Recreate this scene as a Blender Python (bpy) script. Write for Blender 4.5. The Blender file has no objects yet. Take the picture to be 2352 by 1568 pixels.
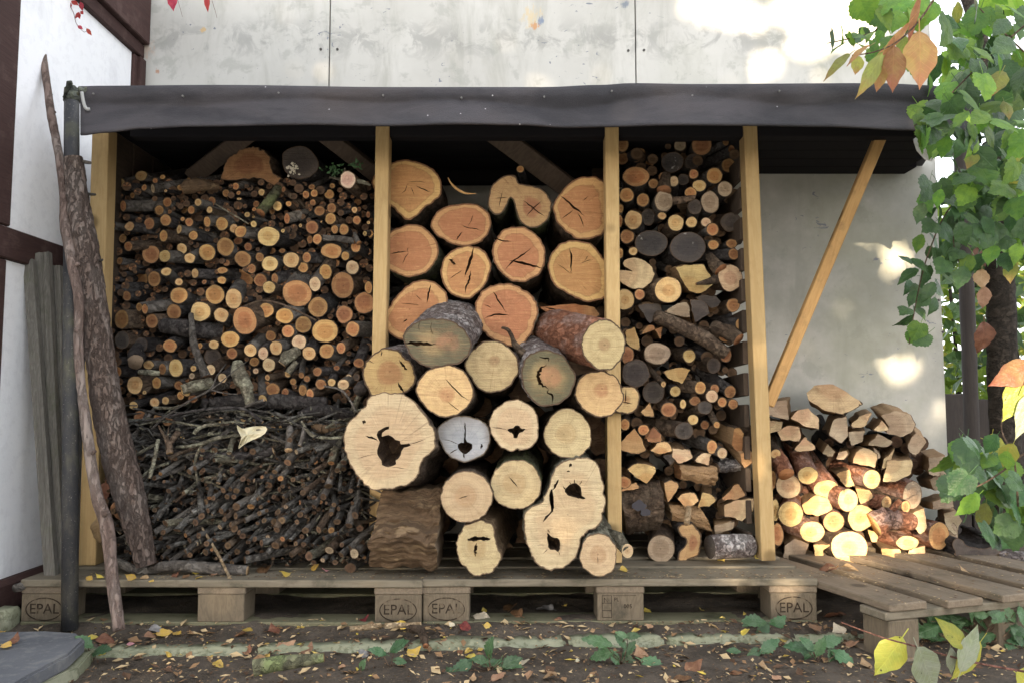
import bpy, bmesh, math, random
from math import sin, cos, pi, radians, sqrt, atan2, hypot
from mathutils import Vector, Matrix, noise
from mathutils.geometry import delaunay_2d_cdt
random.seed(11)
R = random.random
def U(a, b): return a + (b - a) * R()
sc = bpy.context.scene
COL = sc.collection

# ------------------------------------------------------------------ camera
FPX = 1811.0                       # focal length in pixels of a 2352 px wide frame
PITCH = radians(4.35)
CAM = Vector((0.0, -2.41, 0.676))
cd = bpy.data.cameras.new('camera')
cam = bpy.data.objects.new('camera', cd)
COL.objects.link(cam)
cam.location = CAM
cam.rotation_euler = (pi / 2 + PITCH, 0, 0)
cd.sensor_width = 36
cd.lens = 36 * FPX / 2352
cd.clip_start = 0.02
cd.clip_end = 400
sc.camera = cam

# ------------------------------------------------------------------ sky, sun, exposure
SUN_A, SUN_B = 0.24, 0.17          # light travels (SUN_A, 1, -SUN_B)
S_EL = math.atan2(SUN_B, hypot(SUN_A, 1))
S_AZ = math.atan2(-SUN_A, -1)      # direction towards the sun, measured from +Y towards +X
w = bpy.data.worlds.new('World')
sc.world = w
w.use_nodes = True
wn = w.node_tree.nodes
wl = w.node_tree.links
bg = wn['Background']
sky = wn.new('ShaderNodeTexSky')
sky.sky_type = 'NISHITA'
sky.sun_disc = False
sky.sun_elevation = S_EL
sky.sun_rotation = S_AZ
sky.air_density = 1.0
sky.dust_density = 2.0
sky.ozone_density = 1.0
hsv = wn.new('ShaderNodeHueSaturation')   # thin milky overcast: the same sky, less blue
hsv.inputs['Saturation'].default_value = 0.38
wl.new(sky.outputs[0], hsv.inputs['Color'])
veil = wn.new('ShaderNodeMix')            # even white cloud veil over the whole sky
veil.data_type = 'RGBA'
veil.inputs[0].default_value = 0.65
veil.inputs[7].default_value = (3.35, 3.42, 3.58, 1)
wl.new(hsv.outputs[0], veil.inputs[6])
wl.new(veil.outputs[2], bg.inputs['Color'])
bg.inputs['Strength'].default_value = 0.15
sl = bpy.data.lights.new('sun', 'SUN')
sl.energy = 3.5
sl.angle = radians(0.5)
sl.color = (1.0, 0.80, 0.56)
sun = bpy.data.objects.new('sun', sl)
COL.objects.link(sun)
sun.rotation_euler = Vector((SUN_A, 1, -SUN_B)).to_track_quat('-Z', 'Y').to_euler()
vs = sc.view_settings
vs.view_transform = 'Standard'
vs.look = 'None'
vs.gamma = 1.0
vs.use_curve_mapping = False
vs.exposure = 2.45
sc.render.engine = 'CYCLES'
sc.render.resolution_x = 1024
sc.render.resolution_y = 682

# ------------------------------------------------------------------ pixel -> place
FWD = Vector((0, cos(PITCH), sin(PITCH)))
UPV = Vector((0, -sin(PITCH), cos(PITCH)))
def ray(u, v):
    return FWD + Vector((1, 0, 0)) * ((u - 1176) / FPX) + UPV * ((784 - v) / FPX)
def at(u, v, Y):
    d = ray(u, v)
    return CAM + d * ((Y - CAM.y) / d.y)
def at_z(u, v, Z):
    d = ray(u, v)
    return CAM + d * ((Z - CAM.z) / d.z)
def at_x(u, v, X):
    d = ray(u, v)
    return CAM + d * ((X - CAM.x) / d.x)

# ------------------------------------------------------------------ object helpers
def tag(o, label=None, cat=None, group=None, kind=None):
    if label: o['label'] = label
    if cat: o['category'] = cat
    if group: o['group'] = group
    if kind: o['kind'] = kind
    return o
def thing(name, label, cat, loc=(0, 0, 0), group=None, kind=None):
    o = bpy.data.objects.new(name, None)
    o.empty_display_size = 0.05
    COL.objects.link(o)
    o.location = loc
    return tag(o, label, cat, group, kind)
def new_obj(name, me, parent=None, loc=None):
    o = bpy.data.objects.new(name, me)
    COL.objects.link(o)
    if parent is not None:
        o.parent = parent
        if loc is not None: o.location = Vector(loc) - parent.location
        else: o.location = -parent.location
    elif loc is not None:
        o.location = loc
    return o
def mk(name, verts, faces, mats, smooth=False, midx=None, attrs=None):
    me = bpy.data.meshes.new(name)
    me.from_pydata([tuple(p) for p in verts], [], faces)
    if not isinstance(mats, (list, tuple)): mats = [mats]
    for m in mats: me.materials.append(m)
    if midx: me.polygons.foreach_set('material_index', midx)
    if smooth: me.polygons.foreach_set('use_smooth', [True] * len(faces))
    if attrs:
        for k, vals in attrs.items():
            a = me.attributes.new(k, 'FLOAT', 'POINT')
            a.data.foreach_set('value', vals)
    me.update()
    return me
class MB:
    """collects boxes, tubes and sheets into one mesh"""
    def __init__(s): s.v = []; s.f = []; s.m = []
    def add(s, vs_, fs_, mi=0):
        b = len(s.v)
        s.v += [tuple(p) for p in vs_]
        s.f += [tuple(i + b for i in f) for f in fs_]
        s.m += [mi] * len(fs_)
    def box(s, c, d, rot=None, mi=0, jit=0):
        hx, hy, hz = d[0] / 2, d[1] / 2, d[2] / 2
        pts = [Vector((x, y, z)) for x in (-hx, hx) for y in (-hy, hy) for z in (-hz, hz)]
        if jit: pts = [p + Vector((U(-jit, jit), U(-jit, jit), U(-jit, jit))) for p in pts]
        if rot is not None: pts = [rot @ p for p in pts]
        pts = [p + Vector(c) for p in pts]
        s.add(pts, [(0, 1, 3, 2), (4, 6, 7, 5), (0, 4, 5, 1), (2, 3, 7, 6), (0, 2, 6, 4), (1, 5, 7, 3)], mi)
    def tube(s, pts, rad, n=10, mi=0, cap=True, bump=0.0, fr=8.0):
        pts = [Vector(p) for p in pts]
        if not isinstance(rad, (list, tuple)): rad = [rad] * len(pts)
        vv = []; ff = []
        for i, p in enumerate(pts):
            d = (pts[min(i + 1, len(pts) - 1)] - pts[max(i - 1, 0)]).normalized()
            a = Vector((0, 0, 1)) if abs(d.z) < 0.9 else Vector((1, 0, 0))
            x = d.cross(a).normalized(); y = d.cross(x)
            for k in range(n):
                t = 2 * pi * k / n
                e = x * cos(t) + y * sin(t)
                r = rad[i]
                if bump: r *= 1 + bump * noise.noise((p + e * r * 1.0) * fr)
                vv.append(p + e * r)
        for i in range(len(pts) - 1):
            for k in range(n):
                k2 = (k + 1) % n
                ff.append((i * n + k, i * n + k2, (i + 1) * n + k2, (i + 1) * n + k))
        s.add(vv, ff, mi)
        if cap:
            b = len(s.v) - len(vv)
            s.f.append(tuple(b + k for k in range(n))[::-1]); s.m.append(mi)
            e = b + (len(pts) - 1) * n
            s.f.append(tuple(e + k for k in range(n))); s.m.append(mi)
    def build(s, name, mats, parent=None, smooth=False, loc=None):
        me = mk(name, s.v, s.f, mats, smooth, s.m)
        if loc is not None:
            L = Vector(loc)
            me.transform(Matrix.Translation(-L))
            return new_obj(name, me, parent, L)
        return new_obj(name, me, parent)
def spline(pts, n):
    """Catmull-Rom through pts (tuples of any length)"""
    out = []
    m = len(pts) - 1
    for i in range(n):
        t = i / (n - 1) * m
        k = min(int(t), m - 1); f = t - k
        p0 = pts[max(k - 1, 0)]; p1 = pts[k]; p2 = pts[k + 1]; p3 = pts[min(k + 2, m)]
        out.append(tuple(0.5 * (2 * b + (c - a) * f + (2 * a - 5 * b + 4 * c - d) * f * f + (3 * b - a - 3 * c + d) * f ** 3)
                         for a, b, c, d in zip(p0, p1, p2, p3)))
    return out

# ------------------------------------------------------------------ materials
class NT:
    def __init__(s, name):
        s.m = bpy.data.materials.new(name); s.m.use_nodes = True
        s.n = s.m.node_tree.nodes; s.l = s.m.node_tree.links
        s.b = s.n['Principled BSDF']; s.out = s.n['Material Output']
    def N(s, t, **kw):
        n = s.n.new(t)
        for k, v in kw.items(): setattr(n, k, v)
        return n
    def put(s, sock, v):
        if hasattr(v, 'is_output') or isinstance(v, bpy.types.NodeSocket): s.l.new(v, sock)
        else: sock.default_value = v
    def math(s, op, a, b=0.0, clamp=False):
        n = s.N('ShaderNodeMath', operation=op, use_clamp=clamp)
        s.put(n.inputs[0], a); s.put(n.inputs[1], b)
        return n.outputs[0]
    def vmath(s, op, a, b=None):
        n = s.N('ShaderNodeVectorMath', operation=op)
        s.put(n.inputs[0], a)
        if b is not None: s.put(n.inputs[1], b)
        return n.outputs['Value'] if op in ('LENGTH', 'DISTANCE', 'DOT_PRODUCT') else n.outputs[0]
    def mix(s, f, a, b, blend='MIX'):
        n = s.N('ShaderNodeMix', data_type='RGBA', blend_type=blend)
        s.put(n.inputs[0], f)
        for i, c in ((6, a), (7, b)):
            if isinstance(c, (tuple, list)): c = (*c[:3], 1)
            s.put(n.inputs[i], c)
        return n.outputs[2]
    def noise(s, vec, scale, detail=4, rough=0.55, dist=0.0):
        n = s.N('ShaderNodeTexNoise')
        s.put(n.inputs['Vector'], vec); n.inputs['Scale'].default_value = scale
        n.inputs['Detail'].default_value = detail; n.inputs['Roughness'].default_value = rough
        n.inputs['Distortion'].default_value = dist
        return n.outputs[0]
    def vor(s, vec, scale, feat='F1', out=0):
        n = s.N('ShaderNodeTexVoronoi', feature=feat)
        s.put(n.inputs['Vector'], vec); n.inputs['Scale'].default_value = scale
        return n.outputs[out]
    def ramp(s, f, stops):
        n = s.N('ShaderNodeValToRGB')
        s.put(n.inputs[0], f)
        e = n.color_ramp.elements
        e[0].position, e[0].color = stops[0][0], (*stops[0][1], 1)
        e[1].position, e[1].color = stops[-1][0], (*stops[-1][1], 1)
        for p, c in stops[1:-1]:
            x = e.new(p); x.color = (*c, 1)
        return n.outputs[0]
    def step(s, f, a, b):
        n = s.N('ShaderNodeMapRange', interpolation_type='SMOOTHSTEP')
        s.put(n.inputs[0], f); n.inputs[1].default_value = a; n.inputs[2].default_value = b
        return n.outputs[0]
    def obj(s): return s.N('ShaderNodeTexCoord').outputs['Object']
    def pos(s): return s.N('ShaderNodeNewGeometry').outputs['Position']
    def rnd(s): return s.N('ShaderNodeObjectInfo').outputs['Random']
    def attr(s, name): return s.N('ShaderNodeAttribute', attribute_name=name).outputs['Fac']
    def scale(s, v, k):
        n = s.N('ShaderNodeMapping'); s.l.new(v, n.inputs['Vector'])
        n.inputs['Scale'].default_value = k
        return n.outputs[0]
    def hue(s, c, h, sat, val):
        n = s.N('ShaderNodeHueSaturation')
        s.put(n.inputs['Color'], c); s.put(n.inputs['Hue'], h); s.put(n.inputs['Saturation'], sat); s.put(n.inputs['Value'], val)
        return n.outputs[0]
    def bump(s, h, strength=0.5, dist=0.01):
        n = s.N('ShaderNodeBump'); s.l.new(h, n.inputs['Height'])
        n.inputs['Strength'].default_value = strength; n.inputs['Distance'].default_value = dist
        s.l.new(n.outputs[0], s.b.inputs['Normal'])
    def fin(s, col, rough=0.8, spec=0.3):
        if isinstance(col, (tuple, list)): col = (*col[:3], 1)
        s.put(s.b.inputs['Base Color'], col); s.put(s.b.inputs['Roughness'], rough)
        s.b.inputs['Specular IOR Level'].default_value = spec
        return s.m

def sc3(c, k): return tuple(min(1, x * k) for x in c)

def cut_mat(name, sap, heart, hr=0.7, rim=(0.085, 0.055, 0.036), rimw=0.0035, stain=(0.12, 0.075, 0.04), stain_amt=0.35,
            saw=0.6, ring=0.28, var=0.3, fleck=None, edgeband=None, soft=0.09, line=0.12):
    t = NT(name)
    o = t.obj(); r = t.rnd()
    n = t.N('ShaderNodeVectorMath', operation='SCALE'); n.inputs[0].default_value = (37, 11, 23); t.l.new(r, n.inputs['Scale'])
    p = t.vmath('ADD', o, n.outputs[0])
    rho = t.attr('rho'); edge = t.attr('edge')
    big = t.noise(p, 9, 3)
    fine = t.noise(p, 70, 5, 0.65)
    dirv = t.vmath('NORMALIZE', o)
    dsc = t.N('ShaderNodeVectorMath', operation='SCALE'); t.l.new(dirv, dsc.inputs[0]); dsc.inputs['Scale'].default_value = 1.0
    radial = t.noise(t.vmath('ADD', dsc.outputs[0], n.outputs[0]), 9, 6, 0.7)
    midn = t.noise(p, 38, 4, 0.6)
    rr = t.math('ADD', rho, t.math('ADD', t.math('MULTIPLY', t.math('SUBTRACT', big, 0.5), 0.30), t.math('MULTIPLY', t.math('SUBTRACT', midn, 0.5), 0.10)))
    hm = t.step(rr, hr + soft, hr - soft)
    col = t.mix(hm, sap, heart)
    # growth rings
    ln = t.vmath('LENGTH', o)
    ph = t.math('ADD', t.math('MULTIPLY', ln, 900.0), t.math('MULTIPLY', big, 14.0))
    sn = t.math('MULTIPLY', t.math('ADD', t.math('SINE', ph), 1.0), 0.5)
    ph2 = t.math('ADD', t.math('MULTIPLY', ln, 230.0), t.math('MULTIPLY', big, 9.0))
    sn2 = t.math('MULTIPLY', t.math('ADD', t.math('SINE', ph2), 1.0), 0.5)
    rg = t.math('ADD', t.math('MULTIPLY', sn, 0.4), t.math('MULTIPLY', sn2, 0.6))
    col = t.mix(t.math('MULTIPLY', rg, ring), col, sc3(heart, 0.6))
    # dark line between heart and sap
    dl = t.math('SUBTRACT', 1.0, t.step(t.math('ABSOLUTE', t.math('SUBTRACT', rr, hr)), 0.0, 0.035))
    col = t.mix(t.math('MULTIPLY', dl, line), col, sc3(heart, 0.45))
    # rays, grime, mottling
    col = t.mix(t.math('MULTIPLY', t.step(radial, 0.5, 0.75), 0.38), col, sc3(heart, 0.5))
    col = t.mix(t.math('MULTIPLY', t.step(t.noise(p, 16, 5, 0.62), 0.5, 0.68), stain_amt), col, stain)
    col = t.mix(t.math('MULTIPLY', t.step(fine, 0.52, 0.72), 0.3), col, sc3(sap, 1.15))
    if fleck: col = t.mix(t.step(t.noise(p, 26, 6, 0.7), 0.6, 0.66), col, fleck)
    if edgeband:
        bc, b0, b1, amt = edgeband
        e2 = t.math('ADD', edge, t.math('MULTIPLY', t.math('SUBTRACT', t.noise(p, 14, 4), 0.5), 0.07))
        col = t.mix(t.math('MULTIPLY', t.step(e2, b1, b0), amt), col, bc)
    # fine drying checks and the chainsaw's slanting streaks
    chk = t.noise(t.vmath('ADD', dsc.outputs[0], n.outputs[0]), 30, 3, 0.6)
    col = t.mix(t.math('MULTIPLY', t.math('MULTIPLY', t.step(chk, 0.60, 0.70), t.step(ln, 0.006, 0.03)), 0.5), col, sc3(heart, 0.38))
    mp = t.N('ShaderNodeMapping'); t.l.new(p, mp.inputs['Vector']); mp.inputs['Rotation'].default_value = (0, 0.62, 0); mp.inputs['Scale'].default_value = (1, 1, 14)
    stk = t.noise(mp.outputs[0], 13, 4, 0.65)
    col = t.mix(t.math('MULTIPLY', t.step(stk, 0.48, 0.68), 0.34), col, sc3(heart, 0.62))
    col = t.mix(t.math('MULTIPLY', t.step(stk, 0.46, 0.3), 0.30), col, sc3(sap, 1.2))
    # pith
    col = t.mix(t.math('MULTIPLY', t.step(ln, 0.005, 0.001), 0.5), col, sc3(heart, 0.35))
    hsv_ = t.hue(col, t.math('ADD', 0.5, t.math('MULTIPLY', t.math('SUBTRACT', r, 0.5), 0.022)), 1.0,
                 t.math('ADD', 1 - var / 2, t.math('MULTIPLY', t.math('FRACT', t.math('MULTIPLY', r, 17.3)), var)))
    rimn = t.math('ADD', edge, t.math('MULTIPLY', t.math('SUBTRACT', fine, 0.5), 0.004))
    col = t.mix(t.step(rimn, rimw * 0.75, rimw * 0.4), hsv_, rim)
    hgt = t.math('ADD', t.math('MULTIPLY', stk, 1.6), t.math('ADD', fine, t.math('MULTIPLY', radial, 0.8)))
    t.bump(hgt, saw, 0.004)
    return t.fin(col, 0.85, 0.2)

def bark_mat(name, c1, c2, c3=None, scale=(1, 0.35, 1), s=40, bump=0.9, amt3=0.4, fleck=None, dist=0.006):
    t = NT(name)
    o = t.obj(); r = t.rnd()
    n = t.N('ShaderNodeVectorMath', operation='SCALE'); n.inputs[0].default_value = (17, 31, 13); t.l.new(r, n.inputs['Scale'])
    p = t.vmath('ADD', t.scale(o, scale), n.outputs[0])
    a = t.noise(p, s, 6, 0.65, 0.6)
    b = t.noise(p, s * 0.25, 4, 0.6)
    col = t.mix(t.step(a, 0.35, 0.68), c1, c2)
    if c3: col = t.mix(t.math('MULTIPLY', t.step(b, 0.47, 0.62), amt3), col, c3)
    rdg = t.math('ABSOLUTE', t.math('SUBTRACT', t.noise(p, s * 0.7, 5, 0.65, 0.3), 0.5))
    v = t.step(rdg, 0.0, 0.07)
    col = t.mix(t.math('MULTIPLY', t.math('SUBTRACT', 1.0, v), 0.45), col, sc3(c1, 0.5))
    if fleck: col = t.mix(t.step(t.noise(p, s * 0.9, 5, 0.75), 0.58, 0.64), col, fleck)
    col = t.hue(col, 0.5, 1.0, t.math('ADD', 0.72, t.math('MULTIPLY', r, 0.55)))
    t.bump(t.math('ADD', t.math('MULTIPLY', v, 0.8), a), bump, dist)
    return t.fin(col, 0.9, 0.2)

def plank_mat(name, c1, c2, grain=(1, 1, 1), dirt=(0.07, 0.06, 0.045), dirt_amt=0.4, rough=0.8, knots=True, s=9, bump=0.25, streak=None):
    """grain: scale per axis; the small one runs along the board"""
    t = NT(name)
    o = t.obj(); r = t.rnd()
    n = t.N('ShaderNodeVectorMath', operation='SCALE'); n.inputs[0].default_value = (13, 29, 7); t.l.new(r, n.inputs['Scale'])
    p = t.vmath('ADD', t.scale(o, grain), n.outputs[0])
    a = t.noise(p, s, 6, 0.6, 0.4)
    wv = t.math('MULTIPLY', t.math('ADD', t.math('SINE', t.math('MULTIPLY', a, 95.0)), 1.0), 0.5)
    f2 = t.noise(p, s * 9, 4, 0.7)
    col = t.mix(t.math('ADD', t.math('MULTIPLY', wv, 0.35), t.math('MULTIPLY', f2, 0.5)), c1, c2)
    q = t.vmath('ADD', o, n.outputs[0])
    if knots:
        kv = t.vor(t.scale(q, (6, 6, 6)), 1.0)
        col = t.mix(t.math('MULTIPLY', t.step(kv, 0.20, 0.09), 0.8), col, sc3(c2, 0.4))
    d = t.noise(q, 11, 6, 0.7)
    col = t.mix(t.math('MULTIPLY', t.step(d, 0.5, 0.7), dirt_amt), col, dirt)
    if streak: col = t.mix(t.math('MULTIPLY', t.step(t.noise(p, s * 3, 3), 0.52, 0.66), 0.7), col, streak)
    col = t.hue(col, 0.5, 1.0, t.math('ADD', 0.86, t.math('MULTIPLY', r, 0.26)))
    t.bump(t.math('ADD', f2, t.math('MULTIPLY', wv, 0.4)), bump, 0.003)
    return t.fin(col, rough, 0.25)

def leaf_mat(name, c1, c2, tip=None, trans=0.35, spots=None, rough=0.45, vein=0.25):
    t = NT(name)
    o = t.obj(); r = t.rnd()
    n = t.N('ShaderNodeVectorMath', operation='SCALE'); n.inputs[0].default_value = (19, 5, 41); t.l.new(r, n.inputs['Scale'])
    # side veins, slanting away from the midrib
    sx = t.N('ShaderNodeSeparateXYZ'); t.l.new(o, sx.inputs[0])
    ax_ = t.math('ABSOLUTE', sx.outputs[0])
    ph = t.math('MULTIPLY', t.math('SUBTRACT', sx.outputs[1], t.math('MULTIPLY', ax_, 0.8)), 52.0)
    ve = t.step(t.math('SINE', ph), 0.86, 1.0)
    mid = t.step(ax_, 0.018, 0.004)
    vv = t.math('MAXIMUM', ve, mid)
    p = t.vmath('ADD', o, n.outputs[0])
    a = t.noise(p, 3.5, 4, 0.6)
    col = t.mix(t.step(a, 0.35, 0.65), c1, c2)
    if tip: col = t.mix(t.math('MULTIPLY', t.step(t.math('ADD', sx.outputs[1], t.math('MULTIPLY', a, 0.5)), 0.75, 1.25), 0.9), col, tip)
    if spots: col = t.mix(t.step(t.vor(p, 4.0), 0.10, 0.06), col, spots)
    col = t.mix(t.math('MULTIPLY', vv, vein), col, sc3(c2, 1.7))
    col = t.hue(col, t.math('ADD', 0.485, t.math('MULTIPLY', r, 0.03)), 1.0, t.math('ADD', 0.7, t.math('MULTIPLY', t.math('FRACT', t.math('MULTIPLY', r, 9.7)), 0.6)))
    t.bump(t.math('ADD', t.math('MULTIPLY', vv, -1.0), a), 0.35, 0.02)
    m = t.fin(col, rough, 0.4)
    tr = t.N('ShaderNodeBsdfTranslucent'); t.l.new(col, tr.inputs['Color'])
    ms = t.N('ShaderNodeMixShader'); ms.inputs[0].default_value = trans
    t.l.new(t.b.outputs[0], ms.inputs[1]); t.l.new(tr.outputs[0], ms.inputs[2]); t.l.new(ms.outputs[0], t.out.inputs['Surface'])
    return m

M = {}
M['cut_orange'] = cut_mat('cut_orange', (0.50, 0.295, 0.125), (0.43, 0.205, 0.085), 0.62)
M['cut_yellow'] = cut_mat('cut_yellow', (0.57, 0.40, 0.19), (0.48, 0.29, 0.125), 0.45)
M['cut_pale'] = cut_mat('cut_pale', (0.57, 0.43, 0.26), (0.48, 0.32, 0.19), 0.5)
M['cut_brown'] = cut_mat('cut_brown', (0.34, 0.19, 0.085), (0.25, 0.12, 0.055), 0.65)
M['cut_grey'] = cut_mat('cut_grey', (0.36, 0.285, 0.195), (0.28, 0.21, 0.14), 0.6, stain=(0.11, 0.09, 0.07))
M['cut_black'] = cut_mat('cut_black', (0.085, 0.07, 0.06), (0.06, 0.05, 0.045), 0.6, stain=(0.03, 0.028, 0.03), ring=0.4)
M['cut_fungus'] = cut_mat('cut_fungus', (0.075, 0.065, 0.06), (0.055, 0.05, 0.05), 0.6, stain=(0.03, 0.028, 0.03), fleck=(0.30, 0.29, 0.27))
M['cut_heart'] = cut_mat('cut_heart', (0.55, 0.34, 0.15), (0.44, 0.215, 0.10), 0.78, soft=0.035, line=0.4, rimw=0.009, rim=(0.17, 0.085, 0.045), stain_amt=0.16, var=0.14, ring=0.14)
M['cut_beech'] = cut_mat('cut_beech', (0.50, 0.385, 0.23), (0.42, 0.295, 0.165), 0.45, rimw=0.0045, rim=(0.14, 0.095, 0.06), stain_amt=0.3, stain=(0.29, 0.2, 0.115), var=0.1, ring=0.3)
M['cut_ash'] = cut_mat('cut_ash', (0.53, 0.415, 0.265), (0.50, 0.36, 0.225), 0.75, rimw=0.005, rim=(0.16, 0.11, 0.07), stain_amt=0.34, stain=(0.33, 0.235, 0.145), var=0.06, ring=0.14, saw=0.8)
M['cut_straw'] = cut_mat('cut_straw', (0.58, 0.425, 0.205), (0.47, 0.285, 0.135), 0.32, rimw=0.007, stain_amt=0.35, stain=(0.32, 0.22, 0.10), var=0.1, ring=0.24)
M['cut_khaki'] = cut_mat('cut_khaki', (0.47, 0.38, 0.20), (0.36, 0.25, 0.13), 0.25, rimw=0.007, stain_amt=0.45, stain=(0.24, 0.19, 0.10), var=0.08, ring=0.25)
M['cut_mould'] = cut_mat('cut_mould', (0.36, 0.27, 0.13), (0.40, 0.22, 0.115), 0.44, rimw=0.008, stain_amt=0.5, stain=(0.10, 0.095, 0.05), var=0.05, ring=0.2,
                         edgeband=((0.075, 0.08, 0.055), 0.015, 0.075, 0.85))
M['cut_silver'] = cut_mat('cut_silver', (0.38, 0.39, 0.41), (0.33, 0.345, 0.37), 0.5, rimw=0.006, rim=(0.13, 0.10, 0.075), stain_amt=0.14, stain=(0.26, 0.25, 0.25), var=0.04, ring=0.08, saw=0.3,
                          edgeband=((0.22, 0.19, 0.17), 0.0, 0.03, 0.6))
M['cut_rust'] = cut_mat('cut_rust', (0.44, 0.30, 0.14), (0.33, 0.17, 0.085), 0.48, rimw=0.008, stain_amt=0.4, stain=(0.2, 0.13, 0.06), var=0.06, ring=0.22)
M['cut_pink'] = cut_mat('cut_pink', (0.72, 0.56, 0.42), (0.66, 0.42, 0.33), 0.7, rimw=0.005, stain_amt=0.15, var=0.05)
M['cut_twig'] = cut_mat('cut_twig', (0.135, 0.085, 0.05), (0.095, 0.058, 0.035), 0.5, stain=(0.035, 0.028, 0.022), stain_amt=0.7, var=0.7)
M['cut_tan'] = cut_mat('cut_tan', (0.50, 0.325, 0.155), (0.45, 0.265, 0.12), 0.5, stain_amt=0.3)
M['split_wood'] = plank_mat('split_wood', (0.36, 0.235, 0.125), (0.21, 0.125, 0.065), (1, 0.12, 1), dirt=(0.12, 0.08, 0.045), dirt_amt=0.5, knots=False, s=14, bump=0.8)  # sides darkened: the shade between split logs is put into this colour
M['rotten'] = plank_mat('rotten_wood', (0.15, 0.098, 0.056), (0.065, 0.04, 0.024), (0.15, 1, 1), dirt=(0.04, 0.027, 0.018), dirt_amt=0.6, knots=False, s=16, bump=1.0, streak=(0.24, 0.17, 0.10))
M['hollow'] = plank_mat('hollow_rot', (0.075, 0.046, 0.028), (0.028, 0.018, 0.012), (1, 1, 1), dirt=(0.02, 0.013, 0.009), dirt_amt=0.6, knots=False, s=30, bump=1.0, streak=(0.13, 0.08, 0.045))
M['crack'] = NT('crack_inside').fin((0.06, 0.034, 0.02), 0.95, 0.1)
M['bark_grey'] = bark_mat('bark_grey', (0.075, 0.066, 0.058), (0.135, 0.122, 0.11), (0.19, 0.18, 0.165), amt3=0.5)
M['bark_brown'] = bark_mat('bark_brown', (0.06, 0.042, 0.03), (0.13, 0.09, 0.062), (0.18, 0.14, 0.10), amt3=0.4, s=55)
M['bark_red'] = bark_mat('bark_red', (0.20, 0.085, 0.05), (0.36, 0.165, 0.10), (0.38, 0.30, 0.27), amt3=0.55, s=60)
M['bark_silver'] = bark_mat('bark_silver', (0.11, 0.085, 0.08), (0.29, 0.255, 0.24), (0.46, 0.44, 0.43), amt3=0.6, s=70, scale=(1, 0.6, 1), bump=1.0, dist=0.01)
M['bark_moss'] = bark_mat('bark_moss', (0.07, 0.068, 0.045), (0.15, 0.15, 0.09), (0.15, 0.19, 0.075), amt3=0.7)
M['bark_black'] = bark_mat('bark_black', (0.035, 0.030, 0.030), (0.075, 0.068, 0.066), (0.11, 0.105, 0.10), amt3=0.35, s=60)
M['bark_lichen'] = bark_mat('bark_lichen', (0.10, 0.09, 0.065), (0.22, 0.20, 0.15), (0.36, 0.36, 0.27), amt3=0.6, s=90)
M['bark_flaky'] = bark_mat('bark_flaky', (0.17, 0.125, 0.105), (0.22, 0.168, 0.145), (0.29, 0.245, 0.22), amt3=0.6, s=60, scale=(1.3, 1.3, 0.5), bump=1.0, dist=0.012)
M['bark_pole'] = bark_mat('bark_pole', (0.12, 0.085, 0.072), (0.18, 0.135, 0.118), (0.25, 0.22, 0.20), amt3=0.5, s=45, scale=(1, 1, 0.3))
M['twig_bark'] = bark_mat('twig_bark', (0.042, 0.037, 0.033), (0.098, 0.088, 0.078), (0.25, 0.245, 0.225), amt3=0.5, s=90)
M['straw'] = bark_mat('straw_bark', (0.30, 0.21, 0.12), (0.44, 0.33, 0.21), (0.5, 0.42, 0.3), s=80)
# ------------------------------------------------------------------ setting materials
def soil_mat():
    t = NT('soil'); o = t.obj()
    a = t.noise(o, 6, 5, 0.6); b = t.noise(o, 60, 6, 0.7); c = t.noise(o, 210, 3, 0.7)
    col = t.mix(t.step(a, 0.35, 0.65), (0.064, 0.053, 0.043), (0.118, 0.098, 0.079))
    col = t.mix(t.math('MULTIPLY', t.step(b, 0.5, 0.7), 0.7), col, (0.17, 0.125, 0.085))
    col = t.mix(t.step(c, 0.68, 0.74), col, (0.36, 0.28, 0.18))
    t.bump(t.math('ADD', b, t.math('MULTIPLY', c, 0.6)), 0.9, 0.012)
    return t.fin(col, 0.95, 0.15)
def render_mat(name, c1, c2, grime, amt):
    t = NT(name); o = t.obj()
    a = t.noise(o, 2.2, 6, 0.6); b = t.noise(o, 30, 5, 0.7)
    col = t.mix(t.step(a, 0.35, 0.7), c1, c2)
    col = t.mix(t.math('MULTIPLY', t.step(t.noise(t.scale(o, (1, 1, 0.5)), 5, 7, 0.7, 0.5), 0.53, 0.7), amt), col, grime)
    col = t.mix(t.math('MULTIPLY', t.step(b, 0.5, 0.62), min(1, amt) * .5), col, grime)
    t.bump(b, 0.3 + .5 * min(1, amt), 0.005)
    return t.fin(col, 0.85, 0.25), t
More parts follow.
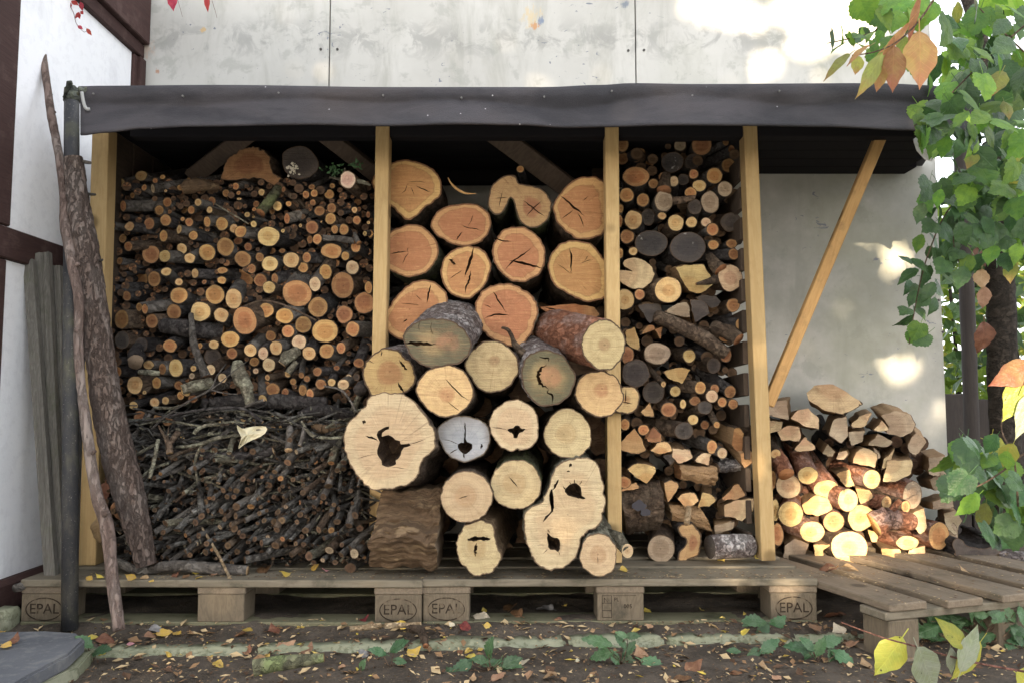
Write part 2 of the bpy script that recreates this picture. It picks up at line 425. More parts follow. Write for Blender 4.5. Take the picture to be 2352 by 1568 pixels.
def panel_mat():
    """grey-white fibre cement: clouds of grime, blue-grey scuffs, one rusty stain"""
    t = NT('panel_white'); o = t.pos()
    base = t.mix(t.step(t.noise(o, 1.6, 6, 0.6), 0.35, 0.68), (0.60, 0.595, 0.565), (0.51, 0.505, 0.475))
    # grime that runs down in soft streaks
    st = t.noise(t.scale(o, (5.5, 1, 1.2)), 1.6, 6, 0.65, 0.6)
    col = t.mix(t.math('MULTIPLY', t.step(st, 0.48, 0.72), 0.55), base, (0.34, 0.34, 0.30))
    # blotchy worn band about two metres up
    sx = t.N('ShaderNodeSeparateXYZ'); t.l.new(o, sx.inputs[0])
    band = t.math('SUBTRACT', 1.0, t.step(t.math('ABSOLUTE', t.math('SUBTRACT', sx.outputs[2], 2.215)), 0.0, 0.13))
    blot = t.noise(o, 11, 8, 0.68, 0.8)
    col = t.mix(t.math('MULTIPLY', t.math('MULTIPLY', band, t.step(blot, 0.46, 0.60)), 0.55), col, (0.27, 0.27, 0.26))
    blot2 = t.noise(o, 7, 8, 0.7, 0.3)
    col = t.mix(t.math('MULTIPLY', t.step(blot2, 0.54, 0.63), 0.5), col, (0.36, 0.365, 0.335))
    # roof shade painted grey on the lower wall; greenish algae to the right
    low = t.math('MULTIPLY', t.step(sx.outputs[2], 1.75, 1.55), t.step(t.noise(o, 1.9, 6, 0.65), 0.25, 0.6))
    col = t.mix(t.math('MULTIPLY', low, 0.75), col, (0.31, 0.315, 0.285))      # shade under the roof, put into the wall colour as grey
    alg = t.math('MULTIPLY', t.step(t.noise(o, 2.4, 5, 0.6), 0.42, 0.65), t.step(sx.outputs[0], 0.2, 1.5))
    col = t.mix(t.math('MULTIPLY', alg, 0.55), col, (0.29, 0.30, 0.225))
    # paint scuffs
    sc1 = t.noise(t.scale(o, (1, 1, 2.2)), 17, 3, 0.5, 1.6)
    sc2 = t.noise(o, 3.2, 3, 0.5)
    scf = t.math('MULTIPLY', t.step(sc1, 0.685, 0.70), t.step(sc2, 0.5, 0.56))
    col = t.mix(t.math('MULTIPLY', scf, 0.85), col, (0.17, 0.19, 0.24))
    sp = t.vor(o, 34)
    spk = t.math('MULTIPLY', t.step(sp, 0.075, 0.05), t.step(t.noise(o, 4.5, 2), 0.55, 0.6))
    col = t.mix(t.math('MULTIPLY', spk, 0.8), col, (0.22, 0.23, 0.25))
    # rust and blue stain, tan patch
    for c, r, k in (((at(1222, 40, .85)), 0.05, (0.62, 0.50, 0.30)), (at(1229, 60, .85), 0.022, (0.55, 0.25, 0.08)), (at(1242, 48, .85), 0.022, (0.12, 0.19, 0.33)),
                    (at(467, 70, .85), 0.013, (0.60, 0.40, 0.16)), (at(363, 165, .85), 0.014, (0.45, 0.19, 0.08)), (at(335, 110, .85), 0.05, (0.55, 0.42, 0.33)),
                    (at(1436, 10, .85), 0.022, (0.13, 0.17, 0.24)), (at(2127, 1042, .85), 0.022, (0.05, 0.12, 0.22))):
        d = t.vmath('DISTANCE', o, tuple(c))
        d = t.math('ADD', d, t.math('MULTIPLY', t.math('SUBTRACT', t.noise(t.scale(o, (1.6, 1, .7)), 38, 6, 0.75), 0.5), r * 4.5))
        col = t.mix(t.math('MULTIPLY', t.step(d, r * .9, r * 0.2), 0.7), col, k)
    t.bump(t.noise(o, 60, 5, 0.7), 0.12, 0.003)
    return t.fin(col, 0.8, 0.25)
def felt_mat():
    t = NT('roofing_felt'); o = t.obj()
    a = t.noise(t.scale(o, (0.8, 1, 3.0)), 3.0, 7, 0.65, 0.5)
    col = t.mix(t.step(a, 0.36, 0.66), (0.017, 0.017, 0.022), (0.052, 0.047, 0.053))
    col = t.mix(t.math('MULTIPLY', t.step(t.noise(o, 1.3, 4), 0.52, 0.7), 0.5), col, (0.075, 0.058, 0.052))
    f = t.noise(o, 260, 3, 0.7)
    col = t.mix(t.math('MULTIPLY', f, 0.30), col, (0.09, 0.084, 0.09))
    sp = t.vor(o, 17)
    col = t.mix(t.step(sp, 0.045, 0.03), col, (0.4, 0.39, 0.4))
    t.bump(t.math('ADD', f, t.math('MULTIPLY', t.noise(o, 9, 5), 1.2)), 0.5, 0.008)
    return t.fin(col, 0.75, 0.35)

M['soil'] = soil_mat()
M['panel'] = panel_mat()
M['felt'] = felt_mat()
M['plaster'] = render_mat('plaster', (0.92, 0.93, 0.95), (0.88, 0.89, 0.925), (0.5, 0.5, 0.54), 0.25)[0]
M['beam'] = plank_mat('beam_brown', (0.07, 0.038, 0.034), (0.044, 0.024, 0.022), (1, 0.1, 1), dirt=(0.13, 0.085, 0.075), dirt_amt=0.45, knots=False, s=10)
M['stone'] = render_mat('kerb_stone', (0.19, 0.20, 0.13), (0.31, 0.31, 0.23), (0.04, 0.052, 0.02), 1.0)[0]
M['slate'] = render_mat('slate', (0.075, 0.08, 0.092), (0.125, 0.13, 0.143), (0.20, 0.20, 0.195), 0.8)[0]
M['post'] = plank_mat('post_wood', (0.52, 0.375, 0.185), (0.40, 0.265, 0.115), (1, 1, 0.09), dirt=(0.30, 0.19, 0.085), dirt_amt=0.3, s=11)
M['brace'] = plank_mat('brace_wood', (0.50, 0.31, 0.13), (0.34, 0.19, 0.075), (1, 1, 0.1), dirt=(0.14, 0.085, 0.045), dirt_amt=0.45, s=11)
M['pallet_x'] = plank_mat('pallet_wood_across', (0.205, 0.178, 0.133), (0.115, 0.097, 0.07), (0.1, 1, 1), dirt=(0.065, 0.06, 0.042), dirt_amt=0.75, s=10)
M['pallet_y'] = plank_mat('pallet_wood_along', (0.215, 0.172, 0.125), (0.115, 0.09, 0.065), (1, 0.1, 1), dirt=(0.08, 0.072, 0.05), dirt_amt=0.6, s=10)
M['block'] = plank_mat('pallet_block_wood', (0.165, 0.132, 0.092), (0.09, 0.072, 0.05), (1, 1, 0.25), dirt=(0.05, 0.044, 0.032), dirt_amt=0.75, s=12, knots=False)
M['pallet_low'] = plank_mat('pallet_wood_mossy', (0.17, 0.16, 0.10), (0.10, 0.095, 0.06), (0.1, 1, 1), dirt=(0.06, 0.065, 0.03), dirt_amt=0.9, s=10)
_t = NT('burnt_lettering'); _p = _t.pos()
M['burn'] = _t.fin(_t.mix(_t.step(_t.noise(_p, 34, 5, 0.65), 0.48, 0.66), (0.03, 0.022, 0.016), (0.13, 0.10, 0.07)), 0.9, 0.1)
M['old_board'] = plank_mat('old_board', (0.19, 0.18, 0.16), (0.075, 0.07, 0.06), (1, 1, 0.05), dirt=(0.085, 0.095, 0.055), dirt_amt=0.5, knots=False, s=18, bump=0.9)
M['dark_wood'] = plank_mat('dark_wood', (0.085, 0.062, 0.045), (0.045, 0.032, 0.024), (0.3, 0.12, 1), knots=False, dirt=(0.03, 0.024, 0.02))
M['tarred'] = NT('tarred_board').fin((0.016, 0.015, 0.017), 0.9, 0.1)
M['dark_fence'] = plank_mat('dark_fence', (0.045, 0.038, 0.034), (0.025, 0.021, 0.02), (1, 1, 0.1), knots=False, dirt=(0.02, 0.018, 0.017))
M['screw'] = NT('screw_head').fin((0.05, 0.045, 0.04), 0.5, 0.5)
tp = NT('pole_metal'); _o = tp.obj()
_c = tp.mix(tp.step(tp.noise(tp.scale(_o, (1, 1, 0.3)), 22, 6, 0.7), 0.45, 0.62), (0.04, 0.041, 0.046), (0.08, 0.077, 0.07))
_c = tp.mix(tp.math('MULTIPLY', tp.step(tp.noise(_o, 5, 4), 0.5, 0.62), 0.6), _c, (0.13, 0.13, 0.075))
_c = tp.mix(tp.step(tp.noise(_o, 160, 4, .7), 0.62, 0.68), _c, (0.26, 0.25, 0.23))
_c = tp.mix(tp.math('MULTIPLY', tp.step(tp.noise(tp.scale(_o, (1, 1, .2)), 60, 4, .7), .5, .65), .6), _c, (0.04, 0.04, 0.045))
tp.bump(tp.noise(_o, 90, 4), 0.3, 0.002)
M['pole_metal'] = tp.fin(_c, 0.6, 0.4)
M['verdigris'] = bark_mat('verdigris', (0.10, 0.105, 0.095), (0.17, 0.19, 0.15), (0.22, 0.20, 0.10), s=60)
M['nail'] = NT('nail_head').fin((0.16, 0.155, 0.15), 0.5, 0.5)
M['hook'] = NT('hook_metal').fin((0.34, 0.34, 0.33), 0.5, 0.5)

# ------------------------------------------------------------------ ground
def ground():
    xs = [-40, -20, -10, -6, -4] + [-3 + 0.022 * i for i in range(300)] + [4.5, 6, 10, 20, 60]
    ys = [-30, -18, -9, -5, -3] + [-2 + 0.022 * i for i in range(112)] + [0.6, 0.8, 1.0, 1.4, 2, 3, 5, 9, 16, 30, 60]
    vv = []
    for y in ys:
        for x in xs:
            z = 0.010 * noise.noise((x * 5, y * 5, 1.3)) + 0.005 * noise.noise((x * 19, y * 19, 4.0)) + 0.0035 * noise.noise((x * 47, y * 47, 9.0))
            k = y - (-0.155 + 0.07 * (x + .5))           # in front of the kerb the bed lies lower
            z += -0.013 if k < -0.02 else (-0.013 + 0.011 * min(1, (k + 0.02) / 0.05))
            z += .017 * max(0, min(1, (y + .075) / .06)) + .012 * max(0, min(1, (k - .06) / .08)) * max(0, noise.noise((x * 6, y * 9, 2)))
            vv.append((x, y, z))
    n = len(xs)
    ff = [(j * n + i, j * n + i + 1, (j + 1) * n + i + 1, (j + 1) * n + i) for j in range(len(ys) - 1) for i in range(n - 1)]
    o = new_obj('ground', mk('ground', vv, ff, M['soil'], True))
    tag(o, kind='structure')
ground()
pt = thing('added_bounce_floor', None, None, (0, -3, 0), kind='structure')  # added out of view: pale slabs that bounce light onto the house wall
for i in range(9):
    for j in range(6):
        bm = bmesh.new(); bmesh.ops.create_cube(bm, size=1)
        for v_ in bm.verts: v_.co = Vector((v_.co.x * .592, v_.co.y * .592, v_.co.z * .05))
        me = bpy.data.meshes.new('bounce_slab'); bm.to_mesh(me); bm.free(); me.materials.append(M['panel'])
        new_obj('bounce_slab', me, pt, (-2.7 + i * .6, -1.5 - j * .6, -.012 + U(-.002, .002)))

# kerb of separate stones
kerb = thing('kerb', None, None, (0, -0.2, 0), kind='structure')
kx = -1.17
kw = 0.30
while kx < 1.35:
    L = U(0.26, 0.46)
    c = Vector((kx + L / 2, -0.142 + 0.07 * (kx + L / 2 + .5) + U(-.005, .005), -0.025 + U(-.005, .004)))
    bm = bmesh.new()
    bmesh.ops.create_cube(bm, size=1)
    for v_ in bm.verts: v_.co = Vector((v_.co.x * (L - 0.008), v_.co.y * 0.075, v_.co.z * 0.06))
    bmesh.ops.bevel(bm, geom=bm.edges[:], offset=0.009, segments=2, affect='EDGES')
    bmesh.ops.subdivide_edges(bm, edges=[e for e in bm.edges if e.calc_length() > 0.1], cuts=22, use_grid_fill=True)
    for v_ in bm.verts:
        q = (v_.co + c)
        v_.co += Vector((noise.noise(q * 30), noise.noise(q * 30 + Vector((5, 0, 0))), noise.noise(q * 30 + Vector((0, 7, 0))))) * 0.008 + Vector((0, noise.noise(q * 90), noise.noise(q * 80 + Vector((3, 0, 0))))) * .004
    me = bpy.data.meshes.new('kerb_stone'); bm.to_mesh(me); bm.free()
    me.materials.append(M['stone'])
    me.polygons.foreach_set('use_smooth', [True] * len(me.polygons))
    new_obj('kerb_stone', me, kerb, c).rotation_euler = (0, 0, 0.07 + U(-.015, .015))
    kx += L

# ------------------------------------------------------------------ slate slab and footing stones, bottom left
def prism_xy(pts, z0, z1, bev=0.006):
    bm = bmesh.new()
    top = [bm.verts.new((p[0], p[1], z1)) for p in pts]
    f = bm.faces.new(top)
    r = bmesh.ops.extrude_face_region(bm, geom=[f])
    for g in r['geom']:
        if isinstance(g, bmesh.types.BMVert): g.co.z = z0
    bmesh.ops.recalc_face_normals(bm, faces=bm.faces[:])
    if bev: bmesh.ops.bevel(bm, geom=bm.edges[:], offset=bev, segments=2, affect='EDGES')
    return bm
def bm_obj(bm, name, mat, parent=None, loc=None, smooth=False):
    me = bpy.data.meshes.new(name)
    if loc is not None: bm.transform(Matrix.Translation(-Vector(loc)))
    bm.to_mesh(me); bm.free(); me.materials.append(mat)
    if smooth: me.polygons.foreach_set('use_smooth', [True] * len(me.polygons))
    return new_obj(name, me, parent, loc)
pts = [at_z(u, v, 0.055) for u, v in ((-90, 1452), (105, 1447), (178, 1452), (196, 1466), (160, 1500), (70, 1548), (-60, 1625), (-200, 1640))]
sb = bm_obj(prism_xy([(p.x, p.y) for p in pts], 0.018, 0.055), 'stone_slab', M['slate'], None, pts[3])
tag(sb, 'dark slate slab with bevelled corner lying at the lower left edge', 'slab')
pts = [at_z(u, v, 0.017) for u, v in ((-90, 1470), (150, 1455), (215, 1490), (180, 1530), (95, 1566), (-60, 1660), (-220, 1660))]
sb = bm_obj(prism_xy([(p.x, p.y) for p in pts], -0.06, 0.017, 0.004), 'footing_stone', M['stone'], None, pts[3])
tag(sb, 'pale mossy stone edging underneath the dark slate slab', 'stone')
p = at(8, 1424, -0.01)
bm = bmesh.new(); bmesh.ops.create_icosphere(bm, subdivisions=3, radius=1)
for v_ in bm.verts:
    q = v_.co.copy()
    q = Vector((max(-.75, min(.75, q.x)), max(-.75, min(.75, q.y)), max(-.75, min(.75, q.z))))
    v_.co = p + Vector((q.x * .05, q.y * .05, q.z * .05)) * (1 + .12 * noise.noise(q * 2))
tag(bm_obj(bm, 'footing_stone', M['stone'], None, p, True), 'rounded pale grey stone at the foot of the house wall', 'stone')

# ------------------------------------------------------------------ timber-framed house wall at the left
HX = -1.585
house = thing('timber_framed_house', 'white plastered house wall with dark brown timber beams at the left edge', 'house', (HX, 0, 0))
def xbox(name, x0, x1, y0, y1, z0, z1, mat, parent, bev=0.004):
    bm = bmesh.new(); bmesh.ops.create_cube(bm, size=1)
    for v_ in bm.verts: v_.co = Vector(((v_.co.x) * (x1 - x0), v_.co.y * (y1 - y0), v_.co.z * (z1 - z0)))
    if bev: bmesh.ops.bevel(bm, geom=bm.edges[:], offset=bev, segments=1, affect='EDGES')
    return _xb(bm, name, mat, parent, ((x0 + x1) / 2, (y0 + y1) / 2, (z0 + z1) / 2))
def _xb(bm, name, mat, parent, c):
    me = bpy.data.meshes.new(name); bm.to_mesh(me); bm.free(); me.materials.append(mat)
    return new_obj(name, me, parent, c)
YB = 0.85                                   # the white panel wall stands here
xbox('wall_panel', HX - .12, HX, -0.9, 0.027, 1.219, 2.126, M['plaster'], house, 0)
xbox('wall_panel', HX - .12, HX, 0.030, 0.775, 1.219, 2.126, M['plaster'], house, 0)
xbox('wall_panel', HX - .12, HX, -0.9, YB - .003, 0.128, 1.117, M['plaster'], house, 0)
xbox('beam', HX - .12, HX + .012, -0.08, 0.030, 1.222, 2.124, M['beam'], house)        # upright at the picture edge
xbox('beam', HX - .12, HX + .011, -0.075, 0.022, 0.13, 1.115, M['beam'], house)
xbox('beam', HX - .12, HX + .012, 0.777, YB - .004, 1.222, 2.124, M['beam'], house)
xbox('beam', HX - .12, HX + .03, 0.800, YB - .004, 1.225, 2.12, M['beam'], house)
xbox('rail', HX - .12, HX + .014, -0.9, YB - .004, 1.119, 1.218, M['beam'], house)
xbox('wall_plate', HX - .12, HX + .02, -0.9, YB - .004, 2.128, 2.185, M['beam'], house)
xbox('wall_plate', HX - .12, HX + .042, -0.9, YB - .004, 2.187, 2.42, M['beam'], house)
xbox('sill', HX - .12, HX + .025, -0.9, YB - .004, 0.02, 0.126, M['beam'], house, 0.015)
MB_ = MB(); MB_.tube([at(35, 1350, -.02), at(80, 1338, .05), at(115, 1322, .16)], [.013, .016, .013], 10, bump=.2)
tag(MB_.build('stick', M['bark_grey'], None, True, at(35, 1350, -.02)), 'short grey stick on the house sill behind the leaning boards', 'stick')

# ------------------------------------------------------------------ white panel wall at the back
wall = thing('panel_wall', 'grey-white fibre cement panel wall stained with grime above and behind the woodshed', 'wall', (0, YB, 0))
JX = [HX - .2, at(757, 100, YB).x, at(1460, 100, YB).x, 1.79]
for i in range(3):
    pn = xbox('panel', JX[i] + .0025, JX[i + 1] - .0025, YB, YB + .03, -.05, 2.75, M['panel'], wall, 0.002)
    for (u, v) in ([(737, 114)], [(775, 114), (1443, 117)], [(1479, 116), (2170, 575), (2166, 762), (2155, 690)])[i]:
        m = MB(); c = at(u, v, YB)
        m.tube([c + Vector((0, .002, 0)), c - Vector((0, .003, 0))], .0058, 8)
        s_ = m.build('screw', M['screw'], pn); s_.location = -(pn.location + wall.location)
xbox('backing_board', HX - .2, 1.775, YB + .034, YB + .06, -.05, 2.75, M['dark_wood'], wall, 0)
def lbox(name, parent, c, d, mat, bev=.003):
    bm = bmesh.new(); bmesh.ops.create_cube(bm, size=1)
    for v_ in bm.verts: v_.co = Vector((v_.co.x * d[0], v_.co.y * d[1], v_.co.z * d[2]))
    bmesh.ops.bevel(bm, geom=bm.edges[:], offset=bev, segments=1, affect='EDGES')
    me = bpy.data.meshes.new(name); bm.to_mesh(me); bm.free(); me.materials.append(mat)
    o = new_obj(name, me); o.parent = parent; o.location = c
    return o
# ------------------------------------------------------------------ woodshed
shed = thing('wood_shed', 'low open woodshed with pale posts and a flat felt covered roof', 'shed', (0, .4, .144))
YP = 0.20
def beam2(name, p, q, wx, dy, mat, parent=shed):
    """square timber from p to q: wx across the picture, dy in depth; object axes along the timber"""
    p = Vector(p); q = Vector(q); d = q - p; L = d.length; d.normalize()
    x = Vector((1, 0, 0)); x = (x - d * x.dot(d))
    if x.length < .2: x = Vector((0, 1, 0)) - d * d.y
    x.normalize(); y = d.cross(x)
    bm = bmesh.new(); bmesh.ops.create_cube(bm, size=1)
    for v_ in bm.verts: v_.co = Vector((v_.co.x * wx, v_.co.y * dy, v_.co.z * L))
    bmesh.ops.bevel(bm, geom=bm.edges[:], offset=.0025, segments=1, affect='EDGES')
    me = bpy.data.meshes.new(name); bm.to_mesh(me); bm.free(); me.materials.append(mat)
    o = new_obj(name, me, parent, (p + q) / 2)
    o.rotation_euler = Matrix((x, y, d)).transposed().to_euler()
    return o
for (ut, vt, ub, vb, wpx) in ((241, 300, 209, 1325, 39), (882, 280, 866, 1290, 32), (1403, 280, 1410, 1288, 32), (1717, 280, 1759, 1283, 32)):
    a = at(ut, vt, YP + .03); b = at(ub, vb, YP + .03)
    b.z = max(b.z, .1455)
    beam2('post', a, b, wpx / 1811 * 2.62, .06, M['post'])
# felt covered roof
ZR = at(1176, 203, -.02).z
top = [(184, 203), (230, 202), (500, 200), (900, 205), (1250, 205), (1380, 200), (1450, 196), (1600, 198), (2000, 196), (2240, 205)]
bot = [(190, 312), (240, 306), (330, 297), (450, 292), (700, 288), (880, 291), (1050, 287), (1200, 289), (1300, 295), (1400, 293), (1550, 289), (1700, 290), (1900, 293), (2090, 301), (2245, 302)]
def lerp(tab, u):
    for (a, b), (c, d) in zip(tab, tab[1:]):
        if a <= u <= c:
            f = (u - a) / (c - a); f = f * f * (3 - 2 * f); return b + (d - b) * f
    return tab[0][1] if u < tab[0][0] else tab[-1][1]
def felt():
    vv = []; ff = []
    NU, NV, NT_ = 150, 16, 8
    for i in range(NU + 1):
        u = 186 + (2240 - 186) * i / NU
        vt = lerp(top, u); vb = lerp(bot, u)
        col = []
        for j in range(NT_):                         # the sheet lying on the roof
            f = j / NT_
            p = at(u, vt, -.02)
            k = 1 - f
            x = p.x + (.27 * k if p.x > 1.0 else 0) * max(0, (p.x - 1.0) / .42)
            col.append(Vector((x, -.02 + (.85 + .02 - .004) * k, p.z + .006 + .012 * k)))
        for j in range(NV + 1):                      # the flap hanging in front
            f = j / NV
            v = vt + (vb - vt) * f
            f0 = .38 + .22 * noise.noise((u * .0035, 5, 1))
            y = -.022 - .012 * min(1, f * 5) + .022 * max(0, min(f, f0) - .08) / .4 - .085 * max(0, f - f0) ** 1.15 - .010 * noise.noise((u * .011, f * 1.2, 3.0)) * f - .004 * noise.noise((u * .04, f * 3, 7.0)) - .014 * max(0, noise.noise((u * .009 + f * 1.5, f * .8, 21.0))) * min(1, f * 2)
            col.append(at(u, v, y))
        vv += col
    h = NT_ + NV + 1
    for i in range(NU):
        for j in range(h - 1): ff.append((i * h + j, i * h + j + 1, (i + 1) * h + j + 1, (i + 1) * h + j))
    o = new_obj('roof_felt', mk('roof_felt', vv, ff, M['felt'], True), shed)
    m = o.modifiers.new('thick', 'SOLIDIFY'); m.thickness = .006; m.offset = 1
    return o
felt()
for u in (215, 420, 640, 880, 1060, 1250, 1405, 1590, 1790, 1980, 2150):
    v = lerp(top, u) + U(10, 22); m = MB(); c = at(u, v, -.036)
    m.tube([c + Vector((0, .006, 0)), c - Vector((0, .003, 0))], .003, 7)
    nl = m.build('nail', M['nail'], shed)
# roof boards under the felt, dark
for k in range(8):
    y0 = .0 + k * .105
    e = 1.41 + .27 * k / 8
    xbox('roof_board', -1.31 if k < 2 else -1.43, e, y0, y0 + .1, ZR - .022, ZR - .003, M['tarred'], shed, 0)
beam2('rail', (-1.3, .235, ZR - .05), (1.38, .235, ZR - .05), .05, .05, M['tarred'])
beam2('rail', (-1.3, .80, ZR - .05), (.7, .80, ZR - .05), .05, .05, M['tarred'])
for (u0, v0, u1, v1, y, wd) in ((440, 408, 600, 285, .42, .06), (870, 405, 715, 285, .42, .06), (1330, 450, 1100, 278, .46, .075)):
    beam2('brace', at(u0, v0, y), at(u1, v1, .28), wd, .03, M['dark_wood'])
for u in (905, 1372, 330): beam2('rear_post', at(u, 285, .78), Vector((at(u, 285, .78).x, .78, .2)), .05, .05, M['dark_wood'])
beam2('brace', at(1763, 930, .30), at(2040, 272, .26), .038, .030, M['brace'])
# slatted side between the third bay and the open right bay
XS = at(1712, 600, YP + .05).x
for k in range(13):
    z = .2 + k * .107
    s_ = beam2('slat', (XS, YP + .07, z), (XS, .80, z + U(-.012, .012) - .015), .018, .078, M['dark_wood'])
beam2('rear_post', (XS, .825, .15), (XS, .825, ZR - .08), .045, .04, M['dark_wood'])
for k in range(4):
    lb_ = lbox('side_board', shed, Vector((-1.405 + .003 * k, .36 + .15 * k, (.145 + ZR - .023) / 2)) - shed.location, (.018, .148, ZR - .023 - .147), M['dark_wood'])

# ------------------------------------------------------------------ pallets
def text_part(txt, size, parent, loc, rx=pi / 2, rz=0, mat=None, ext=.0007, squash=1.0):
    cu = bpy.data.curves.new('lettering', 'FONT'); cu.body = txt; cu.size = size; cu.extrude = ext
    cu.align_x = 'CENTER'; cu.align_y = 'CENTER'; cu.resolution_u = 3
    tmp = bpy.data.objects.new('tmp', cu); COL.objects.link(tmp)
    dg = bpy.context.evaluated_depsgraph_get()
    me = bpy.data.meshes.new_from_object(tmp.evaluated_get(dg))
    bpy.data.objects.remove(tmp); me.materials.clear(); me.materials.append(mat or M['burn'])
    me.transform(Matrix.Diagonal((squash, 1, 1, 1)))
    me.transform(Matrix.Rotation(rz, 4, 'Z') @ Matrix.Rotation(rx, 4, 'X'))
    o = new_obj('lettering', me); o.parent = parent; o.location = loc
    return o
def ring_part(a, b, wd, parent, loc, rz=0):
    m = MB(); n = 44; vv = []
    for y in (-.0007, .0007):
        for s_ in (1, 0):
            for k in range(n):
                t = 2 * pi * k / n; q = 1 + .03 * noise.noise((cos(t), sin(t), a * 90))
                vv.append((cos(t) * (a - wd * (1 - s_)) * q, y, sin(t) * (b - wd * (1 - s_)) * q))
    ff = []
    for k in range(n):
        k2 = (k + 1) % n
        ff.append((k, k2, n + k2, n + k)); ff.append((2 * n + k, 3 * n + k, 3 * n + k2, 2 * n + k2))
        ff.append((k, 2 * n + k, 2 * n + k2, k2)); ff.append((n + k, n + k2, 3 * n + k2, 3 * n + k))
    me = mk('oval_mark', vv, ff, M['burn'])
    me.transform(Matrix.Rotation(rz, 4, 'Z'))
    o = new_obj('oval_mark', me); o.parent = parent; o.location = loc
def pallet(label, loc, rz, wid, dep, group, boards_along_x=True, marks=()):
    """origin: front left foot; x to the right, y to the back"""
    t = thing('pallet', label, 'pallet', loc, group); t.rotation_euler = (0, 0, rz)
    bw = .145
    if boards_along_x:
        for k, (y, d) in enumerate(((.0, .145), (.175, .10), (.325, .145), (.525, .10), (.655, .145))):
            lbox('deck_board', t, (wid / 2, y + d / 2 - .004, .133 + U(-.0008, .0008)), (wid, d, .022), M['pallet_x'])
        for x in (bw / 2, wid / 2, wid - bw / 2):
            lbox('stringer_board', t, (x, dep / 2, .111), (bw, dep - .004, .0215), M['pallet_y'])
        for y in (.05, dep / 2, dep - .05): lbox('bottom_board', t, (wid / 2, y, .010), (wid - .004, .1, .0195), M['pallet_low'])
        z0, z1 = .02, .100
        for i, x in enumerate((bw / 2, wid / 2, wid - bw / 2)):
            for j, y in enumerate((.05, dep / 2, dep - .05)):
                b = lbox('block', t, (x, y + (.002 if j == 0 else 0), (z0 + z1) / 2), (bw - .006, .1, z1 - z0), M['block'], .002)
                if j == 0 and i in marks:
                    if i == 1:
                        text_part('PL', .016, b, (-.012, -.0505, .022)); text_part('005', .017, b, (.022, -.0505, .002)); text_part('N', .02, b, (-.043, -.0505, .02))
                        m = MB()
                        for zz in (.034, .012, -.01, -.030): m.box((-.041, -.0503, zz), (.028, .0008, .0016))
                        for xx in (-.055, -.027): m.box((xx, -.0503, .002), (.0016, .0009, .066))
                        m.box((.012, -.0503, .034), (.07, .0008, .0012))
                        o = m.build('stamp_frame', M['burn']); o.parent = b
                    else:
                        text_part('EPAL', .042, b, (0, -.0505, -.004)); ring_part(.056, .034, .003, b, (0, -.0505, -.004))
    return t
pallet('weathered wooden pallet under the brushwood and small branches at the left', (at(45, 1400, 0).x, 0.0, 0.002), radians(-0.6), 1.205, .8, 'wooden pallets under the woodshed', marks=(0, 2))
pb = pallet('weathered wooden pallet under the big round logs in the middle', (at(969, 1400, 0).x, .0, 0.002), radians(0.7), 1.19, .8, 'wooden pallets under the woodshed', marks=(0, 1, 2))
# third pallet, turned, its open ends towards the viewer
ZC = .135
fl = at_z(2044, 1388, ZC); bl = at_z(1862, 1329, ZC)
e2 = (bl - fl); e2.z = 0; e2.normalize()
ang = atan2(e2.y, e2.x) - pi / 2
tC = thing('pallet', 'grey pallet with gapped boards turned endwise under the right hand pile', 'pallet', (fl.x, fl.y, 0.0), 'wooden pallets under the woodshed')
tC.rotation_euler = (0, 0, ang)
for k in range(5):
    x = .062 + k * .185
    lbox('deck_board', tC, (x, .55 + U(-.012, .012), ZC - .010 + U(-.002, .002)), (.125, 1.12, .021), M['pallet_y'])
for y in (.055, .55, 1.04): lbox('stringer_board', tC, (.42, y, ZC - .033), (.86, .1, .0215), M['pallet_x'])
for x in (.05, .43, .81):
    for y in (.055, .55, 1.04): lbox('block', tC, (x, y, (ZC - .045 - .03) / 2), (.1, .1, ZC - .045 + .03), M['block'])
    lbox('bottom_board', tC, (x + .001, .55, -.02), (.1, 1.1, .02), M['pallet_y'])

# ------------------------------------------------------------------ things leaning at the left
def lean(name, label, cat, pts, mat, n=14, seg=40, group=None, bump=.06, fr=9, cap_mat=None, flakes=0):
    """pts: (u, v, Y, radius px)"""
    P = spline([(*at(u, v, Y), r / FPX * (Y + 2.41)) for u, v, Y, r in pts], seg)
    vv = []; ff = []
    for i, q in enumerate(P):
        c = Vector(q[:3]); a = Vector(P[max(0, i - 1)][:3]); b = Vector(P[min(seg - 1, i + 1)][:3])
        d = (b - a).normalized(); x = Vector((1, 0, 0)) - d * d.x
        if x.length < .1: x = Vector((0, 1, 0)) - d * d.y
        x.normalize(); y = d.cross(x)
        for k in range(n):
            t = 2 * pi * k / n
            e = x * cos(t) + y * sin(t); r = q[3]
            s_ = c + e * r
            r *= 1 + bump * noise.noise(s_ * fr * 4) + bump * noise.noise(s_ * fr)
            if flakes:
                f1 = noise.noise(Vector((s_.x, s_.y, s_.z * .6)) * 55); f2 = noise.noise(s_ * 130)
                r += flakes * (max(-.25, min(.35, f1 * 2.2)) + .25 * f2)
            vv.append(c + e * r)
    for i in range(seg - 1):
        for k in range(n):
            k2 = (k + 1) % n; ff.append((i * n + k, (i + 1) * n + k, (i + 1) * n + k2, i * n + k2))
    ff.append(tuple(range(n))); ff.append(tuple((seg - 1) * n + k for k in range(n))[::-1])
    base = Vector(P[-1][:3]) if P[-1][2] < P[0][2] else Vector(P[0][:3])
    vv = [v - base for v in vv]
    mi = [0] * (len(ff) - 2) + [1, 1]
    o = new_obj(name, mk(name, vv, ff, [mat, cap_mat or M['cut_brown']], not flakes, mi, {'rho': [.4] * len(vv), 'edge': [.03] * len(vv)}), None, base)
    return tag(o, label, cat, group) if label else o
br = thing('bark_branch', 'thick flaky-barked branch leaning against the left post of the woodshed', 'branch', at(336, 1297, .04))
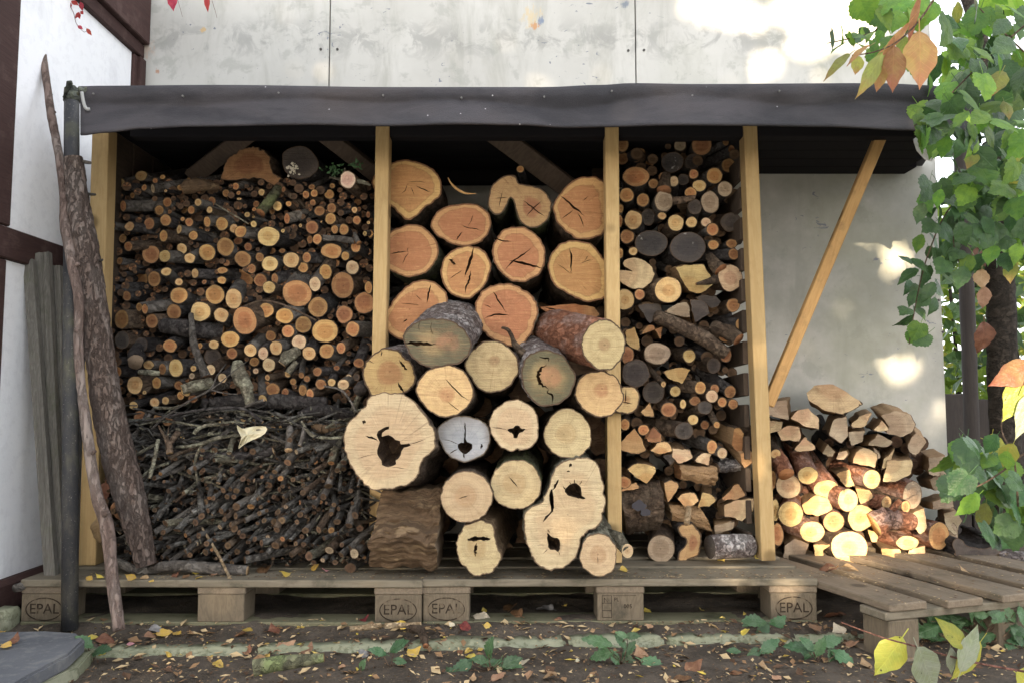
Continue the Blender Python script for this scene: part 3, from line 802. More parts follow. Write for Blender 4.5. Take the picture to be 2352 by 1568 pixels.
o = lean('bark', None, None, [(170, 366, .02, 21), (180, 450, .02, 23), (196, 560, .02, 28), (215, 700, .025, 31), (236, 850, .03, 31), (262, 1000, .03, 35), (302, 1150, .035, 33), (338, 1300, .04, 21)],
         M['bark_flaky'], 56, 260, bump=.035, flakes=.0035)
o.parent = br; o.location = (0, 0, 0)
for (u, v, du, dv, r) in ((192, 371, 22, 5, 5), (206, 446, 18, 2, 4), (228, 600, 10, -4, 4), (254, 960, 12, 4, 4)):
    m = MB(); a = at(u - 6, v, .03); b = at(u + du * .7, v + dv * .7, .01)
    m.tube([a, b], [r / 740, r / 1000], 7)
    m.build('stub', M['bark_grey'], br)
pole = lean('pole', 'long thin crooked pole with knots leaning on the white house wall', 'pole',
     [(97, 97, .21, 6.5), (104, 165, .17, 8), (118, 265, .12, 9), (132, 340, .07, 9.5), (148, 440, .03, 11), (150, 515, .0, 12), (166, 610, -.02, 11), (181, 690, -.03, 11), (180, 790, -.04, 10), (186, 880, -.05, 10), (196, 960, -.06, 11), (212, 1080, -.075, 12), (226, 1150, -.085, 13), (246, 1210, -.09, 15), (256, 1310, -.11, 14), (274, 1447, -.14, 13)],
     M['bark_pole'], 18, 130, bump=.10, fr=11)
for (u, v, r, du) in ((150, 512, 9, -9), (163, 500, 8, 10), (118, 262, 6, 7), (172, 610, 6, 8), (180, 762, 6, -7), (212, 1040, 6, 6), (238, 1180, 7, 9), (112, 222, 5, 6), (100, 150, 4, 6)):
    m = MB(); Yk = (.21 - (v - 97) / 418 * .21) if v < 515 else -(v - 515) / 930 * .14 - .008
    a = at(u, v, Yk); b = at(u + du * 1.2, v - 5, Yk - .004)
    m.tube([a, b], [r / 730, r / 1200], 8, bump=.3)
    k_ = m.build('knot', M['bark_pole'], pole); k_.location = -pole.location
m = MB(); m.tube([at(165, 215, .11), at(163, 800, .035), at(160, 1446, -.045)], 17 / 1811 * 2.42, 24)
pp = thing('metal_pole', 'dark grey upright pole with a mossy cap and hook beside the shed roof', 'pole', at(160, 1446, -.045))
m.build('pipe', M['pole_metal'], pp, True)
m = MB(); m.tube([at(166, 234, .11), at(166, 222, .11), at(165, 205, .11), at(166, 197, .11)], [.0262, .0255, .022, .010], 14, bump=.12, fr=30)
m.tube([at(150, 226, .09), at(160, 190, .08), at(163, 188, .07)], [.009, .010, .004], 7)
m.build('cap', M['verdigris'], pp, True)
m = MB(); m.tube([at(179, 216, -.01), at(199, 204, -.03)], .006, 8); m.tube([at(183, 204, -.02), at(199, 212, -.03)], .008, 8)
m.build('bolt', M['verdigris'], pp, True)
m = MB(); m.tube(spline([tuple(at(u, v, -.045)) for u, v in ((188, 212), (191, 230), (195, 245), (200, 251), (206, 251))], 14), .0052, 8)
m.build('hook', M['hook'], pp, True)
for (u0, v0, u1, v1, wpx, Y0, lab) in ((68, 600, 120, 1346, 24, .12, 'narrow weathered grey board leftmost of the leaning three'),
                                 (98, 582, 132, 1334, 36, .15, 'tallest weathered grey board in the middle of the leaning three'),
                                 (129, 612, 147, 1325, 26, .18, 'weathered grey board beside the metal pole, rightmost of the leaning three')):
    a = at(u0, v0, Y0 + .02); b = at(u1, v1, Y0 - .06)
    d = (b - a).normalized(); x = (Vector((1, 0, 0)) - d * d.x).normalized(); y = d.cross(x)
    wd = wpx / 1811 * 2.52; L = (b - a).length
    vv = []; ff = []; nz = 60; nx = 10
    prof = []
    for i in range(nz + 1):
        f = i / nz
        for (sx, sy) in [(-.5 + k / nx, -.5) for k in range(nx + 1)] + [(.5 - k / nx, .5) for k in range(nx + 1)]:
            g = noise.noise((sx * 9, f * 3 + u0, sy)) * .0025 + noise.noise((sx * 23, f * 5, u0)) * .0012
            vv.append(a + d * (L * f + .006 * noise.noise((sx * 4, u0, f * 90))) + x * sx * wd * (1 + .04 * noise.noise((f * 7, u0, sx))) + y * (sy * .02 + g))
    q = 2 * nx + 2
    for i in range(nz):
        for k in range(q): ff.append((i * q + k, i * q + (k + 1) % q, (i + 1) * q + (k + 1) % q, (i + 1) * q + k))
    ff.append(tuple(range(q))[::-1]); ff.append(tuple(nz * q + k for k in range(q)))
    o = new_obj('board', mk('board', [p - b for p in vv], ff, M['old_board']), None, b)
    tag(o, lab, 'board', 'weathered boards leaning on the house wall')

# torn facing sheet under the right end of the roof
def tpx(x, y): return 1745.6 + .3664 * x, .3664 * y
def flat_piece(name, pts, Y0, parent, mat, loc, curl=.0):
    q = [at(*tpx(x, y), Y0 + curl * sin(i * 1.3)) for i, (x, y) in enumerate(pts)]; n = len(q)
    vv = [p - loc for p in q] + [p - loc + Vector((0, .004, 0)) for p in q]
    return new_obj(name, mk(name, vv, [tuple(range(n)), tuple(range(2 * n - 1, n - 1, -1))] + [(k, (k + 1) % n, n + (k + 1) % n, n + k) for k in range(n)], mat), parent, loc)
L0 = at(*tpx(1060, 1000), .3)
ts = thing('torn_sheet', 'torn white facing sheet with a maroon patch under the right roof end', 'sheet', L0)
flat_piece('sheet', [(958, 845), (1000, 836), (1140, 822), (1128, 890), (1100, 965), (1080, 1012), (1035, 1000), (985, 945), (966, 890)], .3, ts, M['plaster'], L0, .008)
flat_piece('maroon_patch', [(1012, 880), (1045, 852), (1060, 828), (1136, 826), (1130, 860), (1118, 905), (1095, 960), (1072, 965), (1066, 925), (1040, 905)], .285, ts, M['beam'], L0)
# ------------------------------------------------------------------ firewood builders
SETS = {'V': (0, 0, 1), 'A': (237.3, 296.7, .2775), 'B': (237.3, 652.7, .2775), 'Z': (178, 949.3, .30272), 'C4': (830.7, 296.7, .30272), 'C5': (771.3, 652.7, .30272),
        'C6': (771.3, 890, .30272), 'D1': (1394.3, 284.8, .27236), 'D2': (1394.3, 652.7, .227), 'D3': (1394.3, 949.3, .24596), 'E': (1720.7, 830.7, .3216)}
def px(S, x, y):
    o = SETS[S]; return o[0] + x * o[2], o[1] + y * o[2]
REG = []       # everything that still needs a label relative to a landmark
def reg(o, u, v, r, kind, hue, bay, short=None):
    REG.append(dict(o=o, u=u, v=v, r=r, kind=kind, hue=hue, bay=bay, short=short))
def shell(ring0, axis, L, mat, origin, ns=5, rough=.04, fr=14, bend=0.0, grow=1.0):
    """bark sides swept back from the face outline (local points)"""
    n = len(ring0); vv = []; ff = []
    ax, az = axis
    bx, bz = U(-bend, bend), U(-bend, bend)
    rm = max(1e-4, sum(hypot(p[0], p[2]) for p in ring0) / n)
    for i in range(ns):
        f = i / (ns - 1); s = L * f ** 1.25
        k = 1 + (grow - 1) * f
        for (x, y, z) in ring0:
            q = Vector((x * k + ax * s + bx * f * f, y * (1 - f) + s, z * k + az * s + bz * f * f))
            if i:
                g = noise.noise((q + origin) * fr) * rough + noise.noise((q + origin) * fr * 3.1) * rough * .6
                q.x += x * g * min(1, i); q.z += z * g
            vv.append(q)
    for i in range(ns - 1):
        for k in range(n):
            k2 = (k + 1) % n; ff.append((i * n + k, i * n + k2, (i + 1) * n + k2, (i + 1) * n + k))
    ff.append(tuple((ns - 1) * n + k for k in range(n)))
    return mk('bark', vv, ff, mat, True)
def round_log(name, label, cat, group, u, v, ru, rv, Y, axis, L, cutm, barkm, rot=0.0, irr=.05, n=18, tiltr=.12, rough=.05):
    c = at(u, v, Y); pu, pv = u + U(-.12, .12) * ru, v + U(-.12, .12) * rv
    o = at(pu, pv, Y)
    sd = U(0, 50)
    a = max(-.55, min(.55, -.35 * axis[0])) + U(-tiltr, tiltr); b = max(-.55, min(.55, -.35 * axis[1])) + U(-tiltr, tiltr)
    ring = []
    for k in range(n):
        t = 2 * pi * k / n
        r = 1 + irr * noise.noise((cos(t) * 1.2, sin(t) * 1.2, sd)) * 1.8 + irr * .5 * noise.noise((cos(t) * 3, sin(t) * 3, sd))
        x, y = ru * cos(t) * r, rv * sin(t) * r
        p = at(u + x * cos(rot) - y * sin(rot), v + x * sin(rot) + y * cos(rot), Y) - o
        ring.append((p.x, a * p.x + b * p.z, p.z))
    vv = [(0, 0, 0)]; rho = [0.0]; ed = []
    mr = sum(hypot(p[0], p[2]) for p in ring) / n
    ed.append(mr)
    lv = (.35, .68, .88, 1.0)
    for l in lv:
        for p in ring:
            j = 1 if l == 1 else 1
            vv.append((p[0] * l, p[1] * l + (0 if l == 1 else .0015 * noise.noise((p[0] * l * 60 + sd, p[2] * l * 60, 1)) * 2), p[2] * l))
            rho.append(l); ed.append(mr * (1 - l))
    ff = [(0, 1 + k, 1 + (k + 1) % n) for k in range(n)]
    for i in range(len(lv) - 1):
        for k in range(n):
            k2 = (k + 1) % n; ff.append((1 + i * n + k, 1 + (i + 1) * n + k, 1 + (i + 1) * n + k2, 1 + i * n + k2))
    root = thing(name, label, cat, (o.x, Y, o.z + min(p[2] for p in ring)), group)
    new_obj('cut_face', mk('cut_face', vv, ff, cutm, False, None, {'rho': rho, 'edge': ed}), root, o)
    new_obj('bark', shell([Vector(p) for p in ring], axis, L, barkm, o, 6, rough, 16, .02 if L > .2 else .008), root, o)
    return root
def resample(pts, n, closed=True):
    P = pts + [pts[0]] if closed else pts
    seg = [hypot(b[0] - a[0], b[1] - a[1]) for a, b in zip(P, P[1:])]
    T = sum(seg); out = []; k = 0; acc = 0
    for i in range(n):
        d = T * i / (n if closed else n - 1)
        while k < len(seg) - 1 and acc + seg[k] < d: acc += seg[k]; k += 1
        f = (d - acc) / max(seg[k], 1e-9)
        out.append((P[k][0] + (P[k + 1][0] - P[k][0]) * f, P[k][1] + (P[k + 1][1] - P[k][1]) * f))
    return out
def smooth_closed(pts, n):
    m = len(pts); out = []
    for i in range(m):
        p0, p1, p2, p3 = pts[i - 1], pts[i], pts[(i + 1) % m], pts[(i + 2) % m]
        for j in range(8):
            f = j / 8
            out.append(tuple(0.5 * (2 * b + (c - a) * f + (2 * a - 5 * b + 4 * c - d) * f * f + (3 * b - a - 3 * c + d) * f ** 3) for a, b, c, d in zip(p0, p1, p2, p3)))
    return resample(out, n)
def inside(p, poly):
    r = False; x, y = p
    for (x0, y0), (x1, y1) in zip(poly, poly[1:] + poly[:1]):
        if (y0 > y) != (y1 > y) and x < (x1 - x0) * (y - y0) / (y1 - y0) + x0: r = not r
    return r
def dseg(p, a, b):
    dx, dy = b[0] - a[0], b[1] - a[1]; L2 = dx * dx + dy * dy
    f = 0 if L2 == 0 else max(0, min(1, ((p[0] - a[0]) * dx + (p[1] - a[1]) * dy) / L2))
    return hypot(p[0] - a[0] - dx * f, p[1] - a[1] - dy * f)
def crack_poly(line, w0, jit=.5):
    P = resample(line, max(6, 3 * len(line)), False); n = len(P); l = []; r = []
    for i, p in enumerate(P):
        a = P[max(0, i - 1)]; b = P[min(n - 1, i + 1)]
        dx, dy = b[0] - a[0], b[1] - a[1]; q = hypot(dx, dy) or 1
        f = i / (n - 1)
        w = w0 * .5 * max(.06, min(1, 3.2 * f if f < .5 else 3.2 * (1 - f))) * U(1 - jit * .5, 1 + jit * .5)
        ox, oy = U(-.3, .3) * w0, U(-.3, .3) * w0
        l.append((p[0] - dy / q * w + ox, p[1] + dx / q * w + oy)); r.append((p[0] + dy / q * w + ox, p[1] - dx / q * w + oy))
    return l + r[::-1]
def poly_log(name, label, cat, group, S, pts, pith, Y, axis, L, cutm, barkm, holes=(), cracks=(), n=84, wedge=False, tilt=(0, 0), rough=.05, ns=14, jag=.004, side2=None, dense=1.0, fr=14, grow=1.0, smooth=True):
    """log with a traced outline; holes and cracks are real openings in the cut face"""
    pp = [px(S, *p) for p in pts]; pi_ = px(S, *pith)
    o = at(*pi_, Y)
    def loc(q): p = at(q[0], q[1], Y) - o; return (p.x, p.z)
    raw = [loc(p) for p in pp]
    out = smooth_closed(raw, n) if (smooth and not wedge) else resample(raw, n)
    size = max(hypot(*p) for p in raw)
    ctr = (sum(p[0] for p in raw) / len(raw), sum(p[1] for p in raw) / len(raw))
    o2 = []
    for i, p in enumerate(out):
        d = Vector((p[0] - ctr[0], p[1] - ctr[1])); dl = d.length or 1
        g = jag * (noise.noise((p[0] * 45 + o.x * 9, p[1] * 45, o.z * 7)) + .6 * noise.noise((p[0] * 160, p[1] * 160, o.x * 5)))
        o2.append((p[0] + d.x / dl * g, p[1] + d.y / dl * g))
    out = o2
    hp = []
    for h in holes:
        q = smooth_closed([loc(px(S, *p)) for p in h], 36)
        hp.append([(a + U(-.0012, .0012), b + U(-.0012, .0012)) for a, b in q])
    for line, w_ in cracks: hp.append(crack_poly([loc(px(S, *p)) for p in line], w_))
    V = list(out); E = [(i, (i + 1) % n) for i in range(n)]
    for h in hp:
        b = len(V); V += h; E += [(b + i, b + (i + 1) % len(h)) for i in range(len(h))]
    xs = [p[0] for p in out]; ys = [p[1] for p in out]
    st = max(.006, (max(xs) - min(xs)) / 17) / dense
    x = min(xs)
    while x < max(xs):
        y = min(ys)
        while y < max(ys):
            q = (x + U(-.3, .3) * st, y + U(-.3, .3) * st)
            if inside(q, out) and min(dseg(q, out[i], out[i - 1]) for i in range(0, n, 2)) > st * .35: V.append(q)
            y += st
        x += st
    for k in (.985, .955):
        for p in out[::2]: V.append((ctr[0] + (p[0] - ctr[0]) * k, ctr[1] + (p[1] - ctr[1]) * k))
    rv, re, rf, *_ = delaunay_2d_cdt([Vector(p) for p in V], E, [], 0, 1e-6)
    fs = []
    for f in rf:
        c = (sum(rv[i].x for i in f) / len(f), sum(rv[i].y for i in f) / len(f))
        if inside(c, out) and not any(inside(c, h) for h in hp): fs.append(tuple(f))
    # which outline edges carry bark (for split wood: only the far, rounded side)
    if wedge:
        dm = max(hypot(*p) for p in out)
        bark_e = [hypot(*out[i]) > .86 * dm and hypot(*out[(i + 1) % n]) > .86 * dm for i in range(n)]
    else: bark_e = [True] * n
    be = [(out[i], out[(i + 1) % n]) for i in range(n) if bark_e[i]]
    if wedge and not be: be = [((9, 9), (9, 9.1))]
    vv = []; rho = []; ed = []
    for p in rv:
        e = min(dseg((p.x, p.y), a, b) for a, b in be); d = hypot(p.x, p.y)
        ed.append(e); rho.append((d / dm) if wedge else d / (d + e + 1e-6))
        vv.append((p.x, tilt[0] * p.x + tilt[1] * p.y + .0025 * noise.noise((p.x * 30 + o.x * 7, p.y * 30, o.z)) * (0 if e < .001 else 1), p.y))
    used = sorted({i for f in fs for i in f}); mp = {k: i for i, k in enumerate(used)}
    vv = [vv[i] for i in used]; rho = [rho[i] for i in used]; ed = [ed[i] for i in used]; fs = [tuple(mp[i] for i in f) for f in fs]
    mi = [0] * len(fs)
    nh = len(holes)
    hollow = []
    for j, h in enumerate(hp):
        dp = .09 if j < nh else .03
        c = (sum(p[0] for p in h) / len(h), sum(p[1] for p in h) / len(h)); m = len(h)
        hv = []; hf = []
        LV = ((0, 1), (.12, .97), (.4, .88), (.75, .7), (1, .45)) if j < nh else ((0, 1), (1, .9))
        for (dd, kk) in LV:
            for p in h:
                g = 1 + (.22 * noise.noise((p[0] * 60, dd * 3, p[1] * 60)) if (j < nh and dd > 0) else 0)
                x_, z_ = c[0] + (p[0] - c[0]) * kk * g, c[1] + (p[1] - c[1]) * kk * g
                hv.append((x_, tilt[0] * p[0] + tilt[1] * p[1] + dp * dd, z_))
        for q in range(len(LV) - 1): hf += [(q * m + i, q * m + (i + 1) % m, (q + 1) * m + (i + 1) % m, (q + 1) * m + i) for i in range(m)]
        hf.append(tuple((len(LV) - 1) * m + i for i in range(m)))
        if j < nh: hollow.append((hv, hf))
        else:
            b = len(vv); vv += hv; rho += [0.5] * len(hv); ed += [.05] * len(hv)
            fs += [tuple(i + b for i in f) for f in hf]; mi += [1] * len(hf)
    root = thing(name, label, cat, (o.x, Y, o.z + min(ys)), group)
    new_obj('cut_face', mk('cut_face', vv, fs, [cutm, M['crack']], False, mi, {'rho': rho, 'edge': ed}), root, o)
    for hv, hf in hollow:
        new_obj('hollow', mk('hollow', hv, hf, M['hollow']), root, o)
    ring = [Vector((p[0], tilt[0] * p[0] + tilt[1] * p[1], p[1])) for p in out]
    if wedge:
        sh = shell(ring, axis, L, barkm, o, ns, rough, fr, 0, grow)
        sh.materials.append(side2 or M['split_wood'])
        idx = [0 if bark_e[k % n] else 1 for i in range(ns - 1) for k in range(n)] + [1]
        sh.polygons.foreach_set('material_index', idx)
        sh.name = 'side'
        new_obj('side', sh, root, o)
    else:
        new_obj('bark', shell(ring, axis, L, barkm, o, ns, rough, fr, 0, grow), root, o)
    return root

# ------------------------------------------------------------------ middle bay: the big round logs
BIG = 'big logs stacked in the middle bay'
def big(label, short, S, pts, pith, Y, axis, cut, bark, holes=(), cracks=(), L=None, **k):
    L = L or (.76 if Y < .2 else .52)
    axis = (axis[0] * .6, axis[1] * .6) if L > .5 else axis
    o = poly_log('log', label, 'log', BIG, S, pts, pith, Y, axis, L, M[cut], M[bark], holes, cracks, **k)
    u, v = px(S, *pith); reg(o, u, v, 30, 'log', '', 'mid', short)
    return o
H = 'cut_heart'; BB = 'bark_brown'
big('heart shaped orange log at the top left of the middle bay', 'heart shaped log', 'C4', [(110, 330), (215, 262), (300, 235), (400, 245), (500, 280), (575, 340), (605, 420), (600, 500), (540, 560), (470, 610), (420, 660), (350, 695), (290, 650), (240, 600), (190, 560), (120, 500), (80, 420)],
    (350, 420), .27, (0, -.03), H, BB, cracks=[([(350, 400), (430, 396), (490, 410)], .002), ([(410, 430), (460, 455), (520, 480)], .0035), ([(345, 420), (330, 470), (300, 490)], .002), ([(375, 440), (400, 505)], .002)])
big('egg shaped orange log lying on its side high in the middle bay', 'egg shaped log', 'C4', [(528, 720), (560, 640), (640, 590), (760, 568), (860, 570), (940, 610), (982, 680), (975, 760), (930, 830), (860, 875), (760, 890), (660, 860), (580, 810), (535, 765)],
    (780, 740), .28, (0, 0), H, BB, cracks=[([(750, 725), (800, 748), (860, 755), (920, 775)], .003), ([(850, 640), (830, 700), (800, 745)], .002), ([(765, 780), (740, 810), (715, 840)], .004)])
big('double log with two fused lobes at the top of the middle bay', 'double lobed log', 'C4', [(958, 560), (975, 460), (1030, 385), (1100, 348), (1165, 350), (1195, 410), (1260, 425), (1360, 452), (1430, 530), (1442, 610), (1405, 700), (1340, 745), (1270, 750), (1210, 712), (1175, 640), (1158, 560), (1128, 525), (1100, 590), (1060, 642), (1015, 650), (975, 625)],
    (1290, 600), .27, (.02, .10), 'cut_rust', 'bark_moss', cracks=[([(1220, 540), (1290, 590), (1340, 630), (1395, 668)], .004), ([(1370, 545), (1300, 600), (1250, 665)], .003), ([(1010, 525), (1060, 522), (1105, 520)], .002), ([(1070, 470), (1050, 550), (1040, 600)], .002)])
big('tall orange log with a long slanting split against the second middle post', 'slant split log', 'C4', [(1452, 600), (1470, 540), (1510, 480), (1580, 410), (1650, 370), (1720, 358), (1800, 372), (1860, 430), (1880, 600), (1865, 740), (1800, 812), (1700, 840), (1620, 825), (1540, 770), (1478, 700)],
    (1630, 610), .27, (0, 0), H, BB, cracks=[([(1505, 500), (1570, 560), (1630, 610), (1690, 662)], .007), ([(1610, 610), (1560, 650), (1520, 678)], .003), ([(1635, 630), (1670, 690), (1685, 750)], .003), ([(1720, 510), (1680, 545)], .002)])
big('round orange log with a dark mossy flank beside the first middle post', 'mossy flanked log', 'C4', [(130, 900), (180, 810), (290, 742), (390, 725), (480, 750), (550, 820), (582, 900), (572, 980), (520, 1060), (440, 1110), (350, 1125), (270, 1100), (190, 1060), (140, 990)],
    (350, 930), .27, (.10, -.04), H, 'bark_moss', cracks=[([(215, 945), (280, 936), (345, 928)], .004), ([(360, 935), (325, 985), (312, 1020)], .003), ([(345, 930), (352, 900)], .002)])
big('orange log with a long vertical split and a dark knot at its left', 'vertically split log', 'C4', [(600, 1085), (625, 990), (680, 925), (760, 890), (850, 890), (930, 930), (976, 1010), (970, 1100), (930, 1190), (860, 1262), (780, 1286), (690, 1255), (630, 1190)],
    (790, 1100), .25, (0, 0), H, BB, cracks=[([(852, 888), (835, 970), (800, 1060), (778, 1120)], .009), ([(830, 1070), (815, 1150), (795, 1200), (788, 1250)], .006), ([(660, 985), (690, 1010), (722, 1030)], .008), ([(770, 1070), (710, 1105), (665, 1140)], .002)])
big('round orange log with two splits spreading from its centre', 'twice split log', 'C4', [(988, 940), (1010, 850), (1060, 780), (1140, 742), (1230, 745), (1310, 790), (1370, 860), (1392, 950), (1380, 1050), (1320, 1120), (1230, 1162), (1150, 1155), (1080, 1110), (1020, 1040)],
    (1160, 1000), .24, (.05, .05), H, BB, cracks=[([(1285, 905), (1220, 955), (1155, 1000), (1090, 1065)], .005), ([(1120, 995), (1200, 1015), (1290, 1035), (1372, 1058)], .008), ([(1000, 825), (1060, 845), (1140, 858)], .004)])
big('broad orange log with a crescent crack beside the second middle post', 'crescent cracked log', 'C4', [(1412, 1060), (1430, 960), (1480, 890), (1560, 850), (1640, 846), (1730, 870), (1800, 930), (1860, 1020), (1885, 1150), (1860, 1260), (1790, 1300), (1700, 1310), (1610, 1270), (1510, 1220), (1448, 1160)],
    (1590, 1090), .26, (0, 0), H, BB, cracks=[([(1578, 895), (1592, 970), (1590, 1060), (1585, 1090)], .006), ([(1480, 1020), (1540, 1060), (1590, 1105)], .002), ([(1660, 1020), (1740, 990)], .002), ([(1690, 1000), (1720, 960)], .002)])
big('large orange log half hidden behind the grey barked log', 'half hidden orange log', 'C5', [(330, 270), (400, 172), (480, 70), (560, 0), (640, -30), (720, -25), (800, 20), (845, 90), (835, 200), (760, 300), (640, 380), (540, 412), (460, 410), (385, 350)],
    (560, 190), .24, (0, 0), H, BB, cracks=[([(722, 0), (705, 60), (692, 145)], .005), ([(600, 75), (630, 105), (655, 125)], .002), ([(500, 150), (560, 150), (650, 160)], .0015), ([(515, 285), (540, 265)], .004)])
big('largest orange log in the centre of the middle bay, ragged on its right side', 'central orange log', 'C5', [(1056, 160), (1080, 90), (1140, 30), (1230, 0), (1330, 3), (1420, 35), (1500, 100), (1538, 190), (1512, 290), (1480, 370), (1430, 440), (1380, 482), (1310, 468), (1220, 430), (1150, 390), (1090, 322), (1060, 240)],
    (1290, 210), .24, (.10, .02), H, 'bark_lichen', cracks=[([(1195, 55), (1230, 120), (1285, 205)], .005), ([(1125, 262), (1190, 235), (1250, 228), (1320, 240)], .005), ([(1125, 155), (1180, 178)], .002)], jag=.007)
big('short log with silvery flaking bark and a green mouldy face', 'silver barked log', 'C5', [(512, 405), (540, 340), (600, 295), (690, 265), (800, 260), (900, 290), (980, 350), (1022, 420), (1025, 495), (990, 560), (930, 602), (850, 615), (780, 632), (700, 625), (620, 590), (550, 515)],
    (875, 425), -.02, (.10, .32), 'cut_mould', 'bark_silver', cracks=[([(520, 445), (600, 450), (680, 455), (755, 448)], .011), ([(640, 275), (628, 320), (640, 370)], .0015), ([(730, 270), (720, 330), (735, 380)], .0015)], L=.30, rough=.06, fr=22, ns=22)
big('log with peeling reddish pine bark and a yellow face in front of a post', 'red barked log', 'C5', [(1862, 460), (1880, 380), (1930, 310), (2000, 270), (2080, 275), (2150, 325), (2195, 400), (2202, 480), (2170, 560), (2110, 632), (2040, 652), (1960, 632), (1900, 572)],
    (2040, 460), -.07, (-.36, .20), 'cut_khaki', 'bark_red', L=.36, rough=.05, fr=22, ns=22)
big('round khaki log right above the hollow pale log', 'round khaki log', 'C5', [(982, 620), (1000, 550), (1050, 480), (1120, 435), (1190, 425), (1280, 450), (1350, 520), (1388, 600), (1378, 690), (1320, 770), (1250, 812), (1170, 822), (1090, 792), (1030, 722)],
    (1210, 570), .05, (0, -.05), 'cut_khaki', BB)
big('log with a blackish mouldy rim and a curved crack round its heart', 'mould rimmed log', 'C5', [(1408, 690), (1420, 600), (1460, 540), (1530, 505), (1610, 498), (1690, 525), (1760, 580), (1812, 670), (1812, 750), (1780, 832), (1710, 892), (1640, 920), (1560, 920), (1490, 880), (1430, 790)],
    (1640, 690), .0, (-.08, .22), 'cut_mould', 'bark_silver', cracks=[([(1600, 600), (1550, 640), (1532, 690), (1550, 745), (1590, 780), (1615, 788)], .010), ([(1612, 785), (1608, 822), (1640, 830), (1646, 895)], .005), ([(1540, 548), (1580, 560), (1615, 556), (1618, 590)], .004)], L=.34, rough=.06, fr=22, ns=20)
big('orange log with a dark heart patch overlapping the foot of the second middle post', 'heart patched log', 'C5', [(1812, 825), (1830, 740), (1890, 680), (1970, 655), (2060, 662), (2130, 710), (2175, 790), (2184, 870), (2140, 950), (2060, 1000), (1970, 1002), (1890, 962), (1838, 900)],
    (2020, 790), .02, (-.1, -.02), 'cut_straw', BB)
big('small yellow log peeping out behind the heart patched log', 'peeping yellow log', 'C5', [(2080, 860), (2130, 800), (2200, 766), (2275, 785), (2308, 860), (2290, 930), (2240, 976), (2150, 975), (2090, 930)],
    (2205, 875), .12, (0, 0), 'cut_straw', BB, cracks=[([(2200, 790), (2196, 900)], .003), ([(2165, 885), (2250, 905)], .003)])
big('rust stained orange log with broken edges at the left of the middle bay', 'rust stained log', 'C5', [(208, 680), (225, 600), (280, 530), (370, 483), (460, 500), (540, 560), (592, 640), (602, 720), (570, 790), (510, 832), (400, 855), (300, 852), (235, 800)],
    (410, 660), .03, (.14, .12), 'cut_rust', 'bark_silver', cracks=[([(470, 740), (490, 780), (520, 820)], .006), ([(480, 575), (510, 620), (545, 650)], .007), ([(350, 500), (345, 545)], .003), ([(245, 575), (290, 600)], .002)], L=.36, jag=.006)
big('bright yellow round log with one slanting split', 'bright yellow log', 'C5', [(603, 790), (630, 720), (690, 660), (770, 618), (860, 608), (950, 640), (1012, 710), (1047, 790), (1040, 862), (1000, 932), (930, 988), (840, 1010), (760, 992), (680, 932), (628, 862)],
    (850, 850), -.02, (.02, -.05), 'cut_straw', 'bark_brown', cracks=[([(820, 700), (880, 770), (950, 840), (1020, 890)], .003), ([(850, 890), (900, 930), (945, 965)], .002)])
HOLE1 = [(312, 470), (332, 410), (312, 352), (335, 318), (395, 288), (412, 305), (352, 338), (348, 370), (400, 358), (450, 388), (488, 402), (497, 428), (560, 418), (567, 442), (505, 460), (490, 520), (448, 560), (455, 580), (400, 603), (348, 582), (342, 540), (316, 512)]
big('huge pale log with a ragged rotten hollow, the biggest in the shed', 'huge hollow log', 'C6', [(60, 430), (68, 330), (108, 258), (170, 188), (228, 130), (240, 88), (320, 48), (420, 38), (520, 58), (600, 108), (672, 190), (714, 262), (752, 350), (757, 440), (732, 490), (680, 520), (645, 575), (640, 640), (590, 702), (500, 742), (400, 767), (300, 772), (220, 742), (178, 680), (128, 610), (84, 520)],
    (400, 470), -.05, (.04, -.10), 'cut_ash', BB, holes=[HOLE1], cracks=[([(220, 365), (270, 378), (318, 402)], .006), ([(555, 428), (620, 410), (690, 385)], .002), ([(200, 270), (215, 255), (228, 245)], .008), ([(420, 600), (520, 610)], .0015), ([(150, 540), (250, 510), (310, 500)], .0015)], n=130, jag=.006, L=.45, ns=18)
big('silvery grey log with a keyhole shaped black split', 'keyhole log', 'C6', [(768, 330), (788, 280), (850, 240), (930, 210), (1000, 215), (1080, 240), (1142, 270), (1168, 330), (1168, 420), (1132, 492), (1060, 542), (980, 562), (900, 542), (838, 500), (798, 430)],
    (980, 440), .03, (.02, -.12), 'cut_silver', BB, holes=[[(928, 430), (958, 414), (972, 408), (976, 340), (980, 290), (986, 340), (990, 406), (1030, 422), (1034, 460), (995, 496), (975, 500), (958, 490), (935, 468)]],
    cracks=[([(980, 262), (981, 300), (983, 340)], .004), ([(972, 490), (974, 535)], .005), ([(865, 500), (900, 475), (930, 462)], .003), ([(800, 388), (870, 400), (930, 430)], .0015), ([(1110, 418), (1103, 465)], .007)], n=90)
big('pale log with a small star shaped hollow in its middle', 'star hollow log', 'C6', [(1163, 290), (1180, 210), (1230, 140), (1310, 93), (1390, 90), (1470, 130), (1522, 190), (1538, 290), (1532, 390), (1480, 452), (1402, 476), (1375, 462), (1338, 480), (1258, 455), (1198, 382)],
    (1360, 310), .0, (.05, -.10), 'cut_ash', BB, holes=[[(1303, 318), (1345, 303), (1358, 288), (1390, 288), (1408, 308), (1442, 310), (1420, 330), (1388, 346), (1374, 376), (1350, 378), (1344, 350), (1318, 338)]], cracks=[([(1180, 300), (1250, 305), (1310, 320)], .002)])
big('plain tan log with neat growth rings left of the second middle post', 'tan ringed log', 'C6', [(1573, 370), (1590, 290), (1640, 210), (1710, 160), (1780, 150), (1850, 190), (1912, 260), (1942, 340), (1936, 420), (1890, 492), (1820, 532), (1740, 532), (1660, 502), (1600, 440)],
    (1730, 350), .04, (-.06, -.05), 'cut_beech', BB)
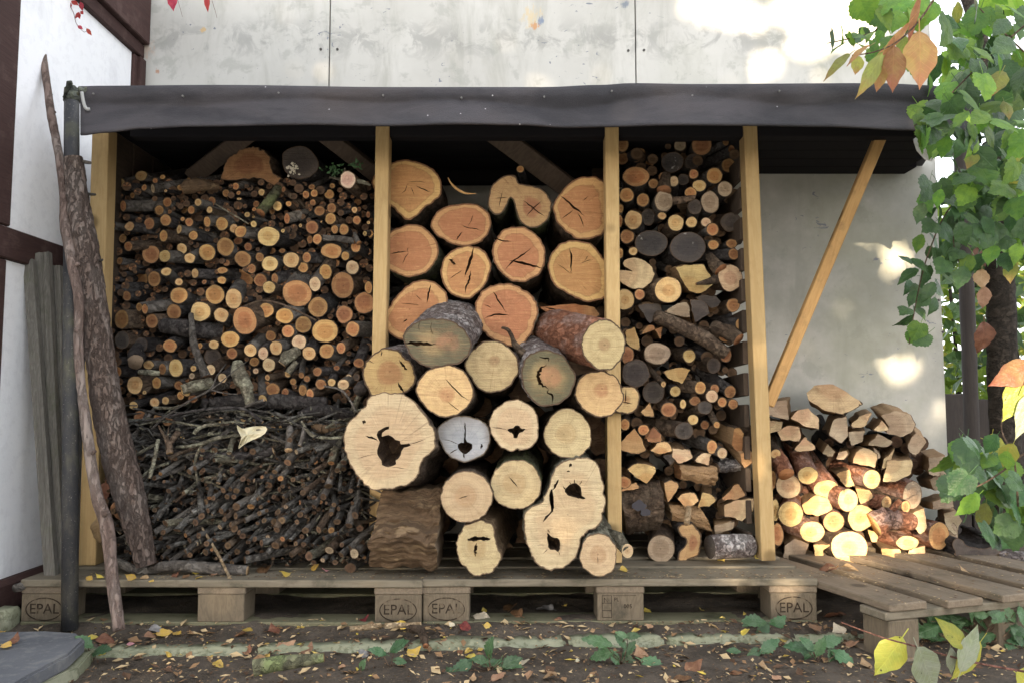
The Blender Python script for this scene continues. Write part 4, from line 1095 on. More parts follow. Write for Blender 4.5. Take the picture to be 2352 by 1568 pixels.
big('perfectly round pale log touching the square chunk at its lower left', 'lower round log', 'C6', [(992 + 197 * cos(t * .4189), 826 + 198 * sin(t * .4189)) for t in range(15)], (980, 826), -.02, (.0, .0), 'cut_beech', BB, cracks=[([(930, 840), (965, 828), (1010, 815)], .002)])
big('round pale log with a dark orange heart right of the lower round log', 'orange hearted log', 'C6', [(1368 + 193 * cos(t * .4189), 732 + 190 * sin(t * .4189)) for t in range(15)], (1350, 720), .02, (.08, .10), 'cut_beech', 'bark_moss', cracks=[([(1310, 670), (1345, 710), (1385, 755)], .003)])
big('tall figure-of-eight log with two black hollows', 'figure-of-eight log', 'C6', [(1436, 960), (1478, 910), (1540, 878), (1572, 830), (1612, 760), (1650, 640), (1690, 590), (1750, 545), (1850, 530), (1950, 545), (2002, 590), (2010, 650), (2038, 720), (2044, 850), (2032, 960), (1990, 1042), (1920, 1090), (1872, 1122), (1850, 1200), (1822, 1290), (1740, 1352), (1650, 1388), (1570, 1372), (1500, 1312), (1458, 1210), (1438, 1090)],
    (1760, 960), -.02, (.03, -.04), 'cut_ash', 'bark_lichen', holes=[[(1738, 782), (1770, 738), (1810, 723), (1850, 740), (1867, 790), (1862, 812), (1896, 842), (1830, 834), (1770, 818)], [(1606, 1098), (1640, 1130), (1690, 1140), (1702, 1190), (1692, 1242), (1660, 1228), (1620, 1222), (1610, 1170)],
        [(1640, 765), (1652, 850), (1650, 930), (1610, 975), (1572, 1018), (1590, 975), (1632, 930), (1622, 850), (1625, 790)]],
    cracks=[([(1690, 690), (1668, 730), (1645, 780)], .006), ([(1766, 583), (1790, 583)], .010), ([(1755, 632), (1778, 630)], .005), ([(1810, 690), (1812, 725)], .003), ([(1770, 710), (1790, 735)], .002), ([(1850, 735), (1870, 700)], .002), ([(1590, 1190), (1520, 1190)], .0015), ([(1610, 1220), (1570, 1260)], .0015), ([(1690, 1235), (1700, 1270)], .002), ([(1720, 745), (1750, 775)], .004), ([(1630, 1100), (1600, 1070)], .002)], n=140, jag=.007, ns=18)
big('battered log with a T shaped black crack and torn bark', 'T cracked log', 'C6', [(913, 1200), (930, 1110), (990, 1040), (1080, 1008), (1160, 1020), (1198, 1060), (1212, 1160), (1240, 1225), (1252, 1290), (1200, 1382), (1110, 1422), (1030, 1412), (968, 1352), (928, 1282)],
    (1070, 1200), -.01, (.16, .06), 'cut_beech', 'rotten', holes=[[(998, 1150), (1030, 1135), (1060, 1122), (1080, 1132), (1122, 1128), (1178, 1146), (1130, 1158), (1085, 1150), (1060, 1162)]], cracks=[([(1066, 1175), (1058, 1225), (1062, 1275)], .009)], jag=.006, rough=.09)
big('small cream log with a snout-like ring, bottom right of the middle bay', 'small cream log', 'C6', [(1853, 1270), (1870, 1180), (1920, 1120), (1990, 1098), (2060, 1120), (2115, 1190), (2133, 1275), (2110, 1370), (2050, 1420), (1990, 1430), (1930, 1410), (1872, 1350)],
    (1988, 1262), -.04, (.10, .16), 'cut_beech', 'bark_lichen', cracks=[([(1985, 1270), (1990, 1340)], .0015)])
o = REG[-1]['o']
m = MB(); a = at(*px('C6', 2060, 1120), .05); b = at(*px('C6', 2212, 1235), -.02)
m.tube([a, (a + b) / 2 + Vector((.004, .01, .012)), b], [.022, .021, .016], 14, bump=.25, fr=30)
m.build('side_branch', M['bark_lichen'], o, True)
c = at(*px('C6', 2213, 1236), -.026)
vv = [(0, 0, 0)] + [(.017 * cos(k * pi / 8), 0, .021 * sin(k * pi / 8)) for k in range(16)]
new_obj('side_branch_end', mk('side_branch_end', vv, [(0, 1 + k, 1 + (k + 1) % 16) for k in range(16)], M['cut_beech'], False, None, {'rho': [0] + [1.0] * 16, 'edge': [.02] + [.003] * 16}), o, c)
# logs glimpsed further back
big('orange log end low behind the central orange log', 'low back log', 'C5', [(1485, 370), (1510, 330), (1560, 300), (1640, 285), (1700, 330), (1700, 460), (1600, 500), (1500, 450)], (1600, 420), .30, (0, 0), H, BB)
big('flat topped orange split piece under the crescent cracked log', 'flat topped piece', 'C5', [(1550, 175), (1800, 150), (1960, 170), (2010, 230), (1900, 300), (1700, 280), (1640, 250)], (1700, 200), .31, (0, 0), 'cut_orange', BB, wedge=True, cracks=[([(1590, 178), (1650, 190), (1680, 195)], .004)])
for (x, y, r, lab, sh) in ((1203, 305, 30, 'small orange log end perched on top of the double lobed log', 'perched small log'),):
    u, v = px('C4', x, y)
    reg(round_log('log', lab, 'log', BIG, u, v, r * .303, r * .303, .34, (.1, 0), .3, M['cut_orange'], M['bark_black']), u, v, r * .3, 'log', '', 'mid', sh)
m = MB()
arc = [(652, 372), (675, 420), (720, 465), (785, 495), (868, 492)]
vv = []; ff = []
for i, (x, y) in enumerate(spline(arc, 18)):
    for (dx, dy, dY) in ((0, 0, 0), (6, -16 * sin(i / 17 * pi) - 3, 0), (6, -16 * sin(i / 17 * pi) - 3, .12), (0, 0, .12)):
        vv.append(at(*px('C4', x + dx, y + dy), .30 + dY))
for i in range(17):
    for k in range(4): ff.append((i * 4 + k, i * 4 + (k + 1) % 4, i * 4 + 4 + (k + 1) % 4, i * 4 + 4 + k))
ff += [(0, 1, 2, 3), (68, 69, 70, 71)]
o_ = vv[30]
tag(new_obj('bark_strip', mk('bark_strip', [p - o_ for p in vv], ff, M['brace']), None, o_), 'curved strip of orange bark on top of the egg shaped log', 'bark')
# curl of dark bark in front of the central log
m = MB()
pts = spline([tuple(at(*px('C5', x, y), Y)) for x, y, Y in ((1255, 330, .10), (1300, 345, .09), (1330, 395, .09), (1345, 450, .08), (1390, 510, .08), (1420, 540, .08))], 22)
vv = []; ff = []
for i, p in enumerate(pts):
    wd = .006 + .020 * (i / 21) ** 1.2
    vv += [Vector(p) + Vector((-wd * .2, 0, -wd * .5)), Vector(p) + Vector((wd * .5, -.006, wd * .6)), Vector(p) + Vector((wd * .5, .006, wd * .6)), Vector(p) + Vector((0, .006, -wd * .5))]
for i in range(21):
    for k in range(4): ff.append((i * 4 + k, i * 4 + (k + 1) % 4, i * 4 + 4 + (k + 1) % 4, i * 4 + 4 + k))
o_ = vv[-1]
tag(new_obj('bark_curl', mk('bark_curl', [p - o_ for p in vv], ff, M['bark_brown'], True), None, o_), 'dark curl of bark hanging in front of the central orange log', 'bark')
# sideways weathered block under the huge log
def sideways_block(label, S, quad, Y, dep, mat, mat_end, grain=(.12, 1), seed=0, amp=.012, ledge=0, cat='log', group=BIG, name='log', curve=.6):
    """quad: TL, TR, BR, BL seen from the front: a log lying across the view"""
    q = [at(*px(S, *p), Y) for p in quad]; nx, nz = 56, 44
    c = (q[2] + q[3]) / 2
    vv = []; ff = []
    for j in range(nz + 1):
        g = j / nz
        for i in range(nx + 1):
            f = i / nx
            p = q[0].lerp(q[1], f).lerp(q[3].lerp(q[2], f), g)
            d = -amp * .9 * noise.noise((f * 2.2 + seed, g * 6, seed)) - amp * .5 * noise.noise((f * 5, g * 22, seed + 4)) + dep * curve * (2 * g - 1) ** 2 * .5
            if ledge:
                gl = .47 + .10 * noise.noise((f * 2.5, seed, 2)) - .08 * (1 - abs(2 * f - 1))
                d -= ledge * max(0, min(1, (g - gl) / .035)) * (1 - .75 * max(0, (g - gl - .16) / .5)) * (1 + .3 * noise.noise((f * 6, g * 9, 5)))
            d -= amp * .35 * noise.noise((f * 3 + 3 * noise.noise((f * 2.5, g * 3, 1)), g * 15 + 5 * noise.noise((f * 2.4, g * 2, 6)), seed + 9))
            e = min(1, min(f, 1 - f) * 14)
            p = p + Vector((amp * .4 * noise.noise((seed, g * 7, f * 2)) * (1 - e), d, amp * .7 * noise.noise((f * 5, seed, g))))
            vv.append(p - c)
    for j in range(nz):
        for i in range(nx): ff.append((j * (nx + 1) + i, (j + 1) * (nx + 1) + i, (j + 1) * (nx + 1) + i + 1, j * (nx + 1) + i + 1))
    root = thing(name, label, cat, c, group)
    # back, ends, top and bottom
    rim = [i for i in range(nx + 1)] + [(j * (nx + 1) + nx) for j in range(1, nz + 1)] + [nz * (nx + 1) + i for i in range(nx - 1, -1, -1)] + [j * (nx + 1) for j in range(nz - 1, 0, -1)]
    b = len(vv); mid = dep
    vv += [Vector((vv[i].x, mid, vv[i].z)) for i in rim]
    m_ = len(rim)
    body = list(ff); ends = []
    for k in range(m_):
        k2 = (k + 1) % m_
        f_ = (rim[k], rim[k2], b + k2, b + k)
        if nx <= k < nx + nz or k >= 2 * nx + nz: ends.append(f_)
        else: body.append(f_)
    body.append(tuple(b + k for k in range(m_)))
    me = mk('side', vv, body + ends, [mat, mat_end], False, [0] * len(body) + [1] * len(ends), {'rho': [.5] * len(vv), 'edge': [.03] * len(vv)})
    new_obj('side', me, root, c)
    return root
o = sideways_block('square brown weathered chunk lying under the huge hollow log', 'C6', [(325, 800), (800, 785), (762, 1392), (245, 1375)], .02, .2, M['rotten'], M['cut_grey'], seed=3, amp=.022, ledge=.055)
c = o.location.copy(); reg(o, *px('C6', 510, 1090), 60, 'log', '', 'mid', 'square chunk')
# ------------------------------------------------------------------ many small ends, from measured tables
CUT = {'o': ('cut_orange', 'orange'), 'y': ('cut_yellow', 'yellow'), 'p': ('cut_pale', 'pale'), 'd': ('cut_brown', 'brown'), 'g': ('cut_grey', 'grey'), 'k': ('cut_black', 'blackened'), 'f': ('cut_fungus', 'blackened')}
def table(S, bay, txt, Y0, step, L, barks, cat, name, group, axr=(-.14, .14, -.14, .14), kind='branch end', irr=.05):
    for line in txt.strip().split('\n'):
        lab = short = None
        if '|' in line:
            q = [s.strip() for s in line.split('|')]
            line = q[0]; lab = q[1]; short = q[2] if len(q) > 2 else None
        f = line.split()
        if not f: continue
        x, y, rx, ry = (float(k) for k in f[:4]); t = f[4]
        d = float(f[5]) if len(f) > 5 else 0
        ax = float(f[6]) if len(f) > 6 else U(axr[0], axr[1]); az = float(f[7]) if len(f) > 7 else U(axr[2], axr[3])
        u, v = px(S, x, y); k = SETS[S][2]
        Y = Y0 + d * step + U(-.006, .006)
        if bay == 'third' and u > 1615: ax = min(ax, -.12)
        ln = L * U(.85, 1.1) / max(1, sqrt(1 + ax * ax + az * az) * .75)
        n = 16 if rx * k < 12 else 24
        o = round_log(name, lab, cat, group, u, v, rx * k, ry * k, Y, (ax, az), ln, M[CUT[t][0]], M[random.choice(barks)], 0, irr * U(.5, 1.5), n)
        reg(o, u, v, max(rx, ry) * k, kind, CUT[t][1], bay, short)

LEFT_A = '''
145 445 38 38 y 1.2|
315 390 58 45 y 1.4|
430 428 25 24 o 1
490 397 25 22 o 1
338 485 26 30 o .6
410 492 22 38 g .6 1.5 .55
515 512 16 16 y .3
708 420 18 22 d 1
638 485 32 26 o .6
240 550 25 28 d .8 .8 0
165 637 38 48 o .4 1.7 .28
530 605 42 42 d .8
463 672 43 42 d .5
548 685 24 20 d .7
670 670 30 36 d 1.4
728 670 35 35 o .5
783 608 34 34 y .1 .6 0
895 600 40 42 d .7 .8 0
878 668 30 30 y .1
1015 532 32 32 d .7
1095 475 33 30 o .6
1118 528 22 20 o .6 .7 .1
1124 578 24 12 y .3
1310 525 32 30 y .3
1265 620 30 30 d 1
1250 665 20 22 o .3
1440 637 40 42 y .3
1400 680 26 28 d .9
1490 500 18 28 d .4 .8 -.6
1535 618 26 24 o .4
1677 543 32 33 o .4
1745 532 32 34 o .4
1725 480 30 24 d .7
1733 610 28 28 d .5
1870 540 42 42 o .7
1895 470 24 24 o .5
1790 678 46 44 d .4
1890 655 40 44 d .6
2060 560 18 16 d .8
2105 605 32 32 d 1.4
2080 670 28 28 y .2
2115 665 22 24 d .5
2192 708 20 28 d .5
1520 740 28 45 d .3 .9 .5
1880 742 50 50 o .2
2098 757 36 38 o .4
2195 775 18 18 y .4
515 755 48 50 o .3
380 783 48 52 d .5
655 745 20 20 o .5
712 770 38 38 o .5
858 768 36 44 o .3 .9 .6
982 785 54 55 o .3
1192 708 26 26 y .2
1243 728 16 14 y .2
1245 788 28 30 y 0
1080 822 40 40 y .4
1135 850 58 52 o .1 .8 .1
1370 890 98 82 y 0 | large oval yellow branch end in the middle of the left stack | large oval branch end
1487 843 18 20 y -.1
215 805 45 42 y .2 .9 0
80 800 26 34 o .6 .9 0
628 830 28 42 y .3 1.2 -.1
500 885 42 50 o .2 1 .1
745 880 42 40 o .3
875 872 45 45 d 1.1
800 835 32 30 d 1.1
1728 812 55 55 d .3
1632 800 16 20 y .1
1805 768 12 12 y .3
1915 830 32 38 o .4
1993 830 42 48 o .2
2165 865 20 24 y .3
2210 868 28 35 o .5
160 905 32 40 d 1.1
205 970 48 40 o .3 1.2 .3
1770 912 42 46 o .2
1710 915 26 36 d .8
2090 975 42 48 o .2
395 1035 75 75 d .7
508 1050 58 50 y .2 .9 .1
650 990 45 45 y .4
715 1068 48 44 y .1
860 1020 72 68 o .2
1013 975 72 78 d .3
1115 925 42 34 d .9
1200 975 36 34 d .7
1155 1075 70 66 d .5
1295 1060 36 38 d .2 .1 .7
1380 1115 68 65 y .1
1395 1010 34 30 d 1
1555 1085 72 66 y .1
1480 1008 30 22 d .8
1683 1062 40 46 o .2 .8 .1
1655 1145 46 42 o .4
1888 1008 90 62 o .4
2003 1050 38 38 o .3
1925 1110 34 32 d .7
2062 1145 55 60 p .1
135 1092 30 32 d .8 .8 0
422 1240 64 66 d .5
520 1180 48 38 y .1
760 1195 36 42 y .3 1.2 .05
1018 1108 32 28 d .6
985 1170 48 28 o .2
980 1250 40 34 o .3
1228 1155 38 44 d .5
1150 1250 95 95 d 1.4
1300 1252 60 54 d .8
1372 1310 58 52 y .1
1420 1240 32 50 d .3 .9 .45
1838 1180 55 62 o .1 .1 .7
1752 1283 50 62 p 0 .15 .7
1980 1290 100 110 d .4 | big brown log end crossed by two cracks beside the first middle post | cross-cracked log end
1605 1360 120 108 o 0 -.05 .6 | biggest orange log end of the left stack, seen from slightly above | biggest orange log end
2195 1310 34 55 o .3
75 1320 30 40 d .8 .8 .1
625 1265 36 34 y .2
835 1265 22 22 d .5
195 1380 38 44 d .5
625 1375 75 72 o .3
925 1370 78 80 o .2
1080 1405 72 85 y .1
2160 1440 85 90 d .5 0 0
300 1235 70 80 d 1.5
2105 500 40 50 d 1.4
'''
LEFT_B = '''
298 190 36 38 d .4 1.1 .35
345 205 35 44 o .2 1.3 .4
805 228 86 86 y .1
585 230 66 66 d .7
150 290 72 82 d .5 .8 .1
400 305 62 62 d .4 .6 .1
975 255 60 62 y .2
1168 300 108 115 o 0 | large orange log end with a pale outer ring under the big ones | pale ringed log end
1350 215 66 62 o .4
1500 262 78 66 o .3
1655 335 70 72 d .3
1835 385 108 98 o .2 | large orange log end with fine saw marks right of the pale ringed one | saw marked log end
1995 250 68 76 d .5
2064 370 60 66 o .3 .4 .1
1775 190 85 85 d .5
1530 390 58 54 o .3
1387 425 46 46 d .8
1050 455 80 68 o .1
915 500 45 40 y .3
800 510 25 30 o .5 1 0
550 510 60 55 o .3
155 460 65 75 k .8 .6 .1
310 500 60 60 k .8 .6 .1
1217 545 55 55 y .1 .1 .5
1322 570 45 55 p .2
1430 528 58 60 y .1
1620 475 62 60 p .3
1703 570 58 58 y 0 .12 .6
1850 550 66 62 o .2
1968 525 42 50 o .2 .2 .3
1065 570 48 48 d .5
905 600 72 70 k .9
1370 665 58 58 p 0
1250 640 44 40 d .6
1262 715 28 26 p .1
890 705 42 46 p .1
600 690 68 76 y .2 .4 .05 | round golden yellow log end left of the bent grey branch | golden yellow log end
490 700 38 50 d .4 .9 0
745 695 28 28 y .2
733 757 28 28 g .2
375 665 60 38 y .4 1 0
120 720 38 44 o .4 .8 0
265 830 76 76 y .2 .5 .1
440 815 48 50 o .3 .8 .1
625 835 40 40 d .6
685 885 50 40 y .1 1.2 .3
985 775 40 42 p .2
340 893 20 20 y .1
425 975 42 42 y .2
515 960 38 34 y .3
250 1000 42 36 y .2 .5 .3
305 1095 55 55 d .2
455 1105 45 45 o .3
530 1130 50 40 d .4
740 945 40 34 d .4
640 920 34 36 o .4
1400 870 58 56 d .2
1350 830 36 32 d .4
1505 890 34 34 d .4
1572 805 28 30 d .4
1770 720 42 40 d .2 .8 .1
1800 825 46 44 d .2
1890 810 36 36 y .1
1985 828 52 46 p 0
2095 765 28 30 k .4
2030 765 26 28 g .4
1930 690 28 22 d .2 .1 .5
1710 905 36 46 o .1 .4 .2
1650 875 36 50 d .3
1525 742 28 30 y -.1 .1 .5
1360 770 28 28 y .1 1.2 .3
1640 750 25 28 d .2 -.2 .6
1685 780 30 28 d .4
1318 950 38 42 y -.2 -.35 1.0
2115 650 48 40 d .2 .1 .9
1155 1140 38 36 y .1
1235 1130 30 28 y .1
1085 1135 28 26 y .1
980 1100 20 20 p .2
880 1093 14 14 p .2
1400 1095 15 14 y 0
1404 1190 24 28 y -.1
1465 1180 18 18 y -.1
1440 1215 18 16 y 0
655 1260 20 26 y 0
1340 1190 26 26 y 0
1330 1272 22 20 y 0
1535 1375 32 24 y 0 0 .8
1010 1210 45 35 k .4
310 1275 22 22 o .3
1740 1290 40 30 g .1
965 1140 14 14 y .2
2035 1470 36 40 k .3
'''
YL = YP + .07
BGROUP = 'small branches stacked in the left bay'
table('A', 'left', LEFT_A, YL, .075, .42, ['bark_grey', 'bark_grey', 'bark_brown', 'bark_black'], 'branch', 'branch', BGROUP, (-.25, .5, -.25, .55))
table('B', 'left', LEFT_B, YL - .02, .075, .42, ['bark_grey', 'bark_brown', 'bark_brown', 'bark_black'], 'branch', 'branch', BGROUP, (-.25, .5, -.25, .55))
# deeper ends that fill the gaps between the measured ones, as one mass
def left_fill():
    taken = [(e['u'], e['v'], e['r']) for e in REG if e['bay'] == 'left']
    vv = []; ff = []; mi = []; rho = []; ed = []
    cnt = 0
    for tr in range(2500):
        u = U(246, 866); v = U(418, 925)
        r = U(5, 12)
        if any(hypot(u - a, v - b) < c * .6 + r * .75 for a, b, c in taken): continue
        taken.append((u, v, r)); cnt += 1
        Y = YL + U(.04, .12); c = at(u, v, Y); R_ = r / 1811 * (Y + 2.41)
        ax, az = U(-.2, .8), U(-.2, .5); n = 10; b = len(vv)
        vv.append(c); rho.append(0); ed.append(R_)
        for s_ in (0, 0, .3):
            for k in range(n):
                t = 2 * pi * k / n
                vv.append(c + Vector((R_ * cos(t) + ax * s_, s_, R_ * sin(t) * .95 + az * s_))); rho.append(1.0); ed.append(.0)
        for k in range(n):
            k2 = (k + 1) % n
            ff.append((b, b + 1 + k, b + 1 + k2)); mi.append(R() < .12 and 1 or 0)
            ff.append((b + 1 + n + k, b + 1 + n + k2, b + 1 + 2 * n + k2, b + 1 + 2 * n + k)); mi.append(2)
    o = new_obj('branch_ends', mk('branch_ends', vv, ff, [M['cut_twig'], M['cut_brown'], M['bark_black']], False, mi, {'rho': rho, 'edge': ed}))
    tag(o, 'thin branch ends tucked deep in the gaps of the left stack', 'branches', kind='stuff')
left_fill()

# ---- branches seen along their length (label, group, category): u v Y r
def along(name, label, cat, group, S, pts, mat, cutm='cut_brown', seg=26, n=12, bump=.08, bay=None, short=None):
    k = SETS[S][2]
    P = [(*px(S, x, y), Y, r * k) for x, y, Y, r in pts]
    o = lean(name, label, cat, P, mat, n, seg, group, bump, 12, M[cutm])
    if bay: reg(o, P[len(P) // 2][0], P[len(P) // 2][1], 8, name, '', bay, short)
    return o
along('branch', 'mossy green branch lying slanted among the cut ends, upper left stack', 'branch', BGROUP, 'A', [(1300, 690, .24, 42), (1370, 600, .27, 44), (1450, 490, .31, 40)], M['bark_moss'], bay='left', short='mossy green branch')
along('branch', 'shredded rotten log lying across on top of the left stack', 'log', BGROUP, 'A', [(648, 500, .26, 40), (720, 478, .27, 58), (830, 470, .28, 52), (960, 475, .30, 24)], M['rotten'], bump=.3, bay='left', short='shredded rotten log')
along('branch', 'smooth grey branch lying level near the first middle post', 'branch', BGROUP, 'A', [(1820, 900, .27, 26), (1950, 908, .27, 28), (2085, 928, .26, 26)], M['bark_grey'], bay='left', short='level grey branch')
along('branch', 'grey branch stub angling down near the first middle post', 'branch', BGROUP, 'A', [(2080, 860, .25, 14), (2100, 915, .24, 20), (2115, 945, .23, 24)], M['bark_grey'], bay='left')
along('branch', 'thick dark branch lying across behind the bent grey branch', 'branch', BGROUP, 'B', [(480, 340, .30, 60), (700, 365, .30, 75), (1000, 395, .32, 70)], M['bark_black'], bay='left')
along('branch', 'bent grey branch hanging down over the middle of the left stack', 'branch', BGROUP, 'B', [(725, 250, .24, 22), (735, 350, .21, 24), (745, 480, .19, 30), (785, 600, .18, 32), (825, 690, .17, 34), (850, 760, .17, 40)], M['bark_grey'], bay='left', short='bent grey branch')
along('branch', 'knobby dark stump end beside the thick bark branch', 'branch', BGROUP, 'B', [(265, 640, .20, 66), (272, 590, .24, 70), (280, 510, .28, 36)], M['bark_black'], 'cut_grey', bump=.22, bay='left', short='knobby dark stump')
along('branch', 'barked branch with a broken yellow end lying right of the thick leaning branch', 'branch', BGROUP, 'B', [(650, 870, .22, 40), (760, 840, .24, 50), (900, 810, .28, 42)], M['bark_lichen'], 'cut_yellow', bay='left')
along('bark_piece', 'curled piece of loose bark standing upright in the left stack', 'bark', None, 'B', [(1105, 640, .21, 40), (1125, 740, .20, 58), (1185, 860, .19, 50), (1215, 1000, .19, 36)], M['bark_lichen'], 'cut_pale', bump=.3, bay='left', short='upright bark piece')
along('bark_piece', 'broken pale bark stub above the upright bark piece', 'bark', None, 'B', [(1480, 660, .21, 34), (1530, 600, .22, 52), (1610, 560, .25, 46)], M['bark_lichen'], 'cut_pale', bump=.28, bay='left')
along('branch', 'pale leg-like branch fork crossing the cut ends, lower left stack', 'branch', BGROUP, 'B', [(1600, 640, .20, 20), (1560, 690, .19, 26), (1525, 740, .18, 28)], M['bark_lichen'], 'cut_yellow', bay='left')
along('branch', 'white-barked stick lying level left of the golden yellow log end', 'branch', BGROUP, 'B', [(295, 725, .22, 20), (380, 730, .22, 24), (470, 735, .23, 22)], M['bark_lichen'], bay='left')
along('branch', 'dark knob of wood beside the rust stained log', 'branch', BGROUP, 'B', [(2120, 870, .20, 62), (2140, 860, .25, 60), (2180, 830, .30, 40)], M['bark_black'], 'cut_black', bump=.3, bay='left')
along('branch', 'dark log lying across under the small branch ends, left of the huge log', 'log', BGROUP, 'B', [(830, 990, .27, 50), (1200, 960, .27, 60), (1550, 975, .26, 62), (1850, 990, .26, 50)], M['bark_black'], 'cut_black', bump=.15, bay='left')
along('bark_piece', 'layered slab of dark rotten bark left of the huge hollow log', 'bark', None, 'B', [(1620, 1080, .20, 40), (1800, 1040, .19, 40), (1950, 1060, .19, 44), (2070, 1080, .20, 38)], M['bark_black'], 'cut_black', bump=.35, bay='left', short='rotten bark slab')
along('bark_piece', 'twisted dark strip of bark below the rotten bark slab', 'bark', None, 'B', [(1700, 1130, .19, 18), (1790, 1190, .18, 36), (1900, 1190, .18, 34), (2000, 1160, .19, 24)], M['rotten'], 'cut_black', bump=.35, bay='left')
BR = 'loose sticks on the brushwood pile'
def stick(label, S, pts, mat, short=None, cut='cut_pale', n=8, bump=.12):
    return along('stick', label, 'stick', BR, S, pts, M[mat], cut, 30, n, bump, 'twig', short)
stick('long black curved branch lying across the top of the brushwood bundle', 'Z', [(440, 300, .18, 20), (600, 300, .17, 26), (760, 305, .16, 30), (950, 318, .16, 32), (1200, 322, .16, 32), (1380, 305, .16, 32), (1490, 280, .16, 34)], 'bark_black', 'curved black branch')
stick('long dark branch lying along the pallet edge under the brushwood', 'Z', [(245, 1090, .09, 26), (340, 1140, .08, 32), (450, 1185, .07, 34), (560, 1190, .07, 34), (640, 1160, .06, 40), (780, 1150, .06, 42), (950, 1165, .06, 42), (1130, 1180, .06, 42), (1290, 1190, .06, 38)], 'bark_grey', 'dark branch on the pallet edge')
stick('straw coloured stick leaning on the brushwood with its foot on the pallet', 'Z', [(945, 862, .13, 7), (1010, 970, .09, 10), (1080, 1090, .05, 11), (1160, 1255, .01, 12)], 'straw', 'straw coloured stick')
stick('pale bowed twig curving over the top of the brushwood', 'Z', [(750, 252, .13, 11), (860, 245, .12, 14), (950, 225, .12, 15), (1040, 190, .12, 16), (1130, 172, .13, 15), (1235, 165, .14, 13)], 'bark_lichen', 'pale bowed twig')
stick('thin wavy twig hanging down from the pale bowed twig', 'Z', [(940, 245, .12, 11), (905, 310, .12, 12), (888, 400, .12, 11), (905, 470, .11, 9), (908, 522, .11, 7)], 'bark_lichen')
stick('arched pale twig end above the pale bowed twig', 'Z', [(885, 150, .12, 15), (920, 112, .12, 15), (985, 88, .13, 14), (1080, 82, .15, 11)], 'bark_lichen')
stick('long thin dark twig rising across the lower left branch ends', 'B', [(395, 1200, .14, 9), (520, 1090, .13, 9), (700, 970, .13, 9), (885, 868, .13, 9), (940, 760, .14, 7), (1015, 660, .15, 5)], 'bark_grey', 'rising thin twig')
stick('fine side twig forking right from the rising thin twig', 'B', [(885, 870, .13, 6), (960, 890, .13, 5), (1050, 905, .14, 5), (1110, 908, .14, 4)], 'bark_grey')
stick('fine twig forking up from the rising thin twig', 'B', [(890, 870, .13, 6), (960, 820, .13, 5), (1060, 735, .14, 4), (1185, 640, .15, 3)], 'bark_grey')
stick('thin black stick lying nearly level above the pale crumpled leaf', 'B', [(330, 1130, .14, 8), (560, 1085, .13, 10), (760, 1045, .13, 11), (960, 1025, .13, 11), (1165, 1032, .13, 11), (1320, 1140, .12, 14)], 'bark_black', 'level black stick')
stick('snapped stick with a dark end below the upright bark piece', 'B', [(1140, 1030, .14, 9), (1230, 990, .13, 13), (1330, 955, .12, 13)], 'bark_grey')
stick('whitish lichen covered stick standing beside the thick leaning branch', 'Z', [(545, 490, .07, 17), (565, 420, .08, 17), (590, 310, .10, 17), (612, 195, .12, 15)], 'bark_lichen', 'lichen covered stick')
stick('pale twig lying slanted left of the lichen covered stick', 'Z', [(445, 310, .09, 13), (520, 270, .10, 13), (600, 225, .12, 11)], 'bark_lichen')
stick('thin pale stick crossing low beside the thick leaning branch', 'Z', [(490, 480, .08, 10), (560, 420, .10, 12), (690, 375, .13, 11)], 'bark_lichen')
stick('thin grey curved twig on top of the brushwood near the huge log', 'B', [(1640, 1130, .14, 9), (1720, 1240, .12, 14), (1850, 1270, .11, 12), (1980, 1265, .11, 12)], 'bark_lichen')
stick('grey stick hanging down from the rotten bark slab', 'B', [(1665, 1180, .14, 18), (1650, 1260, .12, 18), (1625, 1335, .11, 18)], 'bark_grey')
stick('thick grey twig with a pale cut end under the rotten bark slab', 'B', [(1545, 1180, .16, 26), (1540, 1280, .13, 30), (1535, 1372, .10, 32)], 'bark_grey')
stick('thin twig drooping in front of the rust stained log', 'B', [(1825, 840, .14, 8), (1960, 870, .13, 11), (2030, 940, .12, 9), (2095, 1055, .12, 7)], 'bark_grey')
stick('pale straw twig lying over the upper left stack', 'A', [(920, 615, .22, 6), (1010, 670, .21, 7), (1120, 735, .20, 7), (1200, 785, .19, 6)], 'bark_lichen')
stick('dark arching twig over the pale ringed log end', 'B', [(1200, 170, .24, 8), (1310, 140, .22, 9), (1420, 150, .21, 9), (1580, 210, .20, 9), (1760, 300, .19, 8)], 'bark_brown')
# forked reddish stub
o = stick('reddish forked stub standing up from the brushwood', 'Z', [(700, 300, .09, 26), (690, 230, .10, 24), (660, 170, .11, 13), (615, 90, .13, 6)], 'bark_brown', 'reddish forked stub')
for pts in ([(695, 240, .10, 18), (735, 180, .12, 22), (765, 140, .15, 26)], [(680, 190, .105, 9), (690, 130, .12, 5), (692, 95, .13, 3)]):
    q = lean('fork', None, None, [(*px('Z', x, y), Y, r * .3027) for x, y, Y, r in pts], M['bark_brown'], 8, 10)
    l = q.location.copy(); q.parent = o; q.location = l - o.location

